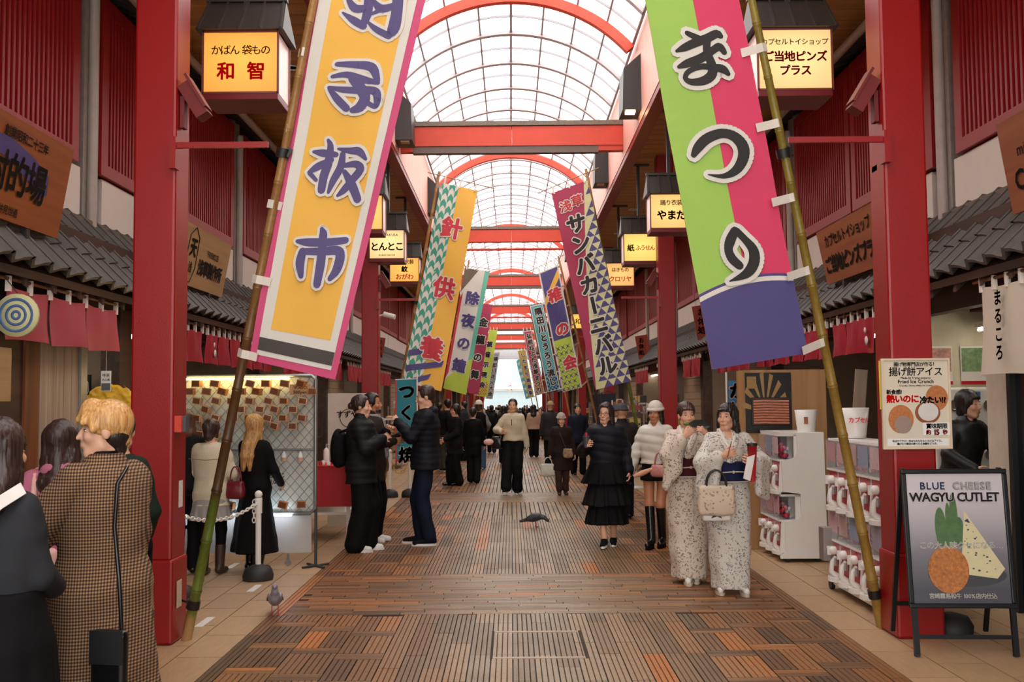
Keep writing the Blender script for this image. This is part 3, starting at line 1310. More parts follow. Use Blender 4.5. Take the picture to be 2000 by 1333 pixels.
class Fig:
    """a figure 1.70 m tall in its own frame: faces -Y, +X is its left hand side"""

    def __init__(s, label, loc, yaw, h=1.65, group=None, female=True, head=(0, 0, 0), LH=None, RH=None, LE=None, RE=None,
                 LF=(0.09, 0.0, 0.0), RF=(-0.09, 0.0, 0.0), lean=0.0, res=0.014, fres=0.007, skin='light', curl=(0.5, 0.5), face=True, hands=True, wide=1.0, LN=None, RN=None):
        s.root = thing('person', label, 'person', (loc[0], loc[1], 0), R(yaw), group)
        s.root.scale = (h / 1.7,) * 3
        s.h, s.res, s.fres, s.lean, s.w = h, res, fres, lean, wide
        s.skin = SKIN[skin]
        sw = (0.145 if female else 0.175) * wide
        y = s.sy
        s.sh = {1: np.array((sw, y(1.37) + .01, 1.365)), -1: np.array((-sw, y(1.37) + .01, 1.365))}
        LH = LH or (0.26, -0.04, 0.78)
        RH = RH or (-0.26, -0.04, 0.78)
        s.el, s.wr = {}, {}
        for g, H, E in ((1, LH, LE), (-1, RH, RE)):
            E = E or (g * 0.5, 0.7, -0.5)
            s.el[g], s.wr[g] = ik(s.sh[g], H, 0.275, 0.245, E)
        s.hip = {1: np.array((0.09, 0, 0.90)), -1: np.array((-0.09, 0, 0.90))}
        s.kn, s.an = {}, {}
        for g, F in ((1, LF), (-1, RF)):
            s.kn[g], s.an[g] = ik(s.hip[g], (F[0], F[1], F[2] + .085), 0.425, 0.40, (0, -1, 0))
        s.hc = np.array((0, y(1.58) - .005, 1.578))
        s.hm = rotm(R(head[0]), R(head[1]), R(head[2]))
        s.yaw = yaw
        s._body(female, curl, face, hands, {1: LN, -1: RN})

    def sy(s, z):
        return -max(z - 0.9, 0) * s.lean

    def H(s, p):
        return s.hc + s.hm @ np.array(p, float)

    def tors(s, t=0.0, z0=0.86, z1=1.44, flare=0.0, female=True):
        w = s.w
        K = [(.80, .150, .105), (.90, .165, .118), (1.04, .135, .100), (1.25, .158, .112), (1.345, .158 if female else .185, .098), (1.40, .115, .082), (1.445, .058, .058)]
        if not female:
            K[3] = (1.25, .175, .118)
        out = []
        zz = sorted(set([k[0] for k in K if z0 < k[0] < z1] + [z0, z1]))
        A = np.array(K)
        for z in zz:
            rx, ry = np.interp(z, A[:, 0], A[:, 1]), np.interp(z, A[:, 0], A[:, 2])
            f = flare * max(0, (1.15 - z)) if flare else 0
            e = t * (1 if z < 1.4 else max(0.2, 1 - (z - 1.4) * 14))
            out.append((z, 0, s.sy(z), rx * w + e + f, ry * w + e + f * .8))
        return out

    def _body(s, female, curl, face, hands, PN):
        F = Field(s.res)
        F.loft(s.tors(0, .84, 1.445, female=female), k=.03)
        F.seg((0, s.sy(1.42) + .01, 1.40), s.H((0, .02, -.06)), .050 if female else .058, .043 if female else .052, k=.03)
        for g in (1, -1):
            F.chain([s.sh[g], s.el[g], s.wr[g]], [.040, .036, .026], k=.02)
            F.chain([s.hip[g], s.kn[g], s.an[g]], [.076, .052, .036], k=.03)
            a = s.an[g]
            F.seg((a[0], a[1] + .01, a[2] - .045), (a[0] + g * .01, a[1] - .13, a[2] - .06), .030, .022, k=.02)
            if hands:
                s.hand(F, g, curl[0 if g > 0 else 1], PN[g])
        M = s.hm
        e = lambda c, r, k=.012, sub=False: F.ell(s.H(c), r, M, k, sub)
        e((0, .018, .032), (.073, .090, .083))
        e((0, -.022, -.03), (.060, .066, .082), .02)
        F.seg(s.H((-.015, -.070, -.100)), s.H((.015, -.070, -.100)), .016, None, .03)
        F.seg(s.H((-.045, -.01, -.075)), s.H((-.02, -.055, -.1)), .018, None, .025)
        F.seg(s.H((.045, -.01, -.075)), s.H((.02, -.055, -.1)), .018, None, .025)
        e((.032, -.088, .004), (.018, .012, .012), .01, True)
        e((-.032, -.088, .004), (.018, .012, .012), .01, True)
        F.seg(s.H((0, -.080, .014)), s.H((0, -.105, -.03)), .006, .0105, .01)
        e((.011, -.090, -.034), (.009, .009, .007), .006)
        e((-.011, -.090, -.034), (.009, .009, .007), .006)
        e((0, -.084, -.0655), (.023, .012, .0085), .008)
        e((0, -.078, -.06), (.03, .016, .02), .015)
        for g in (1, -1):
            e((g * .040, -.062, -.03), (.022, .02, .02), .02)
            e((g * .073, .008, -.012), (.010, .020, .032), .008)
        F.fine.append((s.hc + s.hm @ np.array((0, -.01, 0)), .13, s.fres))
        if hands:
            for g in (1, -1):
                F.fine.append((s.wr[g] + norm(s.wr[g] - s.el[g]) * .07, .09, max(s.fres, .0075)))
        F.build('body', s.skin, s.root)
        if face:
            HM = Matrix(s.hm.tolist()).to_4x4()
            HM.translation = Vector(s.hc)
            for g in (1, -1):
                q = MB().ball((0, 0, 0), (.0145, .0065, .0056), 10, 0).ball((0, -.0035, -.0003), (.0066, .0048, .0058), 8, 1)
                q.box((0, -.003, .0054), (.031, .009, .0024), Euler((0, 0, 0)).to_matrix(), 1)
                o = q.build('eye', [EYEW, EYEI], s.root)
                o.matrix_basis = HM @ Matrix.Translation((g * .0315, -.0715, .001)) @ Matrix.Rotation(-g * .18, 4, 'Z') @ Matrix.Rotation(g * .06, 4, 'Y')
                q = MB().tube([(-.019, .002, -.002), (-.004, -.003, .003), (.019, .004, -.001)], [.0012, .0032, .0014], 6)
                o = q.build('eyebrow', BROW, s.root)
                o.matrix_basis = HM @ Matrix.Translation((g * .033, -.0765, .0245)) @ Matrix.Rotation(-g * .25, 4, 'Z')
            q = MB().ball((0, 0, .0028), (.021, .006, .0032), 10).ball((0, 0, -.0034), (.018, .0065, .0042), 10)
            o = q.build('mouth', LIP, s.root)
            o.matrix_basis = HM @ Matrix.Translation((0, -.0925, -.066))

    def hand(s, F, g, curl, pn=None):
        w, e = s.wr[g], s.el[g]
        f = norm(w - e)
        n = np.array(pn if pn is not None else (-g, -0.2, 0), float)
        n = norm(n - f * (n @ f))
        sd = np.cross(f, n) * -g     # towards the thumb side
        if sd[1] > 0 and pn is None:
            sd = -sd
        M = np.stack([sd, n, f], 1)
        pc = w + f * .048
        F.seg(w, w + f * .02, .025, .026, .012)
        F.ell(pc, (.040, .0165, .050), M, .012)
        L = [.068, .076, .071, .056]
        for i in range(4):
            o = (1.5 - i) * .0205
            b = w + f * .085 + sd * o
            d = f
            a1 = curl * 1.1
            d1 = norm(f * math.cos(a1) + n * math.sin(a1) + sd * (1.5 - i) * .06)
            a2 = curl * 2.3
            d2 = norm(f * math.cos(a2) + n * math.sin(a2))
            m = b + d1 * L[i] * .5
            F.seg(b, m, .0092, .0086, .004)
            F.seg(m, m + d2 * L[i] * .5, .0086, .0072, .004)
        t0 = w + f * .025 + sd * .028
        t1 = t0 + norm(sd * .8 + f * .8 + n * .45) * .038
        t2 = t1 + norm(sd * .25 + f * .9 + n * (.4 + curl * .6)) * .032
        F.seg(t0, t1, .0135, .0105, .008)
        F.seg(t1, t2, .0105, .0085, .004)

    # -------- clothing
    def wrinkle(s, amp, sc=26, puff=0, pz=0.075):
        def fn(x, y, z):
            d = amp * (np.sin(sc * x + 9 * z + 2 * np.sin(7 * y)) * np.cos(sc * .8 * y - 14 * z) + .6 * np.sin(sc * 1.3 * z + 11 * x - 8 * y))
            if puff:
                d = d - puff * np.abs(np.sin(PI * z / pz + 1.2 * np.sin(5 * x + 3 * y))) + puff * .5
            return d.astype(np.float32)
        return fn

    def top(s, name, m, hem=.86, t=.022, sleeve=1.0, cuff=.040, arm=.062, flare=0.0, puff=0.0, pz=.08, collar=None, female=True, wr=.003, hemr=None, folds=None, label=None, neck=1.44):
        F = Field(s.res * .92)
        K = s.tors(t, hem, neck, flare, female)
        if hemr:
            K[0] = (K[0][0], 0, K[0][2], hemr[0], hemr[1])
        F.loft(K, k=.03, folds=folds)
        for g in (1, -1):
            a, b, c = s.sh[g] - np.array((g * .012, 0, .004)), s.el[g], s.wr[g]
            c2 = b + (c - b) * min(1, sleeve * 1.0)
            F.seg(a, b, arm * .9, (arm + cuff) / 2 + .002, .028)
            F.seg(b, c2, (arm + cuff) / 2 + .002, cuff, .02)
            F.seg((0, s.sy(1.40), 1.385), a, .045, arm * .85, .03)
            F.seg(a, a + (b - a) * .35, arm * .93, arm, .02)
        if collar == 'stand':
            F.loft([(1.40, 0, s.sy(1.4) + .008, .082, .078), (1.50, 0, s.sy(1.5) + .004, .070, .072)], k=.02)
        elif collar == 'hood':
            F.ell((0, s.sy(1.42) + .075, 1.425), (.105, .062, .055), None, .02)
            F.seg((.075, s.sy(1.42), 1.43), (.03, s.sy(1.4) - .09, 1.37), .026, .015, .02)
            F.seg((-.075, s.sy(1.42), 1.43), (-.03, s.sy(1.4) - .09, 1.37), .026, .015, .02)
        elif collar == 'fold':
            F.loft([(1.41, 0, s.sy(1.4) + .006, .100, .086), (1.475, 0, s.sy(1.5) + .012, .074, .070)], k=.012)
        if collar:
            F.ell((0, s.sy(1.45) - .075, 1.475), (.040, .045, .055), None, .012, True)
        if sleeve >= .95:
            pass
        F.disp = s.wrinkle(wr, puff=puff, pz=pz)
        return F.build(name, m, s.root, label=label)

    def trousers(s, m, hem=.075, w=(.098, .078, .072), name='trousers', wr=.003, label=None):
        F = Field(s.res * .95)
        F.loft([(.80, 0, 0, .150, .112), (.90, 0, 0, .178, .130), (1.02, 0, s.sy(1.02), .145, .108)], k=.03)
        for g in (1, -1):
            h, k_, a = s.hip[g], s.kn[g], s.an[g]
            u = (a - k_)
            e = k_ + u * min(1, (k_[2] - hem - (a[2] - .085)) / max(.05, k_[2] - a[2]))
            F.chain([h, k_, e], [w[0], w[1], w[2]], k=.02)
        F.disp = s.wrinkle(wr, 20)
        return F.build(name, m, s.root, label=label)

    def skirt(s, m, z1=1.02, z0=.30, r1=(.15, .112), r0=(.22, .19), folds=(11, .010), mid=None, name='skirt', cy=0.0, wr=.002, label=None, zn=None):
        F = Field(s.res * .9)
        K = [(z0, 0, cy, r0[0], r0[1]), (z1, 0, 0, r1[0], r1[1])]
        if mid:
            K.append((mid[0], 0, cy * .5, mid[1], mid[2]))
        F.loft(K, k=.02, folds=(folds[0], folds[1], 0.7, z0, zn or z1 - .05))
        F.disp = s.wrinkle(wr, 18)
        return F.build(name, m, s.root, label=label)

    def shoes(s, m, sole=None, kind='shoe', top=.0, dz=0.0):
        for g in (1, -1):
            a = s.an[g]
            F = Field(.009)
            z = a[2] - .085
            F.seg((a[0], a[1] + .035, z + .052), (a[0], a[1] - .02, z + .055), .040, .040, .02)
            F.seg((a[0], a[1] - .03, z + .045), (a[0] + g * .012, a[1] - .155, z + .032), .040, .032, .02)
            if kind == 'boot':
                k_ = s.kn[g]
                F.seg(a, a + (k_ - a) * top, .050, .058, .02)
            else:
                F.seg((a[0], a[1] + .01, z + .06), (a[0], a[1] + .01, z + .095), .040, .038, .015)
            F.box((a[0], a[1] - .06, z - .05), (.2, .3, .056), None, .001, .002, True)
            o = F.build('boot' if kind == 'boot' else 'shoe', m, s.root)
            if sole:
                q = MB()
                n = 14
                prof = []
                for i in range(n):
                    th = 2 * PI * i / n
                    prof.append((a[0] + g * .006 + .045 * math.cos(th), a[1] - .063 + .135 * math.sin(th), z + .001 - dz))
                q.prism(prof, (0, 0, 0), (0, 0, .024 + dz))
                q.build('sole', sole, o)

    # -------- hair and hats (head frame)
    def hair(s, m, kind='short', length=0.0, name='hair', vol=1.0, fringe=True, label=None, back=.0):
        F = Field(max(s.fres * 1.25, .008))
        M = s.hm
        v = vol
        F.ell(s.H((0, .024, .034)), (.086 * v, .103 * v, .094 * v), M, .01)
        zc = .058 if fringe else .078
        F.box(s.H((0, -.115, zc - .16)), (.060, .075, .16), M, .03, .012, True)
        F.box(s.H((0, -.05, -.20)), (.2, .085, .155), M, .02, .01, True)
        if fringe:
            F.seg(s.H((-.045, -.062, .058)), s.H((.02, -.076, .062)), .013, .011, .01)
            F.seg(s.H((.02, -.076, .062)), s.H((.055, -.052, .050)), .011, .012, .01)
        if kind == 'long':
            y0 = s.hc[1]
            L = length
            bk = s.hm @ np.array((0, 1, 0))
            bk = norm((bk[0], bk[1], 0))
            c0 = s.H((0, .045, .02))
            ks = [(s.hc[2] + .03, 0), (s.hc[2] - .10, 0.015), (s.hc[2] - .2, .06), (s.hc[2] - .1 - (L - .1) * .6, .095), (s.hc[2] - L, .09 + back)] if L > .25 else [(s.hc[2] + .03, 0), (s.hc[2] - .10, 0.01), (s.hc[2] - L * .6, .03), (s.hc[2] - L, .03 + back)]
            for g in (-1, 0, 1):
                sdv = np.array((-bk[1], bk[0], 0)) * -1
                pts = []
                for (z, b) in ks:
                    p = np.array((c0[0], c0[1], z)) + bk * (b + (.02 if g == 0 else -.012)) + sdv * g * .052
                    pts.append(p)
                F.chain(pts, [.045, .046, .044, .040, .018] if L > .25 else [.045, .046, .042, .020], k=.02)
            for g in (-1, 1):
                sdv = np.array((-bk[1], bk[0], 0)) * -1
                p0 = s.H((g * .068, -.005, .03))
                p1 = s.H((g * .078, -.002, -.08))
                p2 = np.array((p1[0], p1[1], s.hc[2] - L * .8)) + bk * .01 + sdv * g * .02
                F.chain([p0, p1, p2], [.020, .021, .012], k=.015)
        elif kind == 'bob':
            F.seg(s.H((0, .05, .0)), s.H((0, .055, -.075)), .066, .055, .02)
            for g in (-1, 1):
                F.seg(s.H((g * .066, .01, .03)), s.H((g * .070, .0, -.075)), .026, .018, .02)
        elif kind == 'bun':
            F.ell(s.H((0, .115, -.005)), (.045, .042, .042), M, .012)
            F.seg(s.H((0, .06, -.02)), s.H((0, .07, -.05)), .045, .02, .02)
        elif kind == 'short':
            F.seg(s.H((0, .045, -.01)), s.H((0, .058, -.055)), .060, .045, .02)
        a = .0032 if kind != 'short' else .0022

        def fn(x, y, z):
            th = np.arctan2(y - s.hc[1] - .02, x - s.hc[0])
            return (a * (np.sin(34 * th + 9 * np.sin(9 * z)) + .6 * np.sin(57 * th + 20 * z))).astype(np.float32)
        F.disp = fn
        return F.build(name, m, s.root, label=label)

    def beanie(s, m, name='beanie', brim=True, label=None):
        F = Field(.009)
        M = s.hm
        F.ell(s.H((0, .028, .058)), (.093, .108, .100), M, .01)
        F.box(s.H((0, 0, -.12)), (.2, .2, .16), M, .01, .004, True)
        if brim:
            for i in range(20):
                th = 2 * PI * i / 20
                th2 = 2 * PI * (i + 1) / 20
                p = lambda t: s.H((.091 * math.cos(t), .022 + .106 * math.sin(t), .048 + .008 * math.sin(t)))
                F.seg(p(th), p(th2), .017, None, .004)

        def fn(x, y, z):
            th = np.arctan2(y - s.hc[1] - .02, x - s.hc[0])
            return (.0022 * np.sin(60 * th)).astype(np.float32) + 0 * z
        F.disp = fn
        return F.build(name, m, s.root, label=label)

# ================================================================ BANNERS, POLES, HANGING SIGNS
def bamboo(name, ramp, rough=0.4):
    m, nt, b = new_mat(name)
    L = nt.links
    tcn = nd(nt, 'TexCoord')
    sp = nd(nt, 'SeparateXYZ')
    L.new(tcn.outputs['Object'], sp.inputs[0])
    nz = nd(nt, 'TexNoise', Scale=3.0, Detail=5.0)
    L.new(tcn.outputs['Object'], nz.inputs['Vector'])
    ma = nd(nt, 'Math', operation='MULTIPLY_ADD')
    ma.inputs[1].default_value = 1.0
    L.new(nz.outputs['Fac'], ma.inputs[0])
    L.new(sp.outputs['Z'], ma.inputs[2])
    mr = nd(nt, 'MapRange')
    mr.inputs['From Min'].default_value = 0.5
    mr.inputs['From Max'].default_value = 5.5
    L.new(ma.outputs[0], mr.inputs[0])
    cr = nd(nt, 'ValToRGB')
    e = cr.color_ramp.elements
    e[0].color, e[0].position = lin(ramp[0][1]), ramp[0][0]
    e[1].color, e[1].position = lin(ramp[-1][1]), ramp[-1][0]
    for p, c in ramp[1:-1]:
        q = e.new(p)
        q.color = lin(c)
    L.new(mr.outputs[0], cr.inputs[0])
    n2 = nd(nt, 'TexNoise', Scale=40.0, Detail=3.0)
    L.new(tcn.outputs['Object'], n2.inputs['Vector'])
    mo = nd(nt, 'MixRGB', blend_type='OVERLAY')
    mo.inputs[0].default_value = .35
    L.new(cr.outputs[0], mo.inputs[1])
    L.new(n2.outputs['Fac'], mo.inputs[2])
    L.new(mo.outputs[0], b.inputs['Base Color'])
    b.inputs['Roughness'].default_value = rough
    return m


BAM_A = bamboo('bamboo_aged', [(0.0, 'b08a5a'), (0.02, '6c7a2c'), (0.16, '57661f'), (0.20, '4a3218'), (0.36, '5a3a1c'), (0.5, '8d6433'), (1, 'a87b45')])
BAM_B = bamboo('bamboo_olive', [(0.0, '9a7a3c'), (0.3, '8c6e2c'), (0.6, '7c6a24'), (1, '8a7a30')])
BAM_C = bamboo('bamboo_tan', [(0.0, 'a07848'), (0.5, '9c7040'), (1, 'b48a58')])
BAM_D = bamboo('bamboo_green', [(0.0, '6c7026'), (0.5, '5c661e'), (0.9, '62601f'), (1, 'b08a58')])
TAPE = mat('white_cloth_tie', 'e2d8cc', 0.7, var=0.06)
BLKS = mat('black_strap', '141313', 0.5)


def cloth(name, c, var=0.04):
    return mat('cloth_' + name, c, 0.62, var=var, vs=3.5, bump=0.12, bs=260)


CW, CY, CP, CG, CK, CV = cloth('white', 'dcd6cc'), cloth('yellow', 'eeb545'), cloth('pink', 'cf4a78'), cloth('green', '9cc453'), cloth('ink', '1d1715'), cloth('violet', '554a7c')
CM, CT, CR, CDK, CLM, CBL, CRD = cloth('magenta', 'd6355f'), cloth('teal', '3f9a82'), cloth('crimson', 'a82f52'), cloth('charcoal', '453c3a'), cloth('lime', 'b9cc44'), cloth('cyan', '58a9b0'), cloth('red', 'c8303a')
CPP, CCR, COL_, CGD, CNV = cloth('purple', '4d427c'), cloth('cream', 'd3cf9c'), cloth('olive_brown', '6e5f4c'), cloth('gold', 'b99a3e'), cloth('navy', '3d3a6a')


class Banner:
    def __init__(s, label, TL, TR, BR, BL, yt, yb, group='festival banners on bamboo poles', wave=.012):
        s.c = [P(TL[0], TL[1], yt), P(TR[0], TR[1], yt), P(BR[0], BR[1], yb), P(BL[0], BL[1], yb)]
        a, b, c, d = s.c
        s.W = ((b - a).length + (c - d).length) / 2
        s.Hh = ((a - d).length + (b - c).length) / 2
        s.n = (b - a).cross(d - a).normalized()
        s.flip = s.n.y < 0
        if s.n.y > 0:
            s.n = -s.n
        s.root = thing('festival_banner', label, 'banner', (0, 0, 0), group=group)
        s.wave, s.y = wave, (yt + yb) / 2
        s.lay = 0
        s.o = d
        s.ux, s.uy = ((b - a) + (c - d)).normalized(), ((a - d) + (b - c)).normalized()
        s.root.location = d
        s.org = d.copy()

    def uv(s, px, py):
        d = ray(px, py)
        o = Vector((0, 0, CAM_H))
        a, b, c, e = s.c
        # newton on bilinear
        u, v = .5, .5
        for _ in range(12):
            p = s.pt(u, v)
            # project to pixel offset through ray: solve least squares in plane
            pl = (p - o).dot(s.n) / d.dot(s.n)
            q = o + d * pl
            eu, ev = s.pt(u + .01, v) - p, s.pt(u, v + .01) - p
            A = Matrix(((eu.dot(eu), eu.dot(ev)), (eu.dot(ev), ev.dot(ev))))
            r = A.inverted() @ Vector(((q - p).dot(eu), (q - p).dot(ev)))
            u += r.x * .01
            v += r.y * .01
        return u * s.W, v * s.Hh

    def pt(s, u, v):
        a, b, c, d = s.c
        return (d * (1 - u) + c * u) * (1 - v) + (a * (1 - u) + b * u) * v

    def map(s, x, y, off=0):
        u, v = x / s.W, y / s.Hh
        w = s.wave * (math.sin(2 * PI * (1.3 * v + .35 * u)) + .5 * math.sin(2 * PI * (2.7 * v + .9 * u)))
        return s.pt(u, v) + s.n * (w + off) - s.org

    def cloth(s, m, name='cloth'):
        MB().grid(lambda u, v: s.map(u * s.W, v * s.Hh, 0), 6, 28, thick=-.003).build(name, m, s.root)
        return s

    def flat(s):
        return MB(), (lambda a, b: (a, b, 0))

    def layer(s, mb, m, name='print', clip=True):
        s.lay += 1
        bm = bmesh.new()
        me = mb.mesh('t', [])
        bm.from_mesh(me)
        bpy.data.meshes.remove(me)
        n = 28
        for i in range(0, n + 1):
            y = s.Hh * i / n
            kw = dict(geom=bm.verts[:] + bm.edges[:] + bm.faces[:], plane_co=(0, y, 0), plane_no=(0, 1, 0))
            if i == 0 and clip:
                kw['clear_inner'] = True
            if i == n and clip:
                kw['clear_outer'] = True
            bmesh.ops.bisect_plane(bm, **kw)
        for i in range(0, 7):
            kw = dict(geom=bm.verts[:] + bm.edges[:] + bm.faces[:], plane_co=(s.W * i / 6, 0, 0), plane_no=(1, 0, 0))
            if i == 0 and clip:
                kw['clear_inner'] = True
            if i == 6 and clip:
                kw['clear_outer'] = True
            bmesh.ops.bisect_plane(bm, **kw)
        for v in bm.verts:
            v.co = s.map(v.co.x, v.co.y, .003 + .0026 * s.lay)
        for f in bm.faces:
            f.smooth = False
        me = bpy.data.meshes.new(name)
        bm.to_mesh(me)
        bm.free()
        me.materials.append(m)
        ob(name, me, s.root)
        return s

    def poly(s, pts, m, uv=True, name='printed_field'):
        """pts in 0..1 cloth fractions"""
        q = MB().add([(p[0] * s.W, p[1] * s.Hh, 0) for p in pts], [tuple(range(len(pts)))])
        return s.layer(q, m, name)

    def glyphs(s, items, m, bold=.02, outline=None, om=None, name='lettering', n=8):
        """items: (char, px, py, size_px) in photo pixels"""
        its = []
        for it in items:
            u, v = s.uv(it[1], it[2])
            sz = it[3] * s.y / CAM_F
            its.append((it[0], u, v, sz, it[4] if len(it) > 4 else 1.0, it[5] if len(it) > 5 else 0))
        f = lambda a, b: (a, b, 0)
        if outline:
            s.layer(put(MB(), its, f, outline, n=12), om, 'letter_outline', clip=False)
        s.layer(put(MB(), its, f, bold, n=n), m, name, clip=False)
        return s

    def brush(s, sts, m, om, grow=.016, org=(0, 0), sc=1.0, fat=1.0):
        out = []
        for st in sts:
            r = []
            for (x, y, w) in st:
                u, v = s.uv(org[0] + x / sc, org[1] + y / sc)
                r.append((u, v, fat * w / sc * s.y / CAM_F))
            out.append(r)
        f = lambda a, b: (a, b, 0)
        s.layer(strokes(MB(), out, f, grow), om, 'letter_outline')
        s.layer(strokes(MB(), out, f, 0), m, 'lettering')
        return s

    def pole(s, base, top, m, r=.03, yb=None, side=-1, ties=6, cross=None, straps=()):
        """base/top: world points"""
        base, top = Vector(base), Vector(top)
        n = max(3, int((top - base).length / .34))
        pts, rs = [], []
        for i in range(n + 1):
            t = i / n
            p = base.lerp(top, t)
            rr = r * (1 - .3 * t)
            for dt, k in ((-.012, 1.0), (-.004, 1.16), (0, .93), (.004, 1.12), (.012, 1.0)):
                tt = min(max(t + dt * 3.0 / n * 1.0, 0), 1)
                pts.append(base.lerp(top, tt) + Vector((.008 * math.sin(3 * t), 0, 0)))
                rs.append(rr * (k if 0 < i < n else 1))
        keep = [i for i in range(len(pts)) if i == 0 or (pts[i] - pts[i - 1]).length > 1e-3]
        o = MB().tube([pts[i] for i in keep], [rs[i] for i in keep], 12).build('pole', m, s.root)
        o.location = -s.org
        # ties from the pole to the cloth edge
        d = (top - base).normalized()
        for i in range(ties):
            v = .012 + (1 - .03) * i / (ties - 1)
            e = s.pt(0 if side < 0 else 1, v) + s.n * .004
            t = (e - base).dot(d)
            if t > (top - base).length:
                continue
            c = base + d * t
            rr = r * 1.2 * (1 - .3 * t / (top - base).length) + .002
            out = (e - c)
            od = out.normalized()
            q = MB()
            hw = d * (.028 if r > .035 else .022)
            e2 = e + od * .06
            fr = s.n * (rr + .001)
            back = c - od * (rr + .001)
            pts2 = [(c - s.n * rr), back, c + fr, c + od * rr + fr * .7, e + s.n * .024, e2 + s.n * .026]
            for a, b in zip(pts2[:-1], pts2[1:]):
                k = s.n * .002
                q.prism([a - hw - s.org, b - hw - s.org, b + hw - s.org, a + hw - s.org], (0, 0, 0), k)
            q.build('tie', TAPE, s.root)
        if cross:
            a, b = Vector(cross[0]), Vector(cross[1])
            MB().tube([a - s.org, b - s.org], .009, 7).build('crossbar', BAM_C, s.root)
            for k in (.08, .5, .92):
                e = s.pt(k, 1)
                ab = (b - a)
                t = (e - a).dot(ab) / ab.length_squared
                c = a + ab * t
                MB().prism([c + Vector((-.014, .011, .012)) - s.org, c + Vector((.014, .011, .012)) - s.org, e + Vector((.014, 0, -.03)) - s.org, e + Vector((-.014, 0, -.03)) - s.org], (0, 0, 0), (0, -.02, 0)).build('loop', TAPE, s.root)
        for (t, extent) in straps:
            p = base.lerp(top, t) - s.org
            q = MB().tube([p - d * .03, p + d * .03], r * 1.25, 10)
            q.tube([p + Vector((0, .01, 0)), p + Vector(extent)], .008, 6)
            if t > .3:
                q.box(p + Vector((.05 * -side * 0 + .02, -.01, .01)), (.07, .03, .06), Euler((0, .5, .2)).to_matrix())
            q.build('strap', BLKS, s.root)


def pline(px0, py0, px1, py1, y0, y1):
    return P(px0, py0, y0), P(px1, py1, y1)


# ---- 1: left foreground, yellow with pink border
B = Banner('large yellow vertical banner with pink and white border, purple brush characters, tied to leaning bamboo', (617, -60), (845, -60), (655, 742), (487, 703), 6.35, 6.62, wave=.009)
B.cloth(CP)
B.poly([(.075, .018), (.93, .020), (.93, 1), (.075, 1)], CW)
B.poly([(.185, .088), (.85, .090), (.85, 1), (.185, 1)], CY)
B.poly([(.078, .031), (.928, .031), (.928, .064), (.078, .064)], CDK)
o_, k_ = (450, 0), 3.333
B.brush([[(1095, -30, 24), (1085, 90, 26), (1062, 200, 28), (1030, 232, 14)], [(905, -30, 20), (895, 90, 22), (868, 165, 16)],
         [(770, 0, 10), (815, 60, 20), (885, 60, 18)], [(735, 88, 5), (810, 140, 18), (870, 178, 16)],
         [(930, 5, 8), (985, 62, 20), (1080, 40, 16)], [(900, 150, 6), (950, 195, 14), (1035, 240, 16)], [(925, 95, 8), (1000, 60, 14)]], CV, CW, .020, o_, k_, 1.3)
B.brush([[(700, 425, 12), (820, 428, 18), (925, 445, 22), (960, 530, 14)], [(670, 505, 10), (760, 492, 16), (850, 520, 20), (965, 545, 10)],
         [(800, 515, 22), (850, 580, 26), (880, 640, 26), (850, 700, 26), (800, 722, 16)], [(645, 575, 8), (740, 590, 16), (840, 595, 18)],
         [(650, 585, 10), (700, 650, 18), (760, 712, 18)], [(870, 590, 18), (945, 600, 20), (960, 650, 18), (945, 700, 12), (890, 670, 12)]], CV, CW, .020, o_, k_, 1.3)
B.brush([[(640, 915, 8), (655, 960, 16), (640, 1060, 22), (610, 1150, 22), (595, 1240, 20)], [(545, 990, 8), (610, 1000, 20), (690, 1010, 14)],
         [(515, 1125, 10), (575, 1085, 20), (660, 1045, 14)], [(520, 1130, 12), (560, 1175, 10)], [(705, 972, 6), (780, 985, 16), (840, 990, 20), (885, 1040, 8)],
         [(735, 1005, 14), (720, 1090, 20), (670, 1180, 18), (640, 1255, 8)], [(745, 1080, 12), (820, 1072, 18), (850, 1105, 20), (800, 1170, 20), (740, 1240, 18), (700, 1275, 8)],
         [(745, 1120, 12), (790, 1200, 22), (830, 1300, 20)]], CV, CW, .020, o_, k_, 1.3)
B.brush([[(630, 448, 3), (633, 458, 6), (631, 472, 6)], [(583, 472, 3), (603, 474, 6), (640, 474, 6), (676, 470, 5)], [(593, 492, 6), (588, 515, 7), (590, 540, 4)],
         [(593, 492, 5), (630, 492, 6), (664, 492, 7), (660, 525, 7), (646, 545, 4)], [(632, 474, 6), (628, 515, 7), (621, 556, 6)]], CV, CW, .018, fat=1.35)
b0 = G(364, 1250)
B.pole((b0.x, b0.y, 0.0), P(624, -60, 6.3), BAM_A, .036, side=-1, ties=6,
       straps=[(.055, (-.2, .12, .03)), (.735, (-.06, .06, .0))])

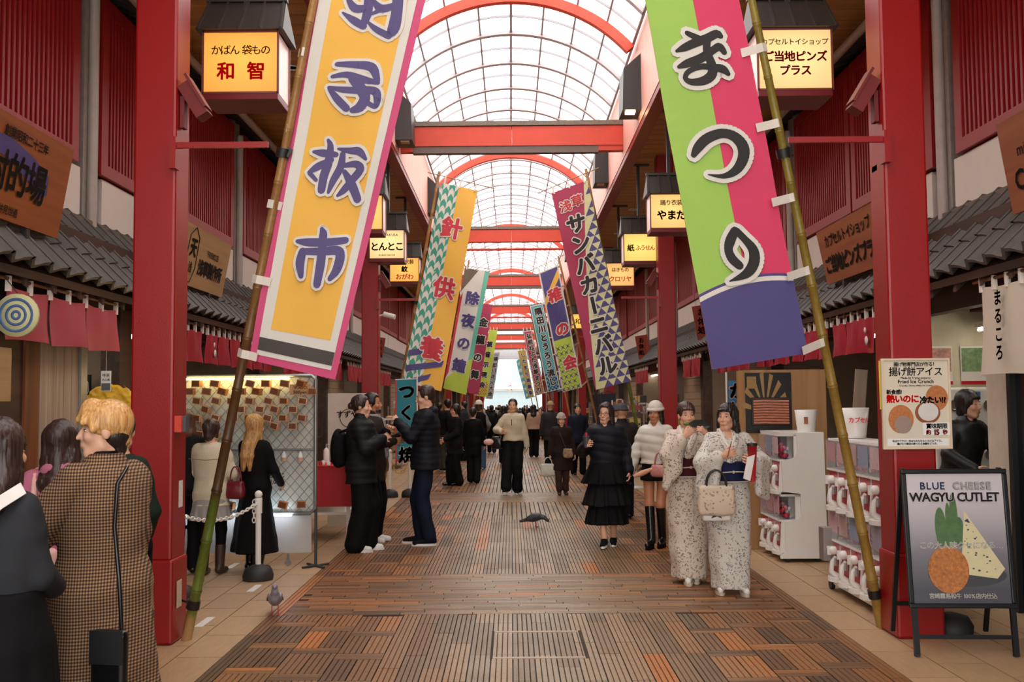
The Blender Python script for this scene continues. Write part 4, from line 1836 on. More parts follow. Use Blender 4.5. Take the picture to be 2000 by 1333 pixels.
# ---- 2: right foreground, green / magenta
B = Banner('large green and pink vertical banner with black brush characters and purple foot', (1248, -60), (1432, -60), (1577, 690), (1390, 722), 6.35, 6.62)
B.cloth(CM)
B.poly([(0, 0), (.52, 0), (.505, 1), (0, 1)], CG)
n_ = 14
arcp = lambda k0: [(i / n_, k0 + .055 * math.sin(.45 + 1.75 * i / n_)) for i in range(n_ + 1)]
B.poly(arcp(.165) + [(1, 0), (0, 0)], CPP)
q = MB()
a1, a2 = arcp(.158), arcp(.146)
pp = a1 + a2[::-1]
q.add([(p[0] * B.W, p[1] * B.Hh, 0) for p in pp], [(i, i + 1, len(pp) - 2 - i, len(pp) - 1 - i) for i in range(n_)])
B.layer(q, CW, 'white_curve')
o_, k_ = (1200, 0), 3.333
B.brush([[(400, 340, 8), (450, 318, 20), (520, 285, 24), (600, 255, 24), (660, 225, 22), (685, 240, 16)], [(470, 222, 14), (530, 250, 18), (570, 262, 14)],
         [(415, 442, 10), (470, 420, 22), (560, 385, 24), (640, 330, 20), (680, 310, 22), (710, 345, 16)],
         [(600, 260, 20), (598, 340, 22), (630, 430, 26), (630, 490, 26), (580, 530, 24), (500, 540, 18), (458, 515, 14), (480, 470, 14), (560, 440, 16), (640, 445, 20), (700, 455, 24), (735, 485, 14)]], CK, CW, .030, o_, k_, 1.2)
B.brush([[(515, 1010, 16), (545, 960, 26), (600, 905, 28), (690, 872, 26), (770, 890, 28), (828, 950, 32), (835, 1030, 30), (790, 1110, 24), (710, 1148, 14), (610, 1138, 3)]], CK, CW, .030, o_, k_, 1.2)
B.brush([[(735, 322, 20), (708, 380, 24), (698, 430, 20), (718, 480, 22), (760, 520, 20)], [(745, 325, 18), (790, 370, 18), (838, 430, 24), (842, 500, 26), (800, 565, 22), (705, 608, 3)]], CK, CW, .030, (1180, 340), 2.897, 1.2)
b0 = G(1722, 1226)
B.pole((b0.x, b0.y, 0.0), P(1455, -60, 6.3), BAM_B, .036, side=1, ties=6,
       straps=[(.055, (.28, .15, .0)), (.735, (.08, .06, .0))])


def column(B, chars, p0, p1, size, m, bold=.035, ol=.09, om=None, sx=1.0):
    n = len(chars)
    its = []
    for i, c in enumerate(chars):
        t = i / max(1, n - 1)
        its.append((c, p0[0] + (p1[0] - p0[0]) * t, p0[1] + (p1[1] - p0[1]) * t, size, sx, 1 if c == 'ー' else 0))
    B.glyphs(its, m, bold, ol, om or CW)


# ---- 3: left second, arrow-feather pattern and yellow
B = Banner('yellow banner with green arrow-feather pattern and red characters, left row second', (862, 358), (933, 372), (862, 765), (786, 745), 16.5, 16.3, wave=.02)
B.cloth(CY)
B.poly([(0, 0), (.48, 0), (.48, 1), (0, 1)], CW)
q = MB()
cw, ch = .48 * B.W / 3, .105
rows = int(B.Hh / ch) + 2
for c in range(3):
    for r in range(-1, rows):
        for h in (0, 1):
            if (r + h + c) % 2:
                continue
            x0, x1 = c * cw + h * cw / 2, c * cw + (h + 1) * cw / 2
            y0 = r * ch
            a, b2 = (0, .07) if h == 0 else (.07, 0)
            a, b2 = -a, -b2
            q.add([(x0, y0 + a, 0), (x1, y0 + b2, 0), (x1, y0 + ch + b2, 0), (x0, y0 + ch + a, 0)], [(0, 1, 2, 3)])
B.layer(q, CT, 'arrow_pattern')
for k in range(3):
    y = .005 + k * .075
    B.poly([(0.02, y - .03), (.62 + .15 * (k % 2) + .13 * k, y + .035), (.68 + .15 * (k % 2) + .1 * k, y + .065), (0.02, y + .0)], CPP, name='dark_stripe')
B.glyphs([('針', 881, 446, 44), ('供', 866, 562, 44), ('養', 842, 680, 46)], CRD, .04, .085, CW)
gb = G(744, 968)
B.pole((gb.x, gb.y, 0), P(858, 335, 16.6), BAM_C, .035, side=-1, ties=7, cross=(P(836, 337, 16.5), P(967, 369, 16.5)), straps=[(.60, (-.05, .05, 0))])

# ---- 4: right second, crimson with triangles
B = Banner('crimson banner with purple and cream triangle pattern and black katakana', (1077, 378), (1147, 352), (1233, 745), (1163, 762), 16.5, 16.3, wave=.02)
B.cloth(CR)
B.poly([(.02, 0), (1, 0), (1, 1), (.90, 1), (.50, .62), (.26, .35), (.10, .12)], CCR, name='cream_field')
q = MB()
tw, thh = B.W / 4, .118
for r in range(-1, 30):
    for c in range(-1, 7):
        x0 = c * tw + (tw / 2 if r % 2 else 0)
        y0 = r * thh
        v = (y0 + thh / 2) / B.Hh
        lim = np.interp(v, [0, .12, .35, .62, 1], [.02, .10, .26, .50, .90])
        pts = [(x0, y0), (x0 + tw, y0), (x0 + tw / 2, y0 + thh)]
        if x0 / B.W < lim - .02:
            continue
        q.add([(p[0], p[1], 0) for p in pts], [(0, 1, 2)])
B.layer(q, CPP, 'triangle_pattern')
B.glyphs([('浅', 1104, 404, 24), ('草', 1126, 393, 24)], CRD, .03, .10, CW)
column(B, 'サンバカーニバル', (1124, 438), (1185, 714), 40, CK, .045, .10)
gb = G(1270, 968)
B.pole((gb.x, gb.y, 0), P(1144, 330, 16.6), BAM_D, .035, side=1, ties=8, cross=(P(1050, 378, 16.5), P(1169, 328, 16.5)), straps=[(.60, (.05, .05, 0))])

# ---- 5: left third
B = Banner('white banner with teal right edge and lime foot, dark characters, left row third', (908, 524), (956, 530), (910, 772), (866, 759), 27.0, 26.8, wave=.02)
B.cloth(CW)
B.poly([(0, .80), (.55, .99), (.55, 1), (0, 1)], COL_)
B.poly([(.82, .25), (1, .30), (1, 1), (.82, 1)], cloth('aqua', '6cc0a8'))
B.poly([(0, 0), (1, 0), (1, .30), (0, .08)], CLM)
B.poly([(0, .08), (.0, .75), (.10, .8), (.10, .14)], CRD)
column(B, '除夜の鐘', (922, 583), (896, 714), 27, CPP, .05, .1)
gb = G(846, 898)
B.pole((gb.x, gb.y, 0), P(916, 508, 27.1), BAM_C, .035, side=-1, ties=6, cross=(P(900, 519, 27), P(978, 528, 27)))

# ---- 6: right third
B = Banner('purple banner with lime lattice foot, white edges and red characters', (1052, 534), (1090, 518), (1137, 757), (1099, 767), 27.0, 26.8, wave=.025)
B.cloth(CW)
B.poly([(.07, .01), (.93, .01), (.93, .99), (.07, .99)], CPP)
B.poly([(.07, .01), (.93, .01), (.93, .42), (.07, .42)], CLM)
B.poly([(.07, .72), (.93, .90), (.93, .97), (.07, .78)], CY)
q = MB()
for r in range(8):
    for c in range(-1, 5):
        x, y = (c + .5 * (r % 2)) * B.W / 4 + .04, .06 + r * .16
        if x < .03 or x > B.W - .03:
            continue
        for sg in (1, -1):
            q.add([(x - .075, y - sg * .075, 0), (x, y + .018 * 1, 0), (x + .075, y + sg * .075, 0), (x, y - .018, 0)], [(0, 1, 2, 3)])
B.layer(q, CPP, 'lattice_pattern')
column(B, '稚の会', (1083, 577), (1112, 708), 28, CRD, .05, .11)
gb = G(1182, 895)
B.pole((gb.x, gb.y, 0), P(1090, 500, 27.1), BAM_C, .035, side=1, ties=7, cross=(P(1028, 533, 27), P(1102, 498, 27)))

# ---- 7..13: farther ones
FAR = [
    ('crimson banner with black outlined characters hanging behind the white one', (926, 592), (962, 595), (935, 771), (909, 768), 37.6, CR, None, '金龍の舞', (943, 630), (927, 732), 18, CK, -1),
    ('turquoise banner with black framed edge and long column of black characters', (1033, 597), (1061, 591), (1096, 762), (1069, 769), 37.6, CBL, CK, '隅田川とうろう流し', (1051, 609), (1079, 746), 15, CK, 1),
    ('lime banner with orange checked lower edge and black characters', (956, 644), (972, 645), (951, 776), (932, 774), 49.5, CLM, None, '観音示現会', (956, 673), (941, 752), 12, CK, -1),
    ('dark crimson banner with gold lattice foot and white outlined characters', (1021, 647), (1038, 644), (1065, 769), (1046, 773), 49.5, CR, CDK, '弘前ねぷた浅草まつり', (1033, 657), (1053, 762), 10.5, CK, 1),
    ('grey blue banner with gold foot nearest the far left end of the arcade', (965, 690), (976, 688), (962, 780), (949, 779), 60.5, cloth('slate', '8a90a8'), CDK, '隅田川花火大会', (968, 702), (957, 770), 9, CK, -1),
    ('mustard yellow banner with purple edge far down the right row', (1011, 686), (1026, 683), (1043, 776), (1033, 777), 60.5, CGD, None, 'したまち演劇祭', (1021, 694), (1036, 768), 8.5, CNV, 1),
    ('pale cyan banner, last in the right row', (1008, 706), (1015, 700), (1034, 779), (1027, 780), 71.5, CBL, None, '下町花まつり', (1013, 712), (1029, 772), 6, CW, 1),
]
for (lb, TL, TR, BR, BL, y, m, edge, txt, p0, p1, sz, tm, side) in FAR:
    B = Banner(lb, TL, TR, BR, BL, y, y - .2, wave=.02)
    B.cloth(edge or m)
    if edge:
        B.poly([(.05, .01), (.95, .01), (.95, .99), (.05, .99)], CW)
        B.poly([(.11, .02), (.89, .02), (.89, .98), (.11, .98)], m)
    if 'gold lattice' in lb or 'turquoise' in lb or 'orange' in lb or 'gold foot' in lb:
        q = MB()
        mm = CNV if 'turq' in lb else (cloth('orange', 'c86a34') if 'orange' in lb else CGD)
        for r in range(9):
            for c in range(6):
                if (r + c) % 2 == 0:
                    x0, y0 = B.W * (.12 + c * .127), .05 + r * .075
                    q.add([(x0, y0, 0), (x0 + .127 * B.W, y0, 0), (x0 + .127 * B.W, y0 + .075, 0), (x0, y0 + .075, 0)], [(0, 1, 2, 3)])
        B.layer(q, mm, 'check_pattern')
    column(B, txt, p0, p1, sz, tm, .05, .12)
    c = B.pt(0 if side < 0 else 1, 0)
    t = B.pt(0 if side < 0 else 1, 1)
    d = (t - c).normalized()
    ofs = Vector((side * .12, .05, 0))
    B.pole(c + ofs - d * (c.z / d.z), t + ofs + d * .35, BAM_C, .035, side=side, ties=6,
           cross=(t + Vector((side * .25, .02, .12)), B.pt(1 if side < 0 else 0, 1) + Vector((-side * .15, .02, .12))))


# ---------------------------------------------------------------- illuminated hanging box signs
SHEET = mat('roof_sheet_brown', '332c28', 0.45, var=0.15)
SIDEW = mat('sign_side_acrylic', 'e8cfc8', 0.35, emit=('f0cfc0', 0.25))
MAR = mat('maroon_steel', '6e1417', 0.4)


def lightbox(col, st):
    k = 'lightbox_' + col
    if k in MATS:
        return MATS[k]
    m, nt, b = new_mat(k)
    b.inputs['Base Color'].default_value = tuple(v * .25 for v in lin(col)[:3]) + (1,)
    b.inputs['Emission Color'].default_value = lin(col)
    g = nd(nt, 'TexCoord')
    mp = nd(nt, 'Mapping')
    mp.inputs['Location'].default_value = (0, 0, -.55)
    mp.inputs['Scale'].default_value = (1.3, 0, 2.0)
    nt.links.new(g.outputs['Object'], mp.inputs[0])
    le = nd(nt, 'VectorMath', operation='LENGTH')
    nt.links.new(mp.outputs[0], le.inputs[0])
    mr = nd(nt, 'MapRange')
    mr.inputs['From Max'].default_value = .75
    mr.inputs['To Min'].default_value = st * 1.25
    mr.inputs['To Max'].default_value = st * .72
    nt.links.new(le.outputs['Value'], mr.inputs[0])
    nt.links.new(mr.outputs[0], b.inputs['Emission Strength'])
    MATS[k] = m
    return m


def box_sign(label, x0, z0, y, draw, col='ffbe5a', st=1.0, w=.6, h=.51, dp=.40, side=1):
    """w x h sign with its face towards -Y; side=+1: extra visible side is +X"""
    t = thing('hanging_sign', label, 'sign', (x0 + w / 2, y, z0), group='lit box signs under the soffit')
    MB().bevbox(-w / 2, w / 2, 0, dp, -.05, .012, .004).build('tray', MAR, t)
    MB().bx(-w / 2, w / 2, .012, dp - .012, h - .01, h + .01).build('top_plate', MAR, t)
    EG = mat('sign_edge', '7c3f38', 0.4)
    for sx in (-1, 1):
        for yy in (0.004, dp - .004):
            MB().bx(sx * w / 2 - .008, sx * w / 2 + .008, yy - .008, yy + .008, 0, h).build('edge_bar', EG, t)
    for z_ in (0, h - .014):
        MB().bx(-w / 2, w / 2, -.004, .012, z_, z_ + .014).build('edge_bar', EG, t)
    m = lightbox(col, st)
    MB().bx(-w / 2 + .006, w / 2 - .006, .006, .012, .012, h - .012).build('front_panel', m, t)
    MB().bx(-w / 2 + .002, -w / 2 + .006, .014, dp - .014, .012, h - .012).bx(w / 2 - .006, w / 2 - .002, .014, dp - .014, .012, h - .012).build('side_panel', SIDEW, t)
    # small seamed roof
    q = MB()
    W2, D2 = w / 2 + .05, dp / 2 + .05
    yc = dp / 2
    q.add([(-W2, yc - D2, h), (W2, yc - D2, h), (W2, yc + D2, h), (-W2, yc + D2, h), (-W2 + .03, yc, h + .32), (W2 - .03, yc, h + .32)],
          [(0, 1, 5, 4), (2, 3, 4, 5), (1, 2, 5), (3, 0, 4), (3, 2, 1, 0)])
    for k in range(5):
        x = -W2 + .02 + (2 * W2 - .04) * k / 4
        xx = x * (W2 - .03) / W2
        q.prism([(x - .008, yc - D2, h + .001), (x + .008, yc - D2, h + .001), (xx + .008, yc, h + .321), (xx - .008, yc, h + .321)], (0, 0, 0), (0, -.006, .014))
    q.bx(-W2 + .02, W2 - .02, yc - .03, yc + .03, h + .31, h + .345)
    q.build('sheet_roof', SHEET, t)
    top = 5.86 - z0
    MB().bx(-.025, .025, yc - .025, yc + .025, h + .2, top).bx(-.2, .2, yc - .05, yc + .05, top - .03, top).build('hanger', DARK, t)
    for (items, mt, bold) in draw:
        put(MB(), items, lambda a, b: (a - w / 2, .0035, b), bold).build('lettering', mt, t)
    return t


INK = mat('ink_black', '1c120c', 0.6)
INKR = mat('ink_red', 'd0241c', 0.6, emit=('c01010', 0.25))
INKD = mat('ink_dark_red', 'a01218', 0.6, emit=('a01014', .12))
INKG = mat('ink_green', '3c6a2c', 0.6)
GPS = [('box sign with red characters beside the left front pillar', -1, 7.8, [(hline('かばん　袋もの', .3, .355, .086, .92), INK, .010), (hline('和', .18, .185, .15) + hline('智', .42, .185, .15), INKR, .03)], 'ffab48', 1.05),
       ('box sign with two rows of dark red characters beside the right front pillar', 1, 7.9, [(hline('カプセルトイショップ', .3, .40, .058), INK, .014), (hline('ご当地ピンズ', .3, .28, .092, 1.0), INKD, .035), (hline('プラス', .3, .165, .092), INKD, .035)], 'ffd08c', 1.05)]
for lb, s, y, dr, c, st in GPS:
    x0, z0 = (-2.44, 4.07) if s < 0 else (2.02, 4.09)
    box_sign(lb, x0, z0, y, dr, c, st, side=-s)
more = [
    (-1, 10.9, 'orange-lit box sign half behind the yellow banner pole', [(hline('浅草', .3, .25, .2), INK, .02)], 'ffab48', -2.42),
    (-1, 14.1, 'box sign seen edge-on behind the big yellow banner', [(hline('民芸', .3, .25, .2), INK, .02)], 'ffc76a', -2.42),
    (-1, 17.0, 'cream box sign with black brush kana on the left side', [(hline('とんとこ', .3, .22, .16, .95), INK, .03), (hline('NO ASAKUSA', .3, .42, .06), INK, .012), (hline('ASAKUSACHI', .3, .07, .045), INK, .01)], 'ffdc98', -2.42),
    (-1, 20.3, 'orange box sign with crest and red kana on the left side', [(hline('踊り衣装', .3, .42, .10), INK, .02), (hline('紋', .3, .27, .13), INK, .05), (hline('おがわ', .3, .11, .13), INKR, .02)], 'ffb95c', -2.47),
    (1, 14.2, 'box sign with black kana half hidden by the green banner', [(hline('踊り衣装', .3, .38, .085), INK, .018), (hline('やまだ', .3, .2, .15), INK, .035)], 'ffcb7a', 2.03),
    (1, 17.6, 'yellow box sign with green and red script by the right pillar', [(hline('紙', .12, .25, .13), INKG, .03), (hline('ふうせん', .38, .25, .10, .9), INKR, .02)], 'ffd873', 2.03),
    (1, 21.4, 'orange box sign with red katakana, third on the right', [(hline('はきもの', .3, .36, .10), INK, .02), (hline('クロリヤ', .3, .16, .13), INKR, .02)], 'ffbf72', 2.08),
    (1, 34.0, 'small distant yellow box sign on the right side', [(hline('和傘', .3, .25, .2), INK, .02)], 'ffc860', 2.1),
    (-1, 31.0, 'small distant amber box sign on the left side', [(hline('人形', .3, .25, .2), INK, .02)], 'ffb860', -2.45),
]
for s, y, lb, dr, c, x0 in more:
    box_sign(lb, x0, 4.06, y, dr, c, 1.0, side=-s)

# ---------------------------------------------------------------- wedge light boxes on the fascia
for s, y, lb in ((1, 14.6, 'dark wedge-shaped light box high on the right fascia, nearest'), (-1, 16.2, 'dark wedge-shaped light box against the first cross beam, left'),
                 (1, 19.6, 'dark wedge-shaped light box behind the first cross beam, right'), (-1, 22.6, 'dark wedge-shaped light box high on the left fascia, farther'),
                 (1, 30.4, 'dark wedge-shaped light box on the right fascia, small and far')):
    fx = s * SD[s]['fas']
    t = thing('light_box', lb, 'light', (fx, y, 0), group='wedge light boxes')
    a = -s * .28
    MB().prism([(0, 0, 5.93), (a, 0, 5.93), (a + s * .02, 0, 6.55), (0, 0, 6.78)], (0, 0, 0), (0, .55, 0)).build('housing', DARK, t)
    MB().bx(a * .8, a * .3, .06, .2, 5.905, 5.935).build('lamp_window', glow('lamp_warm', 'ffd9a0', 14) if (s > 0 and y < 15) else mat('lens_off', 'b89f86', .3), t)

# ================================================================ SHOP FRONTS AND GOODS
NOR = cloth('noren_red', 'a3162c', .08)
NORP = cloth('noren_faded', 'b04450', .08)
TUBE = glow('fluorescent', 'fff4e0', 9)
TUBEW = glow('warm_bulb', 'ffcf80', 8)


def noren(s, y0, y1, m, label, n=3, zb=2.06, zt=2.43, emblem=None, x=None, loops=None):
    x = x if x is not None else s * SD[s]['rod']
    t = thing('noren', label, 'curtain', (x, y0, 0), group='short shop curtains under the tiled eaves')
    L = y1 - y0
    MB().tube([(0, -.12, 2.49), (0, L + .12, 2.49)], .014, 8).build('rod', BWOOD, t)
    w = L / n
    rnd = random.Random(int(y0 * 31))
    for i in range(n):
        ph = rnd.random() * 6
        a = i * w + .01
        ww = w - .02

        def fn(u, v, a=a, ww=ww, ph=ph):
            sag = .02 * math.sin(PI * u) * 1.0 if v > .9 else 0
            pinch = (1 - v) * .02 * math.sin(PI * (u - .5))
            return (s * -1 * (.018 * math.sin(6 * u + ph + 3 * v) * (1.2 - v) + .01 * math.sin(13 * u + ph)), a + ww * u + pinch, zb + (zt - zb) * v - sag - .012 * math.sin(PI * u + ph) * (1 - v))
        MB().grid(fn, 8, 6, thick=.003).build('curtain_panel', m, t)
        if emblem and i in emblem:
            q = MB()
            for (cy_, cz, r_) in ((.5, .34, .045), (.5, .62, .030)):
                c = Vector(fn(cy_, cz))
                q.lathe([(.001, 0), (r_, 0), (r_, .004), (.001, .004)], (-s * .022 + (c.x), c.y, c.z), 14, axis=0)
            q.build('gourd_emblem', CW, t)
    nl = loops or (2 * n + 1)
    for i in range(nl):
        y = .02 + (L - .04) * i / (nl - 1)
        MB().prism([(-s * .018, y - .014, 2.40), (-s * .018, y + .014, 2.40), (-s * .016, y + .02, 2.51), (-s * .016, y - .008, 2.51)], (0, 0, 0), (.034 * s, 0, 0)).build('loop', TAPE, t)
    return t


noren(-1, 6.92, 8.86, NORP, 'faded pinkish red curtain on the rod left of the front pillar', 3, 2.06, 2.44, emblem=(0,))
noren(-1, 9.75, 11.35, NOR, 'crimson curtain with white gourd just right of the left front pillar', 3, emblem=(1,))
noren(-1, 11.5, 12.9, NOR, 'crimson curtain with white gourd behind the leaning bamboo', 3, emblem=(0,))
noren(-1, 13.2, 14.5, NOR, 'crimson curtain above the framed box wall, left row', 3)
noren(-1, 15.3, 16.9, NOR, 'crimson curtain just left of the second left pillar', 3, emblem=(1,))
noren(-1, 18.6, 20.6, NOR, 'crimson curtain just right of the second left pillar', 4, emblem=(0, 2))
noren(-1, 21.5, 24.3, NOR, 'small distant crimson curtain on the left, fifth shop', 4)
noren(-1, 26.0, 29.0, NOR, 'small distant crimson curtain on the left, sixth shop', 4)
noren(1, 9.85, 11.2, NOR, 'crimson curtain with white gourd just left of the right front pillar', 3, emblem=(0,))
noren(1, 11.35, 12.7, NOR, 'crimson curtain behind the right bamboo pole', 3)
noren(1, 12.9, 14.5, NOR, 'crimson curtain below the foot of the green banner', 4, emblem=(2,))
noren(1, 15.0, 17.4, NOR, 'crimson curtain with white gourd right of the second right pillar', 4, emblem=(2,))
noren(1, 19.0, 21.0, NOR, 'crimson curtain left of the second right pillar', 4)
noren(1, 22.0, 24.6, NOR, 'small distant crimson curtain on the right, fifth shop', 4)
noren(1, 26.4, 29.0, NOR, 'small distant crimson curtain on the right, sixth shop', 4)
t = noren(1, 6.0, 7.62, cloth('calico', 'd8cbb8'), 'long cream curtain with black brush kana at the right edge', 2, 1.76, 2.44, loops=9)
put(MB(), vline('まるころ', .0, .28, .125, .135), lambda a, b: (-.036, 1.30 - a, 2.12 + b), .03).build('lettering', INK, t)

# roof-top signboards
def board(label, y0, y1, s, xt, xb, zt, zb, m, draw, feet=True):
    """plank sign standing on the eave, leaning out; text runs along the street"""
    a, b = (y0, y1) if s < 0 else (y1, y0)       # reading direction as seen from the street
    TLp, TRp = Vector((s * xt, a, zt)), Vector((s * xt, b, zt))
    BLp, BRp = Vector((s * xb, a, zb)), Vector((s * xb, b, zb))
    t = thing('signboard', label, 'sign', (s * xb, (y0 + y1) / 2, zb), group='wooden signboards on the eaves')
    n = (TRp - TLp).cross(TLp - BLp).normalized()
    if n.x * s > 0:
        n = -n
    o = t.location.copy()
    MB().prism([BLp - o, BRp - o, TRp - o, TLp - o], (0, 0, 0), -n * .035).build('plank', m, t)
    W_, H_ = (TRp - TLp).length, (TLp - BLp).length
    fn = lambda u, v: BLp + (BRp - BLp) * (u / W_) + (TLp - BLp) * (v / H_) + n * .004 - o
    for (items, mt, bold) in draw(W_, H_):
        if callable(items):
            items(MB, fn).build('painted_shape', mt, t)
        else:
            put(MB(), items, lambda u, v: fn(u, v) + n * .003, bold).build('lettering', mt, t)
    if feet:
        for k in (.25, .75):
            p = BLp.lerp(BRp, k) - o
            MB().box(p + Vector((s * .03, 0, -.04)), (.05, .05, .18)).build('foot_bracket', DARK, t)
    return t


WOR = wood('orange_sign_wood', '8f4a1c', 'a85a24', 1, scale=12)
WTAN = wood('tan_sign_wood', 'a98358', 'bc9668', 1, scale=12)
WBR = wood('brown_sign_wood', '8a4a2a', 'a05c36', 1, scale=12)
WRED = wood('red_sign_wood', '8e3420', 'a54530', 2, scale=12)
board('orange wooden signboard with black brush characters and purple cloud, left eave', 5.9, 7.72, -1, 3.42, 3.54, 3.60, 2.90, WOR,
      lambda W, H: [(lambda M, f: M().add([f(.3, .55), f(.9, .56), f(1.25, .5), f(1.5, .42), f(1.52, .28), f(1.38, .22), f(1.3, .3), f(1.1, .36), f(.9, .42), f(.5, .44)], [tuple(range(10))]), CPP, 0),
                    (hline('射的場', 1.05, .33, .30), INK, .03), (hline('創業昭和二十三年', 1.1, .60, .085), INK, .02), (hline('雷門仲見世通', .95, .07, .07), INK, .015)])
board('tan wooden signboard with octagon crest right of the left front pillar', 10.25, 12.15, -1, 3.42, 3.54, 3.54, 2.90, WTAN,
      lambda W, H: [(hline('天', .55, .42, .22), INK, .04), (hline('浅草製作所', 1.25, .24, .19), INK, .04), (hline('下町伝統工芸', 1.25, .42, .08), INK, .015), (hline('浅', .55, .2, .13), INK, .02),
                    (lambda M, f: M().tube([f(.55, .64), f(.40, .54), f(.38, .2), f(.5, .04), f(.62, .04), f(.72, .2), f(.70, .54), f(.55, .64)], .006, 6), INK, 0)])
board('brown signboard with katakana in two rows left of the right front pillar', 9.3, 11.35, 1, 3.52, 3.64, 3.50, 2.90, WBR,
      lambda W, H: [(hline('カプセルトイショップ', W / 2 - .1, .46, .15), INK, .02), (hline('ご当地ピンズプラス', W / 2 - .1, .2, .20), INK, .05)])
board('brown wooden signboard with latin letters cut by the right frame edge', 5.4, 7.05, 1, 3.50, 3.60, 3.55, 2.90, WBR,
      lambda W, H: [(hline('mince', .36, .42, .12), INK, .01), (hline('CUTLET', .50, .22, .20), INK, .03)])
for lb, s, y in (('small red-brown plaque standing on the right eave beside the big green banner', 1, 18.6), ('smaller red-brown plaque on the right eave, farther', 1, 27.2),
                 ('red-brown plaque on the left eave beyond the second pillar', -1, 27.0)):
    t = thing('plaque', lb, 'sign', (s * 3.62, y, 2.72), group='small plaques on the eaves')
    MB().box((0, 0, .33), (.34, .03, .64), Euler((0, s * -.16, 0)).to_matrix()).build('plank', WRED, t)
    put(MB(), vline('お休処', 0, .27, .15, .17), lambda a, b: (a - s * .05, -.02, .33 + b), .03).build('lettering', INK, t)
    MB().box((0, .03, 0), (.05, .05, .12)).build('foot_bracket', DARK, t)

# ---- left near shop
lw = thing('wall_left_shopfront', None, None, kind='structure')
q = MB()
for i in range(5):
    MB().bx(-3.72, -3.68, 7.78 + i * .14, 7.91 + i * .14, 0, 2.4).build('board', PALEW, lw)
MB().bx(-3.74, -3.66, 8.48, 8.60, 0, 2.4).build('post', mat('silver_trim', '8f8a84', .4, .3), lw)
MB().bx(-3.75, -3.66, 7.5, 7.72, 0, 2.4).build('door_post', wood('orange_brown_wood', '5a2a10', '7c4018', 2), lw)
MB().bx(-3.75, -3.68, 4.4, 7.5, 0, 2.4).build('dark_boarding', DWOOD, lw)
t = thing('notice_board', 'plain tan wooden notice board at the far left edge under the curtain', 'sign', (-3.60, 6.75, 1.65))
MB().bx(-.02, .02, -.35, .38, -.02, .36).build('plank', WTAN, t)
t = thing('round_sign', 'round cream sign with blue rings hanging at the left edge', 'sign', (-3.40, 6.85, 2.22))
MB().lathe([(.001, 0), (.15, 0), (.15, -.03), (.001, -.03)], n=24, axis=1).build('disc', CCR, t)
for r_ in (.12, .075, .035):
    MB().lathe([(r_, -.031), (r_ - .018, -.031), (r_ - .018, -.034), (r_, -.034), (r_, -.031)], n=24, axis=1, cap=False).build('ring', cloth('ring_blue', '4a6a9c'), t)
MB().tube([(0, -.01, .15), (-.1, 0, .27)], .004, 5).build('cord', DARK, t)


def tube_light(x, y, z, L, label, rz=0.0):
    t = thing('tube_light', label, 'light', (x, y, z), rz, group='fluorescent tubes inside the shops')
    MB().bx(-.05, .05, -L / 2, L / 2, 0, .05).bx(-.012, .012, -.012, .012, .05, max(.06, 2.62 - z)).build('fixture', WHITEM, t)
    for k in (-.028, .028):
        MB().tube([(k, -L / 2 + .03, -.02), (k, L / 2 - .03, -.02)], .014, 8).build('tube', TUBE, t)
    return t


tube_light(-4.15, 8.6, 2.22, 1.1, 'bright white tube light inside the left front shop')
tube_light(-4.3, 6.6, 2.3, 1.2, 'tube light over the counter in the left front shop')
tube_light(-4.0, 10.9, 2.33, 1.2, 'tube light behind the crimson curtain, left row')
tube_light(-4.6, 12.8, 2.33, 1.2, 'tube light over the framed wall of wooden boxes')
tube_light(4.35, 8.6, 2.24, 1.2, 'bright white tube light behind the right front pillar')
tube_light(4.4, 6.6, 2.3, 1.2, 'tube light over the black doorway, right front shop')
tube_light(4.3, 11.5, 2.35, 1.2, 'tube light above the capsule machines, right row')
ORD = 'first second third fourth fifth sixth seventh eighth ninth tenth eleventh twelfth'.split()
for k, y in enumerate([16.2, 18.6, 21.5, 24, 27, 30, 34, 39, 44, 49]):
    for s in (-1, 1):
        tube_light(s * 4.3, y, 2.35, 1.2, 'small tube light in the %s row, %s past the second pillar' % ('left' if s < 0 else 'right', ORD[k]))

t = thing('shop_sign', 'black hanging sign with white octagon crest inside the left front shop', 'sign', (-3.98, 9.3, 1.64))
MB().bx(-.05, .055, -.015, .015, 0, .24).tube([(0, 0, .24), (0, 0, .6)], .003, 4).build('panel', BLKS, t)
MB().tube([(0, -.018, .22), (-.035, -.018, .17), (-.04, -.018, .09), (-.015, -.018, .02), (.015, -.018, .02), (.04, -.018, .09), (.035, -.018, .17), (0, -.018, .22)], .004, 6).build('crest_outline', CW, t)
put(MB(), [('天', 0, .145, .06), ('浅', 0, .085, .045)], lambda a, b: (a, -.018, b), .03).build('lettering', CW, t)
F = Field(.018)
F.ell((0, 0, 0), (.27, .07, .27))
F.disp = lambda x, y, z: (.012 * np.sin(45 * x + 9 * np.sin(30 * z)) * np.cos(40 * z) + .006 * np.sin(90 * x + 70 * z)).astype(np.float32)
o = F.build('display_fritter', mat('fritter_yellow', 'e0ac20', .5, var=.25, vs=20, bump=.5, bs=40), None, label='large round crinkled yellow display fritter in the left front shop', cat='prop')
o.location = (-3.62, 9.0, 1.52)
t = thing('price_tag', 'white printed tag in a clear sleeve hanging before the yellow disc', 'tag', (-3.60, 8.85, 1.72))
MB().bx(-.045, .045, -.002, .002, 0, .18).build('card', WHITEM, t)
MB().bx(-.04, .04, -.004, -.002, .005, .07).build('photo_print', mat('print_grey', '5a5f60', .5), t)
put(MB(), hline('牛天', 0, .14, .035) + hline('大人気', 0, .1, .025), lambda a, b: (a, -.004, b), .02).build('lettering', INK, t)
MB().tube([(0, 0, .18), (0, 0, .6)], .002, 4).build('thread', WHITEM, t)
